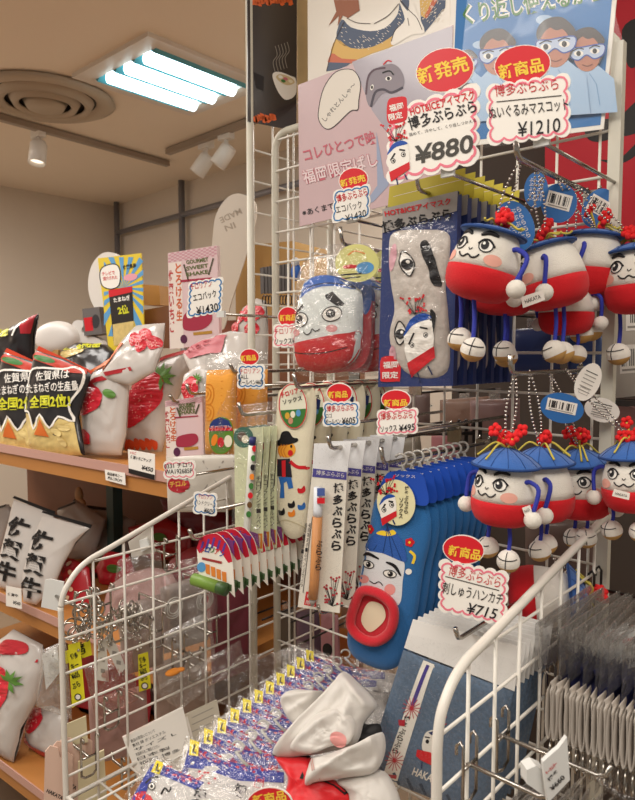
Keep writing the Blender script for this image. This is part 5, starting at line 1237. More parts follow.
mb.text(back, 'たまねぎ', *k((145, 308), (215, 296)), 5, WHITE, 0.0014, .03); mb.text(back, '2位', *k((165, 360), (210, 352)), 9, LIME, 0.0014, .04); mb.poly(back, k((140, 400), (228, 385), (232, 480), (145, 490)), CHIPW, 0.0013)
mb.text(back, '佐賀県産', *k((185, 170), (240, 160)), 5, INK, 0.0012, .03); mb.ell(back, *k((215, 200))[0], 7, 3.5, paper('#e8a2b0'), 0.001, -10)
tag(mb.build('display_card', None, back.at((123, 356))), 'yellow and blue rayed display card standing behind the bags', 'display card')
bd = Pl(sh(110, 330, 0.34), az=160)
tag(MB().slab(bd, ellp(108, 284, 20, 32, 0, 40), mat('white_disc', '#e6e0d8', 0.5), 0.02).build('white_disc', None, bd.at((108, 316))), 'large white round disc behind the yellow display card', 'disc')
mb = MB(); Dd = Dome(Pl(sh(60, 350, 0.28), az=165), ellp(58, 338, 22, 17, 0, 40), 0.03, pw=3); Dd.mesh(mb, mat('white_lid', '#ddd8d2', 0.4), 8); mb.slab(Dd.S, crv([(72, 326), (78, 320), (84, 324), (82, 332), (100, 340), (100, 350), (78, 352)], 4, True), mat('white_lid', '#ddd8d2'), 0.02)
tag(mb.build('rice_bowl_cover', None, Dd.S.at((60, 355))), 'white rounded lid with a small knob behind the black chip bags', 'lid')
kx = K(0, 300, 4.446); b5 = Pl(sh(92, 330, 0.3), az=165); mb = MB().slab(b5, kx((365, 40), (440, 30), (455, 150), (375, 160)), paper('#6f6a68'), 0.05); mb.poly(b5, kx((372, 80), (410, 75), (415, 135), (380, 140)), FRED); mb.ell(b5, *kx((425, 95))[0], 4, 7, paper('#3c3a3e'))
tag(mb.build('small_box', None, b5.at((92, 335))), 'small grey and red box behind the chip bags', 'box')
wb = mat('pale_wood_box', '#b8894f', 0.5, var=0.1, scale=20)
b6 = Pl(sh(150, 300, 0.3), az=165); tag(MB().slab(b6, k((265, 230), (335, 235), (340, 318), (268, 318)), wb, 0.06).build('wooden_box', None, b6.at((152, 305))), 'small pale wooden box beside the yellow display card', 'box')
b7 = Pl(sh(160, 330, 0.25), az=165); tag(MB().slab(b7, k((260, 340), (375, 320), (378, 500), (262, 500)), woodd, 0.12).build('brown_box', None, b7.at((155, 348))), 'brown wooden box between the display card and the gingham packet', 'box')
# tall gingham packet
GING = mat('pink_gingham', '#e0c4c6', 0.4, coat=0.3)
def gingham(mb, S, q, n):
    for i in range(n):
        for j in range(n//3):
            if (i+j) % 2: mb.poly(S, [lerp2(q, i/n, j*3/n), lerp2(q, (i+1)/n, j*3/n), lerp2(q, (i+1)/n, min(1, (j+1)*3/n)), lerp2(q, i/n, min(1, (j+1)*3/n))], paper('#cf9aa4'), 0.0004)
b8 = Pl(sh(195, 340, 0.12), az=160)
def ging_pack(S, f):
    mb = MB().slab(S, f((372, 98), (580, 65), (590, 480), (380, 505)), GING, 0.012)
    gingham(mb, S, f((375, 98), (578, 68), (580, 110), (374, 138)), 18)
    mb.poly(S, f((375, 140), (430, 133), (440, 500), (382, 503)), paper('#ecdfd6'), 0.0004)
    mb.vtext(S, '佐賀いちご', f((385, 170))[0], f((392, 440))[0], 4.6, paper('#c04a4a'), 0.0008, .03)
    mb.vtext(S, 'とろける生', f((416, 140))[0], f((422, 390))[0], 6, paper('#d0653a'), 0.0008, .03)
    for a in (f((440, 145), (460, 215)), f((565, 120), (545, 190))): mb.line(S, a, 1.6, paper('#55503e'), 0.0008)
    for i, w in enumerate(('GOURMET', 'SWEET', 'SHAKE')): mb.text(S, w, *f((452, 146+26*i), (545, 132+26*i)), 4, paper('#5f6a34'), 0.001, .03)
    mb.poly(S, f((425, 212), (560, 200), (560, 208), (426, 222)), paper('#a8344a'), 0.0008)
    mb.poly(S, crv(f((435, 400), (450, 350), (540, 330), (560, 380), (520, 420), (450, 425)), 4, True), paper('#a8344a'), 0.0008); mb.ell(S, *f((440, 462))[0], 3.4, 4.4, paper('#5b2a4a'), 0.0008); mb.line(S, f((480, 440), (560, 432)), 3, paper('#b8893a'), 0.0008)
    return mb
tag(ging_pack(b8, k).build('gingham_packet', None, b8.at((190, 348))), 'tall pink gingham packet standing on the upper shelf', 'packet')
# cardboard box and round sign behind the side panel
cbx = mat('cardboard', '#b08a4e', 0.7, var=0.08, scale=10); kk = K(220, 180, 5.718)
c = P(258, 265, Y=1.6); o = MB().box((c.x, c.y+0.12, c.z-0.06), (0.24, 0.24, 0.26), cbx, Matrix.Rotation(0.2, 3, 'Z')).build('cardboard_box', None, (c.x, c.y, c.z-0.19)); tag(o, 'plain cardboard box seen through the side grid panel', 'box')
o = MB().box((c.x-0.02, c.y+0.12, c.z-0.24), (0.42, 0.34, 0.10), mat('reddish_wood', '#8a4a30', 0.5, var=0.1, scale=12), Matrix.Rotation(0.2, 3, 'Z')).build('wooden_crate', None, (c.x, c.y, c.z-0.29)); tag(o, 'reddish brown wooden crate under the cardboard box', 'crate')
c2 = P(236, 240, Y=1.5); rs = Pl(c2, az=160); mb = MB().slab(rs, crv([(212, 245), (216, 215), (228, 197), (242, 194), (256, 205), (252, 235), (232, 300), (222, 330), (208, 300)], 5, True), mat('milky_sign', '#cfc5b6', 0.4), 0.004)
mb.text(rs, 'MADE', (240, 208), (219, 218), 6, paper('#a99c8c'), 0.0006, .02); mb.text(rs, 'IN', (234, 222), (224, 226), 6, paper('#a99c8c'), 0.0006, .02)
tag(mb.build('rounded_sign', None, rs.at((225, 328))), 'pale rounded sign with faint mirrored lettering beside the side panel', 'sign')
# dark grey strips hanging on the side panel
t = thing('strap_bundle', 'bundle of dark grey straps hanging behind the left post', 'straps', P(275, 267, Y=0.99), None)
for i in range(9):
    a = P(262+3.4*i, 267, Y=0.97+0.004*i); S9 = Pl(a, az=165); MB().slab(S9, [(260+3.4*i, 268-i*.5), (263.6+3.4*i, 267-i*.5), (264+3.4*i, 293), (260.6+3.4*i, 294)], mat('grey_strap', '#5c5654', 0.5), 0.002).build('strap', t)
mb = MB()
for i in range(16): a = P(264+2.3*i, 300, Y=0.985); mb.tube([a+Vector((0.005*math.cos(x), 0.002*i % 0.01, 0.010*math.sin(x))) for x in [g*.6 for g in range(11)]], 0.0012, mat('dark_ring', '#3b2f2c', 0.4, metal=0.4), n=5)
mb.build('ring_cluster', t)
a = P(296, 272, Y=1.0); tag(MB().ball(a, 0.013, paper('#2c5fb0'), (1, .6, 1.4)).ball(a+Vector((0.002, -0.004, 0.02)), 0.009, paper('#cfd6df')).build('blue_charm', None, tuple(a)), 'small blue and white charm hanging beside the dark straps', 'charm')
# ---- shelf price tags
k = K(100, 310, 4.233)
def shelf_tag(q, label, lines, strip=None):
    S = Pl(S1 + SD*0.0 - SN*0.008, n=-SN); o = S.at(q[3]); mb = MB().slab(S, q, CARD, 0.0008)
    for L in lines: mb.text(S, L[0], lerp2(q, L[1], L[3]), lerp2(q, L[2], L[3]), L[4], L[5], 0.0006, .02)
    if strip: mb.poly(S, [lerp2(q, 0, .8), lerp2(q, 1, .8), lerp2(q, 1, 1), lerp2(q, 0, 1)], BLACK, 0.0005)
    tag(mb.build('shelf_tag', None, o), label, 'price tag')
shelf_tag(k((118, 590), (232, 610), (232, 720), (122, 690)), 'white shelf price tag with a black bottom strip', [('いちご', .08, .3, .16, 2.6, FRED), ('佐賀いちごチップ', .08, .85, .36, 3.4, INK), ('¥450', .48, .92, .72, 4.6, INK)], True)
shelf_tag(k((20, 675), (105, 690), (108, 742), (24, 720)), 'small white shelf tag with two lines of black print', [('商品番号二一', .1, .85, .46, 3, INK), ('税込二四〇円', .1, .8, .84, 3, INK)])
c_ = P(258, 265, Y=1.6); o = MB().box((c_.x-0.02, c_.y+0.12, (c_.z-0.29)/2), (0.5, 0.4, c_.z-0.29), woodd, Matrix.Rotation(0.2, 3, 'Z')).build('wooden_cabinet', None, (c_.x, c_.y, 0)); tag(o, 'brown wooden cabinet under the crate beyond the side panel', 'cabinet')
# ---- middle shelf: white bags with brush writing
k = K(0, 470, 4.71); Z2 = 0.771
BLK = paper('#191718')
def beef(k, txt):
    def d(mb, D): mb.vtext(D, '佐賀牛', k(txt[0])[0], k(txt[1])[0], txt[2]*1.1, BLK, 0.0008, .04)
    return d
S = seat(25, 598, Z2, 166, 14)
bag('beef_snack_bag', 'white bag with black brush writing, leftmost on the middle shelf', 'snack bag', S, dens(k((65, 140), (150, 170), (258, 205), (200, 330), (150, 450), (110, 565), (20, 560), (-30, 540), (0, 400), (40, 250)), 3), 0.014, BAGW, beef(k, ((120, 225), (30, 535), 20)), [(k((62, 132), (70, 122), (262, 195), (258, 212)), BLK)], seed=31, wob=0.0015)
S = seat(45, 610, Z2, 166, 14)
bag('beef_snack_bag', 'white bag with black brush writing, in front beside the wing grid', 'snack bag', S, dens(k((205, 210), (320, 245), (425, 272), (360, 340), (300, 440), (250, 560), (170, 635), (110, 620), (105, 500), (150, 330)), 3), 0.014, BAGW, beef(k, ((225, 285), (145, 615), 21)), [(k((198, 200), (205, 192), (435, 258), (428, 275)), BLK)], seed=33, wob=0.0015)
for i, (pts, lab) in enumerate((((270, 190, 360, 140, 495, 230, 490, 260, 440, 420, 330, 420, 300, 300), 'grey-white bag with a black top band standing behind the front brush bags'), ((400, 170, 520, 180, 640, 240, 600, 420, 480, 440, 440, 300), 'grey-white bag at the back of the middle shelf near the wing rail'), ((-40, 190, 40, 160, 60, 200, 0, 420, -60, 420), 'white bag just inside the left picture edge on the middle shelf'))):
    pp_ = k(*[(pts[j], pts[j+1]) for j in range(0, len(pts), 2)]); S = Pl(P(pp_[0][0], 575, Z=Z2)+SN*(0.10+0.02*i), az=166, el=10)
    bag('beef_snack_bag', lab, 'snack bag', S, dens(pp_, 3), 0.022, mat('grey_foil_bag', '#aaa39d', 0.35, coat=0.3), lambda mb, D: mb.line(D, [lerp2((pp_[0], pp_[1], pp_[2], pp_[0]), .1, 0), lerp2((pp_[0], pp_[1], pp_[2], pp_[0]), .95, .1)], 2.5, BLK, 0.0008), seed=40+i)
a = P(52, 500, Z=0.96)+SN*0.1;  tag(MB().ball(a, 0.022, mat('kraft_bow', '#b38a5c', 0.6), (1, .5, 1.3)).ball(a+Vector((0.02, 0, -.025)), 0.018, mat('kraft_bow', '#b38a5c'), (1.2, .5, .8)).tube([a+Vector((-.02, 0, -.02)), a+Vector((.02, 0, -.07)), Vector((a.x+.02, a.y, .775))], 0.012, BLK).build('gift_bow', None, tuple(a-Vector((0, 0, .07)))), 'tan paper bow at the back of the middle shelf', 'bow')
S = Pl(P(13, 600, Z=0.80)-SN*0.03, n=-SN); mb = MB().slab(S, k((28, 545), (100, 560), (102, 655), (28, 640)), CARD, 0.001); mb.text(S, '佐賀牛', *k((35, 590), (85, 600)), 3, INK, .0006, .02); mb.text(S, '¥540', *k((60, 630), (95, 638)), 3.4, INK, .0006, .02)
tag(mb.build('shelf_tag', None, S.at((13, 606))), 'white shelf price tag under the brush writing bags', 'price tag')
# red bags further right on the middle shelf
k = K(40, 480, 3.175)
for i, (pts, lab, m_) in enumerate((((185, 270, 215, 225, 280, 235, 300, 290, 275, 360, 200, 360), 'red bag bulging behind the front corner of the left wing', STRAW), ((280, 150, 400, 120, 480, 160, 480, 230, 380, 260, 300, 230), 'red strawberry bag behind the left wing rail', BAGR), ((380, 60, 560, 80, 640, 140, 640, 300, 520, 300, 430, 180), 'dark red bag lying below the upper shelf end', mat('dark_red_foil', '#7c1c26', 0.4, coat=0.3)), ((470, 250, 640, 210, 640, 520, 480, 500), 'maroon bag low behind the small striped packs', mat('maroon_foil', '#6b2030', 0.45, coat=0.2)), ((180, 280, 260, 300, 300, 400, 200, 460, 120, 430), 'red and pink bag low behind the key rings', STRAW))):
    pp_ = k(*[(pts[j], pts[j+1]) for j in range(0, len(pts), 2)]); S = Pl(P(pp_[0][0]+20, 590, Z=Z2)+SN*(0.10 if i else 0.04), az=165, el=10)
    bag('red_snack_bag', lab, 'snack bag', S, dens(pp_, 4), 0.03, m_, (lambda mb, D: mb.ell(D, D.c[0]+5, D.c[1]-4, 6, 4, LEAF, 0.0008, 20)) if i in (0, 1) else None, seed=50+i, wob=0.01)
k = K(0, 470, 4.71); S = seat(78, 602, Z2+0.005, 166, 14)
def dch(mb, D):
    for j in range(5):
        for i_ in range(4): c = k((255+30*i_+(j % 2)*15, 415+40*j+i_*8))[0]; mb.ell(D, *c, 2, 2.6, paper('#e6c9a8') if i_ % 2 else paper('#8d2a2a'), 0.0008, 20, 8)
bag('patterned_red_bag', 'red packet with a brown chequered print beside the brush writing bags', 'snack bag', S, dens(k((245, 400), (350, 420), (420, 460), (440, 640), (360, 680), (300, 560)), 4), 0.018, BAGR, dch, seed=61)
# ---- bottom shelf: strawberry bags
k = K(0, 620, 4.443); S = seat(12, 762, 0.346, 168, 12)
def dsb(mb, D):
    strawberry(mb, D, k((20, 310))[0], 17, 26, 8, k((100, 260))[0]); mb.poly(D, crv(k((20, 120), (60, 80), (140, 100), (150, 140), (60, 145)), 4, True), BAGR, 0.0006); mb.line(D, k((15, 150), (190, 178)), 3, BAGR, 0.0008)
    mb.ell(D, *k((0, 520))[0], 7, 7, paper('#d8502a'), 0.0008)
bag('strawberry_bag', 'white strawberry bag standing on the lowest shelf at the left picture edge', 'snack bag', S, dens(k((20, 75), (60, 40), (190, 110), (200, 200), (165, 350), (100, 480), (60, 640), (-10, 590), (-60, 560), (-60, 120)), 3), 0.035, BAGW, dsb, seed=71)
S = seat(45, 755, 0.346, 168, 15)
def dsb2(mb, D): strawberry(mb, D, k((175, 440))[0], 12, 12, 0); mb.line(D, crv(k((130, 500), (170, 560), (230, 590)), 4), 6, BAGR, 0.0006)
bag('strawberry_bag', 'white and red strawberry bag on the lowest shelf beside the wing post', 'snack bag', S, dens(k((140, 390), (230, 380), (300, 420), (300, 600), (210, 610), (120, 550), (120, 470)), 3), 0.03, BAGW, dsb2, seed=73)

# further bags seen through the left wing
for i, (q, lab, m_, Zs, yb) in enumerate((
    ([(75, 640), (130, 630), (150, 680), (140, 760), (80, 765)], 'red and white bag on the lowest shelf behind the wing wires', STRAW, 0.346, 700),
    ([(135, 645), (200, 640), (215, 700), (200, 760), (140, 760)], 'grey-white bag on the lowest shelf under the middle of the wing', BAGW, 0.346, 700),
    ([(110, 585), (170, 570), (185, 640), (115, 645)], 'dull pink bag on the middle shelf behind the clear bags', mat('dull_pink_foil', '#b08a86', 0.4, coat=.3), Z2, 618),
    ([(170, 560), (240, 550), (248, 640), (180, 645)], 'crimson bag on the middle shelf behind the second clear bag', mat('crimson_foil', '#8c2430', 0.4, coat=.3), Z2, 620))):
    S = Pl(P(sum(p[0] for p in q)/len(q), yb+35, Z=Zs)+SN*(0.10), az=165, el=10)
    bag('snack_bag', lab, 'snack bag', S, dens(crv(q, 3, True), 2), 0.03, m_, (lambda mb, D: strawberry(mb, D, (D.c[0]-4, D.c[1]), 14, 18, 20)) if i == 1 else None, seed=120+i, wob=0.012)
c = sh(58, 350, 0.30); tag(MB().box((c.x, c.y, (c.z+1.183)/2), (0.16, 0.08, c.z-1.183), cbx).build('carton', None, (c.x, c.y, 1.183)), 'small carton under the white lid, hidden by the chip bags', 'box')
# ================================================================== the tray: bagged shirts, cloth and white cards
k = K(110, 690, 3.97)
SHIRTF = film('shirt_bag_film', 0.08, rough=0.07, bscale=60, bump=0.9)
TB = mat('blue_print_band', '#283a9c', 0.5, var=0.15, scale=120); TW = mat('white_cotton', '#d6d2ce', 0.8, var=0.04, scale=50, bump=0.3, bscale=500); TP = paper('#a03a6a'); YL = paper('#ecd833')
nz = nrm(150, 42)
S = Pl(P(193, 745, Z=0.945), n=nz)
t = thing('bagged_shirt', '', 'bagged shirt', S.at((190, 760)), 'bagged shirts stacked in the tray')
ol = dens([(190, 741), (225, 760), (312, 778), (330, 850), (160, 835)], 4)
D_ = Dome(S, ol, 0.008, back=0.6, pw=6, wob=0.003, seed=3, lim=8); mb = MB(); D_.mesh(mb, TW, 9)
mb.poly(D_, [(191, 742), (224, 761), (285, 773), (285, 784), (240, 782), (212, 772), (186, 768)], TB, 0.0006)
mb.poly(D_, [(186, 764), (191, 742), (198, 747), (180, 800), (174, 800)], TB, 0.0006)
rnd = random.Random(9)
for i in range(60): u = rnd.random(); mb.ell(D_, 199+u*80, 752+u*22+rnd.uniform(-3, 6), 1.5, 1.3, TP if i % 3 else FRED, 0.001, 0, 7)
mb.vtext(D_, '博多ぶらぶら', (244, 786), (222, 848), 13, INK, 0.001, 0.03)
mb.line(D_, [(258, 777), (266, 779), (264, 790), (256, 788)], 0.8, FRED, 0.001, True); mb.text(D_, '福岡', (258, 783), (265, 785), 4, FRED, 0.001, .02)
for i in range(8): mb.ell(D_, 207+rnd.uniform(-6, 10), 776+rnd.uniform(-4, 9), 1.6, 1.2, FRED, 0.0009, 0, 7)
mb.build('folded_shirt', t)
H = Pl(S.o+S.n*0.011, S.n); mb = MB().slab(H, [(190, 739), (199, 742), (198, 756), (189, 755)], YL, 0.0008); mb.text(H, 'L', (192, 753), (196, 754), 9, INK, 0.0005, .04); mb.build('size_label', t)
mb = MB().tube([H.at((238+5.5*math.cos(a), 747+5.5*math.sin(a)), 0.002) for a in [math.radians(g) for g in range(-170, 120, 20)]], 0.0015, mat('clear_hanger', '#bdbab2')).tube([H.at(p, 0.002) for p in ((236, 752), (242, 760), (248, 766))], 0.0018, mat('clear_hanger', '#bdbab2')); mb.build('hanger_hook', t)
Q = Dome(S, dens([(186, 735), (230, 748), (318, 768), (336, 855), (155, 840)], 4), 0.013, back=0, pw=5, wob=0.007, seed=8, wf=0.15)
mb = MB(); Q.mesh(mb, SHIRTF, 12); mb.build('plastic_wrapper', t)
stepv = (P(268, 686, Z=0.955)-P(193, 745, Z=0.945))/6
t['label'] = 'frontmost bagged white shirt in the pile with a yellow size label facing up'
for i in range(1, 11): dup(t, stepv*i, ('%s bagged shirt from the front in the pile, blue band and yellow label showing' % ORD[i]), rnd.uniform(-.04, .04))
# the nearest one, pushed to the left and showing a face
S = Pl(P(158, 775, Z=0.935), n=nz)
t = thing('bagged_shirt', 'bagged shirt nearest the camera showing a printed face beside its yellow label', 'bagged shirt', S.at((150, 800)), 'bagged shirts stacked in the tray')
D_ = Dome(S, dens([(153, 763), (163, 764), (245, 800), (260, 860), (110, 850), (128, 805)], 4), 0.009, back=0.6, pw=6, wob=0.003, seed=5, lim=8); mb = MB(); D_.mesh(mb, TW, 9)
mb.poly(D_, [(152, 764), (163, 765), (150, 790), (132, 850), (111, 850), (128, 805)], TB, 0.0006); mb.poly(D_, [(163, 765), (205, 783), (200, 792), (180, 783), (160, 775)], TB, 0.0006)
mb.poly(D_, crv(k((95, 437), (120, 410), (160, 412), (190, 470), (120, 480)), 4, True), FRED, 0.0009)
mb.line(D_, crv(k((150, 375), (175, 355), (205, 352)), 4), 2, INK, 0.001); mb.ell(D_, *k((178, 388))[0], 3.4, 3.6, WHITE, 0.001); mb.line(D_, ellp(*k((178, 388))[0], 3.4, 3.6), 0.8, INK, 0.0012, True); mb.ell(D_, *k((178, 388))[0], 1.4, 1.8, INK, 0.0013)
mb.line(D_, crv(k((215, 420), (230, 395), (245, 410), (255, 390)), 4), 1.6, INK, 0.001)
for i in range(26): u = rnd.random(); mb.ell(D_, 168+u*34, 768+u*16+rnd.uniform(-3, 6), 1.4, 1.2, FRED if i % 2 else TP, 0.001, 0, 7)
mb.vtext(D_, '博多ぶらぶら', (204, 790), (184, 852), 13, INK, 0.001, .03); mb.build('folded_shirt', t)
H = Pl(S.o+S.n*0.012, S.n); mb = MB().slab(H, k((185, 278), (215, 290), (195, 335), (162, 325)), YL, 0.0008); mb.text(H, 'L', *k((180, 322), (196, 326)), 8, INK, 0.0005, .04); mb.build('size_label', t)
Q = Dome(S, dens([(148, 757), (166, 757), (252, 795), (268, 862), (105, 855), (122, 800)], 4), 0.016, back=0, pw=5, wob=0.009, seed=18, wf=0.15); mb = MB(); Q.mesh(mb, SHIRTF, 12); mb.build('plastic_wrapper', t)
# badge card at the bottom edge
S = Pl(P(270, 795, Z=0.99), az=165); mb = MB().slab(S, ellp(269, 806, 24, 19, -8, 40), CARD, 0.001); mb.ell(S, 269, 806, 23, 18, BADGE, 0.0003, -8); mb.text(S, '新商品', (254, 806), (287, 800), 11, BYEL, 0.0006, .025); mb.slab(S, [(245, 815), (300, 812), (300, 870), (245, 872)], CARD, 0.001)
tag(mb.build('price_card', None, S.at((270, 868))), 'price card with a red oval badge at the bottom picture edge', 'price card')
# white cards standing in the tray
S = Pl(P(160, 745, X=-0.862), az=118, el=12)
mb = MB().slab(S, k((50, 190), (290, 70), (345, 300), (115, 362)), CARD, 0.008); mb.line(S, k((58, 200), (120, 355)), 1.2, WHITE, 0.0006)
for j in range(7): mb.text(S, ('商品の取扱いについて', '素材 綿 ポリエステル', 'サイズ L', '洗濯表示をご確認ください', '日本製', '福岡 博多', 'お手入れ方法')[j], lerp2(k((50, 190), (290, 70), (345, 300), (115, 362)), .1, .18+.1*j), lerp2(k((50, 190), (290, 70), (345, 300), (115, 362)), .5+.3*((j*7) % 3)/2, .18+.1*j), 3.4, INK, 0.0006)
tag(mb.build('information_card', None, S.at((140, 781))), 'white card of small black print leaning against the left wing', 'card')
S = Pl(P(198, 725, X=-0.85), az=118, el=12)
mb = MB().slab(S, k((298, 100), (425, 40), (445, 150), (325, 205)), mat('pale_card', '#cfc7b6', 0.4), 0.006); mb.line(S, k((303, 105), (328, 200)), 2.4, WHITE, 0.0006); 
for j in range(3): mb.line(S, k((325, 110+28*j), (410, 70+28*j)), 0.7, GREY, 0.0006)
tag(mb.build('information_card', None, S.at((191, 741))), 'smaller pale card standing behind the white card of black print', 'card')
# draped cloth
k = K(230, 660, 3.735); CL = mat('white_satin_cloth', '#d8d3cc', 0.5, var=0.03, scale=20, sheen=0.3); CR = mat('red_satin_cloth', '#d5141f', 0.5, sheen=0.2); CB = mat('black_cloth', '#1b1a1c', 0.7)
t = thing('draped_cloth', 'white cloth with red and black borders crumpled over the bagged shirts', 'cloth', P(320, 770, Z=0.97))
B0 = P(330, 740, Z=1.0); nz2 = nrm(156, 38)
def fold(ol, off, th, m, name, seed, wob=0.006, draw=None, pw=2.6, wf=0.05, c=None, cr=()):
    cr = [k((a, b), (c_, d))[0]+k((a, b), (c_, d))[1]+(amp, w) for (a, b, c_, d, amp, w) in cr]
    S = Pl(B0+nz2*off, n=nz2); D = Dome(S, crv(k(*ol), 4, True), th, back=0.5, pw=pw, wob=wob, seed=seed, wf=wf, lim=6, c=c, creases=cr); mb = MB(); D.mesh(mb, m, 18)
    if draw: draw(mb, D)
    mb.build(name, t)
def dA(mb, D):
    mb.ell(D, *k((412, 302))[0], 7.5, 7, paper('#f0a6a2'), 0.0012); 
fold([(190, 160), (200, 130), (240, 112), (330, 116), (345, 125), (300, 200), (250, 240), (215, 215)], 0.0, 0.014, CL, 'cloth_fold', 1, cr=[(200, 150, 330, 125, .006, 4), (215, 205, 320, 150, .005, 3)])
fold([(160, 352), (230, 250), (330, 150), (400, 75), (430, 45), (480, 85), (548, 160), (530, 200), (500, 240), (480, 300), (440, 325), (300, 356)], 0.012, 0.026, CL, 'cloth_fold', 2, 0.005, dA, wf=0.06, cr=[(175, 345, 425, 60, .010, 3.5), (260, 345, 470, 110, -.006, 5), (430, 60, 530, 200, .008, 4), (470, 120, 430, 310, .006, 4)])
fold([(225, 330), (260, 270), (320, 205), (400, 180), (450, 205), (470, 250), (440, 315), (380, 322), (300, 350)], 0.034, 0.012, CL, 'cloth_fold', 6, 0.008, lambda mb, D: mb.ell(D, *k((412, 302))[0], 7.5, 7, paper('#f0a6a2'), 0.0012), wf=0.07, cr=[(240, 320, 400, 190, .006, 4), (330, 330, 430, 200, -.005, 4), (400, 190, 460, 250, .005, 3)])
fold([(170, 365), (230, 362), (300, 362), (330, 400), (440, 490), (445, 540), (300, 640), (160, 640), (200, 520), (218, 440)], 0.006, 0.016, CR, 'red_border', 3, 0.006, lambda mb, D: (mb.line(D, k((160, 354), (300, 362), (282, 450)), 3, CB, 0.0015), mb.line(D, k((340, 440), (400, 465), (442, 500)), 5, CB, 0.0015)))
fold([(280, 464), (305, 370), (330, 365), (420, 335), (520, 300), (570, 270), (580, 340), (540, 420), (430, 440), (330, 455)], 0.026, 0.022, CL, 'cloth_fold', 4, 0.008, lambda mb, D: (mb.line(D, k((308, 375), (325, 420), (335, 452)), .8, paper('#c88a80'), 0.0012), mb.line(D, k((316, 372), (333, 418), (343, 450)), .8, paper('#c88a80'), 0.0012)), cr=[(300, 440, 540, 310, .006, 4), (340, 450, 560, 370, -.004, 4), (540, 300, 560, 400, .004, 3)])
fold([(400, 450), (540, 410), (600, 440), (640, 560), (560, 640), (450, 600), (445, 500)], 0.010, 0.016, CL, 'cloth_fold', 5)
fold([(485, 220), (510, 240), (560, 240), (560, 290), (490, 310), (470, 300)], 0.004, 0.006, CB, 'fold_gap_shade', 7)  # black piece stands in for the shaded gap between the folds
# clear packs lying at the back of the tray
for i, (q, lab) in enumerate((((270, 655, 300, 640, 345, 665, 320, 690), 'empty clear pack lying at the back of the tray by the grid'), ((350, 668, 395, 670, 395, 700, 365, 705), 'clear pack at the foot of the grid under the blue socks'))):
    S = Pl(P(q[0]+20, q[1]+15, Y=0.80-0.03*i), az=165, el=40); Q = Dome(S, dens([(q[j], q[j+1]) for j in range(0, 8, 2)], 4), 0.014, back=.5, pw=4, wob=0.006, seed=80+i, wf=.15); mb = MB(); Q.mesh(mb, CRINK, 10); tag(mb.build('clear_pack', None, S.at((q[6], q[7]))), lab, 'clear pack')
# ================================================================== goods outside the right wing
WX = -0.286
def side_peg(px, py, length, label, X=WX, sg=1, m=None, r=0.0021):
    a = P(px, py, X=X); m = m or CHROME; t = thing('display_hook', label, 'hook', tuple(a))
    s = sg
    MB().tube([(a.x, a.y, a.z), (a.x+s*(length-0.008), a.y, a.z), (a.x+s*length, a.y, a.z+0.003), (a.x+s*(length+0.004), a.y, a.z+0.014)], r, m).build('prong', t)
    mb = MB()
    for d in (-0.012, 0.012): mb.tube([(a.x+s*0.003, a.y+d, a.z-0.03), (a.x+s*0.003, a.y+d, a.z+0.020), (a.x, a.y+d, a.z+0.0245), (a.x-s*0.004, a.y+d, a.z+0.020), (a.x-s*0.004, a.y+d, a.z+0.012)], 0.0016, m, n=7)
    mb.tube([(a.x+s*0.003, a.y-0.012, a.z-0.03), (a.x+s*0.003, a.y, a.z-0.034), (a.x+s*0.003, a.y+0.012, a.z-0.03)], 0.0016, m, n=7).tube([(a.x+s*0.003, a.y-0.012, a.z), (a.x+s*0.003, a.y+0.012, a.z)], 0.0018, m, n=7)
    mb.build('back_clip', t); return a
e1 = side_peg(560, 650, 0.075, 'chrome hook on the right wing below the clear film packs')
e2 = side_peg(467, 763, 0.075, 'chrome hook low on the right wing, reaching to the white price holder')
side_peg(548, 688, 0.11, 'chrome hook on the right wing carrying the grey key straps')
side_peg(595, 588, 0.12, 'dark hook high on the right wing beside the upright', m=DARKW)
side_peg(500, 735, 0.10, 'chrome hook on the right wing between the two lower wires')
# price holders
PH = mat('white_holder_plastic', '#dfe0dd', 0.35); 
def holder(label, end, plate, block, lines, az):
    S = Pl(end+Vector((0.012, 0, 0)), az=az); t = thing('price_holder', label, 'price holder', S.at(plate[3]))
    MB().slab(S, plate, PH, 0.004).build('plate', t); q = [plate[0], plate[1], plate[-2] if len(plate) > 4 else plate[2], plate[-1] if len(plate) > 4 else plate[3]]
    mb = MB()
    for (b, u0, u1, v, h, m) in lines: mb.text(S, b, lerp2(q, u0, v), lerp2(q, u1, v), h, m, 0.0009, .02)
    mb.build('printed_label', t)
    MB().slab(Pl(end, az=az), block, PH, 0.012).build('clip_block', t)
holder('white price holder with red and black print at the bottom right', e2+Vector((0.08, 0, 0)), [(543, 762), (553, 753), (559, 748), (567, 737), (570, 780), (548, 803)], [(527, 770), (536, 766), (545, 770), (546, 797), (527, 784)], [('キーホルダー', .15, .9, .35, 4, RINK), ('博多', .2, .8, .55, 4, INK), ('¥660', .25, .9, .82, 4.6, INK)], 130)
holder('white price holder at the right picture edge above the grey key straps', e1+Vector((0.08, 0, 0)), [(619, 634), (645, 626), (645, 664), (620, 671)], [(603, 654), (612, 652), (620, 644), (620, 668), (604, 664)], [('めがねケース', .15, .8, .28, 4, RINK), ('博多ぶらぶら', .15, .8, .55, 3.6, INK), ('¥1100', .15, .8, .85, 4, INK)], 165)
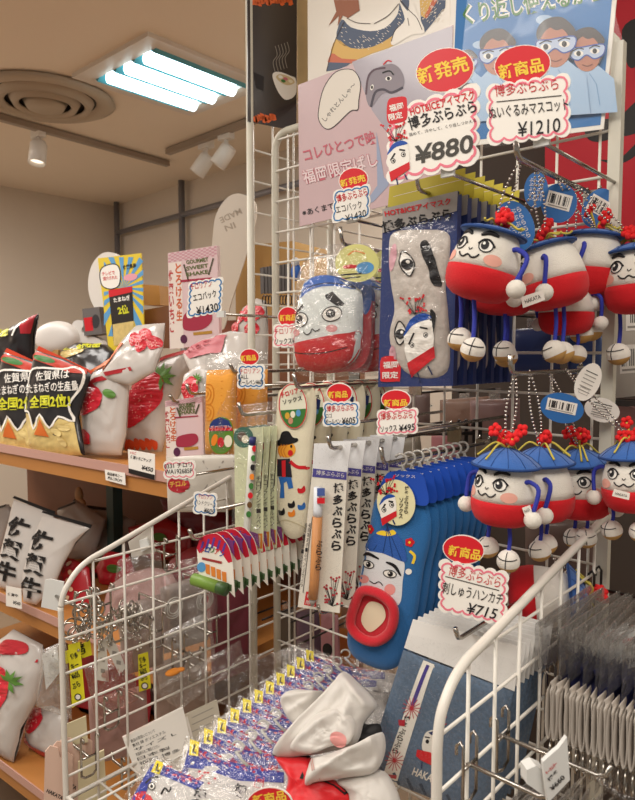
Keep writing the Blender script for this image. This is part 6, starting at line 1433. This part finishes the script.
# grey folded key straps
GS = mat('grey_leather_strap', '#b3aaa0', 0.55, var=0.06, scale=60); GSD = mat('grey_strap_edge', '#8a8379', 0.6)
o = P(552, 690, Y=0.63); t = thing('key_strap', '', 'key strap', tuple(o), 'grey key straps on the right hook')
lp = crv([(0.0, 0.010), (-0.0022, 0.0), (-0.0030, -0.012), (-0.0033, -0.028), (-0.0022, -0.042), (0.0, -0.0475), (0.0020, -0.042), (0.0030, -0.028), (0.0026, -0.012), (0.0018, 0.0)], 4, True); L = len(lp)
mb = MB(); vs = []; fs = []
for (sc_, y) in ((1, -0.008), (1, 0.012), (0.72, 0.012), (0.72, -0.008)):
    for (x, z) in lp: vs.append(o+Vector((x*sc_, y+(0.004 if z > 0.004 else 0), (z+0.019)*(1 if sc_ == 1 else .95)-0.019)))
for j in range(4):
    for i in range(L): fs.append((j*L+i, j*L+(i+1) % L, ((j+1) % 4)*L+(i+1) % L, ((j+1) % 4)*L+i))
mb.add(vs, fs, GS, True); mb.build('strap_loop', t)
mb = MB(); mb.tube([o+Vector((0, 0, -0.047)), o+Vector((0, 0, -0.053))], 0.0012, CHROME, n=6)
mb.tube([o+Vector(p) for p in crv([(0, 0.0, -0.053), (0.001, -0.005, -0.058), (0.001, -0.006, -0.068), (0, 0, -0.074), (-0.001, 0.005, -0.068), (-0.001, 0.004, -0.058)], 3, True)], 0.0010, CHROME, n=6, closed=True); mb.build('snap_hook', t)
stx = (P(628, 706, Y=0.63).x-o.x)/11
t['label'] = 'leftmost grey leather key strap on the right hook, against the wing'
for i in range(1, 14): dup(t, (stx*i, 0.0, 0.0), '%s grey leather key strap counting from the wing' % ORD[i], random.Random(i).uniform(-.15, .15))
# navy cloth pieces behind the straps
o = P(575, 655, Y=0.70); t = thing('navy_cloth', '', 'cloth', tuple(o), 'navy cloth pieces on the right hook')
NC = mat('navy_fabric', '#2c2f63', 0.85, var=0.3, scale=140); PZ = [(0, -0.05), (0.002, 0.05)]
mb = MB(); n = 10; vs = []
for j in range(n+1):
    for i in range(5): vs.append(o+Vector((0.0025*math.sin(j*1.3+i), -0.03+0.06*i/4, 0.004-0.055*j/n)))
mb.add(vs, [(j*5+i, j*5+i+1, j*5+i+6, j*5+i+5) for j in range(n) for i in range(4)], NC, True); mb.build('hanging_cloth', t)
t['label'] = 'leftmost navy cloth piece behind the grey key straps'
for i in range(1, 12): dup(t, (0.0085*i, 0, 0), '%s navy cloth piece from the wing, behind the grey key straps' % ORD[i], random.Random(i+9).uniform(-.3, .3))
# stacks of clear film packs
STK = film('streaky_film', 0.2, rough=0.18, bscale=60, bump=0.8, body=0.07)
def film_row(px, py, Y, w, h, n, dx, label, first, grp, d2=0.0):
    o = P(px, py, Y=Y); t = thing('clear_film_pack', first, 'clear pack', tuple(o), grp)
    mb = MB(); vs = []
    for j in range(7):
        for i in range(7): vs.append(o+Vector((0.002*noise.noise(Vector((i*.9, j*.8, px))), -w/2+w*i/6, -h*j/6)))
    mb.add(vs, [(j*7+i, j*7+i+1, j*7+i+8, j*7+i+7) for j in range(6) for i in range(6)], STK, True); mb.build('film_sleeve', t)
    MB().box(o+Vector((0, 0, -0.003)), (0.0015, w*.9, 0.006), STK).build('top_seal', t)
    for i in range(1, n): dup(t, (dx*i, d2*i, 0), label % ORD[i], random.Random(i).uniform(-.08, .08))
film_row(566, 602, 0.72, 0.16, 0.052, 11, 0.0095, '%s clear film pack from the right wing, above the navy cloth', 'clear film pack touching the right wing, above the navy cloth', 'clear film packs above the navy cloth')
film_row(520, 790, 0.56, 0.10, 0.07, 14, 0.008, '%s clear film pack from the wing at the bottom right corner', 'clear film pack nearest the wing at the bottom right corner', 'clear film packs at the bottom right corner')
o = P(590, 772, Y=0.58); tag(MB().tube([o, o+Vector((0.03, -.01, -.004)), o+Vector((0.075, 0.0, 0.004))], 0.004, CLEAR).build('clear_tube', None, tuple(o)), 'clear rod lying on the film packs at the bottom right', 'rod')
film_row(585, 728, 0.66, 0.05, 0.05, 8, 0.009, '%s small clear pack hanging under the grey key straps', 'small clear pack nearest the wing under the grey key straps', 'small clear packs under the key straps')
# packs with barcodes on the far side, at the right picture edge
for i, (q, lab, m_) in enumerate((((614, 255, 645, 250, 645, 395, 616, 398), 'clear pack with barcode print hanging beyond the right upright', mat('pale_pack', '#b9b1a6', 0.4)), ((616, 405, 645, 410, 650, 470, 608, 470), 'dusty pink pack below the barcode pack at the right edge', mat('dusty_pink', '#b58a88', 0.5)))):
    S = Pl(P(630, 330, Y=1.0+0.02*i), az=170); pts = [(q[j], q[j+1]) for j in range(0, 8, 2)]; mb = MB().slab(S, pts, m_, 0.02)
    if i == 0:
        barcode(mb, S, [(626, 300), (642, 299), (642, 330), (626, 331)], seed=4); barcode(mb, S, [(620, 345), (642, 344), (642, 372), (620, 374)], seed=5)
        for j in range(6): mb.text(S, '博多みやげ', (620, 272+j*5), (640, 271+j*5), 3, INK, .0006)
    tag(mb.build('hanging_pack', None, S.at(pts[0])), lab, 'pack')
S = Pl(P(620, 404, Y=0.98), az=180); tag(MB().slab(S, [(575, 398), (660, 402), (660, 408), (575, 404)], mat('dark_shelf_edge', '#3a3432', 0.5), 0.05).build('shelf_strip', None, S.at((600, 406))), 'dark shelf strip beyond the right upright', 'shelf')
# ================================================================== dim goods on the far side of the grid
def far_pack(q, Y, col, label, draw=None, hang=True, m=None):
    S = Pl(P(q[0][0], q[0][1], Y=Y), az=176); t = thing('hanging_pack', label, 'pack', S.at(q[0])); D = Dome(S, dens(q, 4), 0.012, back=.8, pw=4, wob=0.003, seed=int(q[0][0]), wf=.1); mb = MB(); D.mesh(mb, m or mat('far_'+col.strip('#'), col, 0.5, coat=.2, var=.1, scale=30), 7)
    if draw: draw(mb, D)
    mb.build('pack_body', t)
    a, b = S.at(q[0]), S.at(q[1]); mid = (a+b)/2; MB().tube([mid+Vector((0, 0, 0.016)), Vector((mid.x, GY+0.002, mid.z+0.016))], 0.002, DARKW).box(mid+Vector((0, 0.0, 0.008)), (0.02, 0.001, 0.02), HAZE).build('hook_arm', t)
far_pack([(297, 612), (318, 606), (322, 668), (298, 668)], 1.0, '#5c4658', 'dull purple pack hanging behind the grid, left of the long pen packs')
far_pack([(322, 612), (338, 615), (340, 690), (323, 690)], 0.98, '#b77f86', 'pink pack with a dark oval seen through the grid under the long pen packs', lambda mb, D: mb.ell(D, 331, 648, 5, 7, INK, .001))
far_pack([(340, 628), (356, 630), (356, 668), (341, 668)], 1.02, '#b5702e', 'orange pack seen through the grid beside the blue sock toe')
far_pack([(276, 612), (296, 606), (296, 680), (278, 676)], 1.05, '#4a4238', 'dark brown pack behind the left post of the grid')
far_pack([(432, 432), (458, 430), (458, 462), (432, 464)], 1.0, '#b5767c', 'pink pack seen through the grid above the blue sock hangers')
far_pack([(388, 440), (420, 436), (424, 470), (390, 472)], 1.03, '#8d8677', 'grey-green clear pack behind the sock hangers')
far_pack([(440, 400), (490, 396), (490, 425), (440, 428)], 1.06, '#86695a', 'brown pack behind the grid left of the lower plush dolls')
far_pack([(395, 394), (430, 392), (430, 425), (396, 428)], 1.08, '#6e5a56', 'dim mauve pack behind the 495 yen card')
far_pack([(455, 255), (500, 250), (503, 372), (458, 376)], 0.93, '#22305c', 'navy pack hanging behind the eye mask packs', )
far_pack([(508, 330), (560, 326), (560, 372), (508, 376)], 0.93, '#24356b', 'navy pack behind the upper plush doll shoes')
far_pack([(566, 336), (604, 334), (604, 372), (568, 374)], 0.95, '#2c4a85', 'blue pack beside the right upright behind the upper plush dolls')
far_pack([(470, 400), (520, 398), (520, 432), (470, 434)], 0.98, '#8e6f6c', 'mauve pack behind the chains of the lower plush dolls')
far_pack([(525, 520), (600, 515), (600, 580), (526, 590)], 0.95, '#6d5850', 'brown pack behind the shoes of the lower plush dolls')
# dark bar and hooks above the sock hangers
a = P(420, 434, Y=0.9); b = P(476, 433, Y=0.9); t = thing('dark_hook_bar', 'dark bar with black hooks behind the grid above the sock hangers', 'hook bar', tuple(a))
MB().tube([a, b], 0.003, DARKW).build('bar', t)
for px in (459, 466, 474, 480): c = P(px, 445, Y=0.905); MB().tube(crv([c, c+Vector((0, 0, .03)), c+Vector((0.003, -.006, .038)), c+Vector((0.004, -.012, .03))], 3), 0.003, DARKW).build('hook', t)
# ================================================================== goods on and outside the left wing
LX = GXL
def wing_clip(px, py, label, length=0.05, sg=-1, h=0.042, w=0.024):
    a = P(px, py, X=LX); t = thing('display_hook', label, 'hook', tuple(a)); mb = MB(); s = sg
    for d in (-w/2, w/2): mb.tube([(a.x-s*.004, a.y+d, a.z+.004), (a.x-s*.003, a.y+d, a.z+.009), (a.x+s*.003, a.y+d, a.z+.009), (a.x+s*.005, a.y+d, a.z), (a.x+s*.005, a.y+d, a.z-h)], 0.0019, CHROME, n=6)
    mb.tube([(a.x+s*.005, a.y-w/2, a.z-h), (a.x+s*.005, a.y-w/4, a.z-h-.005), (a.x+s*.005, a.y+w/4, a.z-h-.005), (a.x+s*.005, a.y+w/2, a.z-h)], 0.0019, CHROME, n=6).tube([(a.x+s*.005, a.y-w/2, a.z-h*.5), (a.x+s*.005, a.y+w/2, a.z-h*.5)], 0.0017, CHROME, n=6); mb.build('back_clip', t)
    MB().tube([(a.x+s*.005, a.y, a.z-h*.5), (a.x+s*length, a.y, a.z-h*.5), (a.x+s*(length+.004), a.y, a.z-h*.5+.012)], 0.0023, CHROME, n=7).build('prong', t)
    return Vector((a.x, a.y, a.z-h*.5))
h1 = wing_clip(84, 596, 'chrome hook clip at the front corner of the left wing holding key rings', 0.06)
h2 = wing_clip(172, 543, 'chrome hook clip below the left wing rail near the clear bags', 0.06)
h3 = wing_clip(120, 612, 'chrome hook clip behind the key rings, second wire of the left wing', 0.06)
h4 = wing_clip(180, 642, 'chrome hook clip in the middle of the left wing', 0.05)
h5 = wing_clip(213, 622, 'chrome hook clip on the left wing nearest the side panel', 0.05)
h6 = wing_clip(90, 742, 'chrome hook clip low on the left wing above the cream card', 0.06, h=.05)
h7 = wing_clip(130, 760, 'chrome hook clip lowest on the left wing beside the white printed card', 0.05)
# key ring sets
YT = paper('#e3dc2e'); WT2 = mat('clear_white_tag', '#d9d5cd', 0.35)
def keyring(label, px, py, off, tagq, kind, n=3):
    c = P(px, py, X=LX-off); t = thing('key_ring', label, 'key ring', tuple(c), 'key rings on the left wing'); mb = MB(); rnd = random.Random(label)
    for i in range(n):
        cc = c+Vector((rnd.uniform(-.012, .012), rnd.uniform(-.02, .02), rnd.uniform(-.012, .012))); ax = rnd.uniform(0, 3.14); r = rnd.uniform(.009, .014)
        mb.tube([cc+Vector((r*math.cos(a)*math.cos(ax), r*math.cos(a)*math.sin(ax), r*math.sin(a))) for a in [2*math.pi*q/16 for q in range(16)]], 0.0014, CHROME, n=6, closed=True)
    for i in range(7): mb.ball(c+Vector((rnd.uniform(-.004, .004), rnd.uniform(-.004, .004), -.012-.004*i)), 0.0024, BEAD, nu=7, nv=5)
    mb.build('metal_rings', t)
    if tagq:
        S = Pl(P((tagq[0][0]+tagq[2][0])/2, (tagq[0][1]+tagq[2][1])/2, X=LX-off), az=125); mb = MB().slab(S, tagq, YT if kind == 'y' else WT2, 0.0008)
        if kind == 'y':
            for j in range(4): mb.text(S, ('博多', 'キー', '¥605', 'ぶら')[j], lerp2(tagq, .2, .25+.16*j), lerp2(tagq, .8, .25+.16*j), 6, INK, .0006, .03)
            c2 = lerp2(tagq, .5, .88); mb.ell(S, *c2, 3, 3, WHITE, .0007); mb.line(S, ellp(*c2, 3, 3, 0, 18), 1, INK, .0009, True)
        else:
            for j in range(3): q0 = lerp2(tagq, .5, .2+.27*j); mb.poly(S, [(q0[0]-2, q0[1]-2), (q0[0]+2.4, q0[1]-1), (q0[0]+2.4, q0[1]+3), (q0[0]-2, q0[1]+2)], GREY, .0006)
        mb.build('paper_tag', t)
keyring('key rings with a large yellow printed tag at the front corner of the left wing', 78, 626, .03, [(68, 645), (80, 642), (85, 700), (72, 708)], 'y', 5)
keyring('key rings with a narrow yellow tag in the second opening of the left wing', 140, 628, .04, [(138, 655), (148, 652), (151, 688), (139, 692)], 'y', 4)
keyring('key rings with a white tag slanting right behind the wing wires', 108, 622, .035, [(103, 640), (111, 632), (126, 668), (119, 674)], 'w', 5)
keyring('key rings with a white tag hanging straight behind the wing wires', 100, 628, .045, [(98, 640), (106, 640), (109, 682), (97, 680)], 'w', 4)
keyring('bunch of bare metal key rings between the tags', 122, 615, .04, None, '', 8)
keyring('bunch of metal rings at the top front corner of the left wing', 92, 606, .03, None, '', 7)
keyring('metal key rings beside the narrow yellow tag', 134, 618, .05, None, '', 6)
keyring('key rings with a yellow tag top peeping above the large yellow tag', 76, 632, .06, [(64, 652), (90, 640), (92, 655), (66, 664)], 'y', 3)
# plates at the end of arms outside the wing
S = Pl(P(50, 590, X=LX-0.06), az=140); t = thing('price_plate', 'blank white plate seen edge-on outside the front corner of the left wing', 'plate', S.at((46, 610))); MB().slab(S, [(45, 580), (50, 579), (64, 582), (62, 612), (41, 607)], PH, 0.002).build('plate', t); a = S.at((56, 596)); MB().tube([a, Vector((LX, a.y, a.z))], 0.0022, CHROME).build('arm', t)
S = Pl(P(115, 543, X=LX-0.05), az=140); t = thing('price_plate', 'white plate with a clip block just under the left wing rail', 'plate', S.at((116, 560))); MB().slab(S, [(128, 542), (152, 526), (155, 552), (132, 558)], mat('clear_plate', '#c9c2b8', 0.3), 0.002).build('plate', t); MB().slab(Pl(S.o+S.n*.006, S.n), [(139, 541), (147, 538), (150, 548), (141, 552)], PH, 0.008).build('clip_block', t); a = S.at((146, 545)); MB().tube([a, Vector((LX, a.y+.02, a.z))], 0.0022, CHROME).build('arm', t)
S = Pl(P(52, 655, X=LX-0.09), az=140); tag(MB().slab(S, [(42, 655), (57, 646), (60, 672), (46, 690)], PH, .0015).ell(S, 53, 656, 1, 1, INK, .0004, 0, 8).build('hang_tag', None, S.at((50, 690))), 'pale hang tag with one hole outside the wing post, above the strawberry bags', 'tag')
# clear packs outside the wing
for i, (q, th, lab, X, m_) in enumerate((
    ([(118, 560), (160, 548), (166, 600), (160, 640), (120, 640), (112, 600)], .02, 'crinkled clear bag bulging behind the middle of the left wing', LX-.06, CRINK),
    ([(165, 565), (214, 552), (218, 610), (205, 640), (168, 636)], .02, 'crinkled clear bag behind the left wing near the striped packs', LX-.05, CRINK),
    ([(84, 668), (132, 648), (138, 700), (96, 722)], .012, 'pink-tinted clear bag hanging below the key rings', LX-.05, film('pink_film', .14, '#f3d8d4', .12, 60, .9, .06)),
    ([(150, 640), (210, 610), (216, 660), (160, 690)], .012, 'clear bag below the middle clip of the left wing', LX-.05, HAZE),
    ([(42, 650), (66, 640), (72, 720), (36, 706)], .010, 'clear sleeve outside the wing post above the lowest shelf', LX-.08, HAZE),
    ([(150, 690), (240, 640), (245, 660), (180, 710)], .010, 'flattened clear bag lying along the foot of the left wing', LX+.03, CRINK),
    ([(198, 700), (240, 655), (300, 650), (300, 672), (236, 706)], .014, 'crumpled clear wrapping behind the bagged shirts', LX+.07, CRINK))):
    S = Pl(P(sum(p[0] for p in q)/len(q), sum(p[1] for p in q)/len(q), X=X), az=125); D = Dome(S, dens(q, 5), th, back=.6, pw=3, wob=.016, seed=90+i, wf=.13); mb = MB(); D.mesh(mb, m_, 11); tag(mb.build('clear_bag', None, S.at(q[-1])), lab, 'clear bag')
# coil rings inside clear bags
for i, (px, py, lab) in enumerate(((174, 608, 'coil of clear tubing behind the left wing under the long clip'), (205, 600, 'second coil of clear tubing nearer the striped packs'))):
    c = P(px, py, X=LX-.04); mb = MB()
    for r in (.010, .014, .018): mb.tube([c+Vector((0.002*r, r*math.cos(a), r*math.sin(a))) for a in [2*math.pi*q/24 for q in range(24)]], 0.0012, mat('clear_hanger', '#bdbab2'), n=6, closed=True)
    tag(mb.build('coil', None, tuple(c)), lab, 'coil')
# pinkish folded cards low at the front
PC = mat('blush_card', '#e0c0ae', 0.6); o = P(50, 770, X=LX-.05)
S = Pl(o, az=118); t = thing('blush_card', 'frontmost blush folded card low outside the left wing', 'card', S.at((50, 800)), 'blush cards outside the wing')
mb = MB().slab(S, [(45, 752), (50, 746), (58, 748), (60, 757), (66, 760), (66, 850), (42, 850), (44, 790)], PC, .0025); mb.text(S, 'HAKATA', (46, 792), (62, 800), 4, INK, .0006, .02); mb.build('folded_card', t)
for i in range(1, 5): dup(t, (-0.002*i, 0.012*i, 0.001*i), '%s blush folded card low outside the left wing' % ORD[i])
S = Pl(P(90, 780, X=LX-.03), az=120); tag(MB().slab(S, [(78, 762), (104, 750), (110, 850), (78, 850)], mat('cream_pack', '#d9cda8', .5), .003).build('cream_card', None, S.at((90, 850))), 'plain cream card hanging under the lowest clip of the left wing', 'card')
S = Pl(P(75, 730, X=LX-.05), az=120); tag(MB().slab(S, [(62, 726), (86, 716), (88, 742), (60, 748)], mat('cream_pack', '#d9cda8', .5), .002).build('cream_card', None, S.at((72, 748))), 'small cream card behind the wing post under the yellow tag', 'card')
a = P(173, 672, X=LX+.02); tag(MB().ball(a, .009, paper('#e08a2e'), (1, 1.6, .5)).ball(a+Vector((.004, .012, .001)), .006, paper('#e08a2e'), (1, 1.2, .5)).build('orange_charm', None, tuple(a)), 'small orange charm lying behind the white printed card', 'charm')
# ================================================================== packets on the left hooks of the grid
k = K(100, 310, 4.233)
ORG = mat('orange_towel', '#eaa038', .7, var=.08, scale=40, bump=.3, bscale=400); ORGL = paper('#d47f1e')
def orange_pack(label, S, dx=0, full=True):
    f = lambda *p: [(x+dx, y) for x, y in k(*p)]
    t = thing('orange_packet', label, 'packet', S.at(f((515, 240))[0]), None)
    D = Dome(S, dens(f((455, 255), (578, 250), (575, 612), (450, 612)), 5), .012, back=.6, pw=6, lim=7); mb = MB(); D.mesh(mb, ORG, 8)
    for (y0, y1) in ((315, 385), (400, 455)):
        for r in (0, 12, 24): mb.line(D, crv(f((455, y0+r), (480+8-r, y0+r), (500-r, (y0+y1)/2), (480+8-r, y1-r+8), (455, y1-r+8)), 4), .8, ORGL, .0007)
    for y in (300, 330, 360, 390, 420): mb.line(D, f((530, y), (575, y-4)), .8, ORGL, .0007)
    mb.build('folded_towel', t)
    if full:
        H = Pl(S.o+S.n*.013, S.n); mb = MB().slab(H, crv(f((462, 510), (470, 475), (510, 452), (550, 470), (562, 510), (560, 570), (530, 605), (490, 605), (465, 570)), 4, True), paper('#5f8a2e'), .0008)
        mb.poly(H, f((466, 485), (480, 465), (510, 454), (545, 468), (560, 500), (562, 512), (462, 512)), paper('#2b3a7a')); mb.poly(H, f((463, 498), (561, 498), (561, 510), (463, 510)), FRED, .0004)
        mb.text(H, 'チロリアン', *f((470, 515), (558, 512)), 6, WHITE, .0007, .05); mb.text(H, 'チロリアン', *f((472, 514), (556, 511)), 5.4, FRED, .0009, .02)
        mb.ell(H, *f((485, 550))[0], 3, 6, ORANGE, .0006, 15); mb.ell(H, *f((512, 560))[0], 3.4, 5, FRED, .0006); mb.ell(H, *f((543, 555))[0], 4, 6, CREAM, .0006); mb.build('round_label', t)
    Q = Quad(S.at(f((448, 615))[0], .012), S.at(f((582, 615))[0], .012), S.at(f((582, 175))[0], .002), S.at(f((450, 180))[0], .002), S.n, .005, .005, 6); MB().puffy(Q, CRINK, 10, 18, back=False).build('plastic_wrapper', t)
    return t
orange_pack('orange packet with a round green label hanging left of the pen packs', Pl(P(221, 410, Y=0.60), az=158))
orange_pack('orange packet partly hidden by the small blue-edged price card', Pl(P(252, 390, Y=0.635), az=158), dx=31, full=False)
peg(189, 394, 0.575, 'long chrome hook reaching left above the orange packets', up=.014)
peg(232, 372, 0.60, 'chrome hook of the orange packets', up=.012)
# small gingham packet and the long white bag
f = lambda *p: [(x0*.0+165+(x-372)*.178, 401+(y-98)*.140) for (x, y) in p for x0 in (0,)]
S = Pl(P(185, 425, Y=0.585), az=155); o = ging_pack(S, f).build('gingham_packet', None, S.at((185, 402))); tag(o, 'small pink gingham packet hanging in front of the upper shelf end', 'packet')
S = Pl(P(200, 490, Y=0.74), az=160); t = thing('long_white_bag', 'long translucent white bag with a crimson oval under the gingham packet', 'bag', S.at((185, 456)))
D = Dome(S, dens([(166, 456), (205, 455), (262, 452), (258, 490), (225, 512), (168, 512)], 4), .008, back=.5, pw=5, wob=.003, seed=3, wf=.1); mb = MB(); D.mesh(mb, mat('white_sleeve', '#cbc5ba', .3, coat=.4), 8)
mb.ell(D, 181, 484, 12, 8, paper('#b02a35'), .0007); mb.text(D, 'チロル', (172, 487), (190, 485), 6, paper('#d8a24a'), .001, .04)
for a, b in (((205, 460), (222, 486)), ((226, 460), (206, 490)), ((236, 460), (250, 484))): mb.line(D, [a, b], 1.4, GREY, .0007)
mb.build('sleeve', t)
peg(172, 402, 0.57, 'chrome hook of the small gingham packet', up=.01)

# packs hanging outside the wing from its clips
for i, (q, col, lab, off) in enumerate((
    ([(118, 606), (160, 594), (164, 664), (122, 676)], '#a08c84', 'grey-pink filled pack hanging outside the left wing behind the white tags', .085),
    ([(160, 588), (206, 572), (208, 640), (164, 654)], '#8e7f78', 'grey-brown filled pack hanging outside the left wing under the long clip', .085),
    ([(208, 575), (252, 560), (254, 668), (212, 684)], '#6e2434', 'maroon pack hanging outside the left wing beside the striped packs', .075),
    ([(152, 664), (206, 648), (210, 712), (156, 728)], '#9a8478', 'dusty brown pack low outside the left wing above the white printed card', .085),
    ([(88, 700), (146, 684), (150, 752), (92, 764)], '#a8857e', 'dusty pink pack low outside the left wing under the narrow yellow tag', .085))):
    S = Pl(P(q[0][0]+20, q[0][1]+30, X=LX-off), az=120); t = thing('hanging_pack', lab, 'pack', S.at(q[0])); D = Dome(S, dens(q, 5), .012, back=.7, pw=4, wob=.008, seed=140+i, wf=.12); mb = MB(); D.mesh(mb, mat('wingpack_'+col[1:], col, .4, coat=.3, var=.2, scale=50), 9); mb.build('pack_body', t)
    a = (S.at(q[0])+S.at(q[1]))/2; MB().tube([a+Vector((0, 0, -.004)), a+Vector((0, 0, .012)), Vector((LX, a.y, a.z+.014))], .002, CHROME, n=6).build('hook_arm', t)
for (px, py, lab) in ((105, 592, 'chrome clip on the left wing right of the front corner clip'), (158, 620, 'chrome clip on the left wing left of the middle clip'), (196, 655, 'chrome clip on the left wing above the pale card'), (113, 700, 'chrome clip on the left wing under the white tags')): wing_clip(px, py, lab, .05)
bpy.data.objects.remove(_fo, do_unlink=True)
for ob in list(bpy.data.objects):
    if '_o' in ob: del ob['_o']
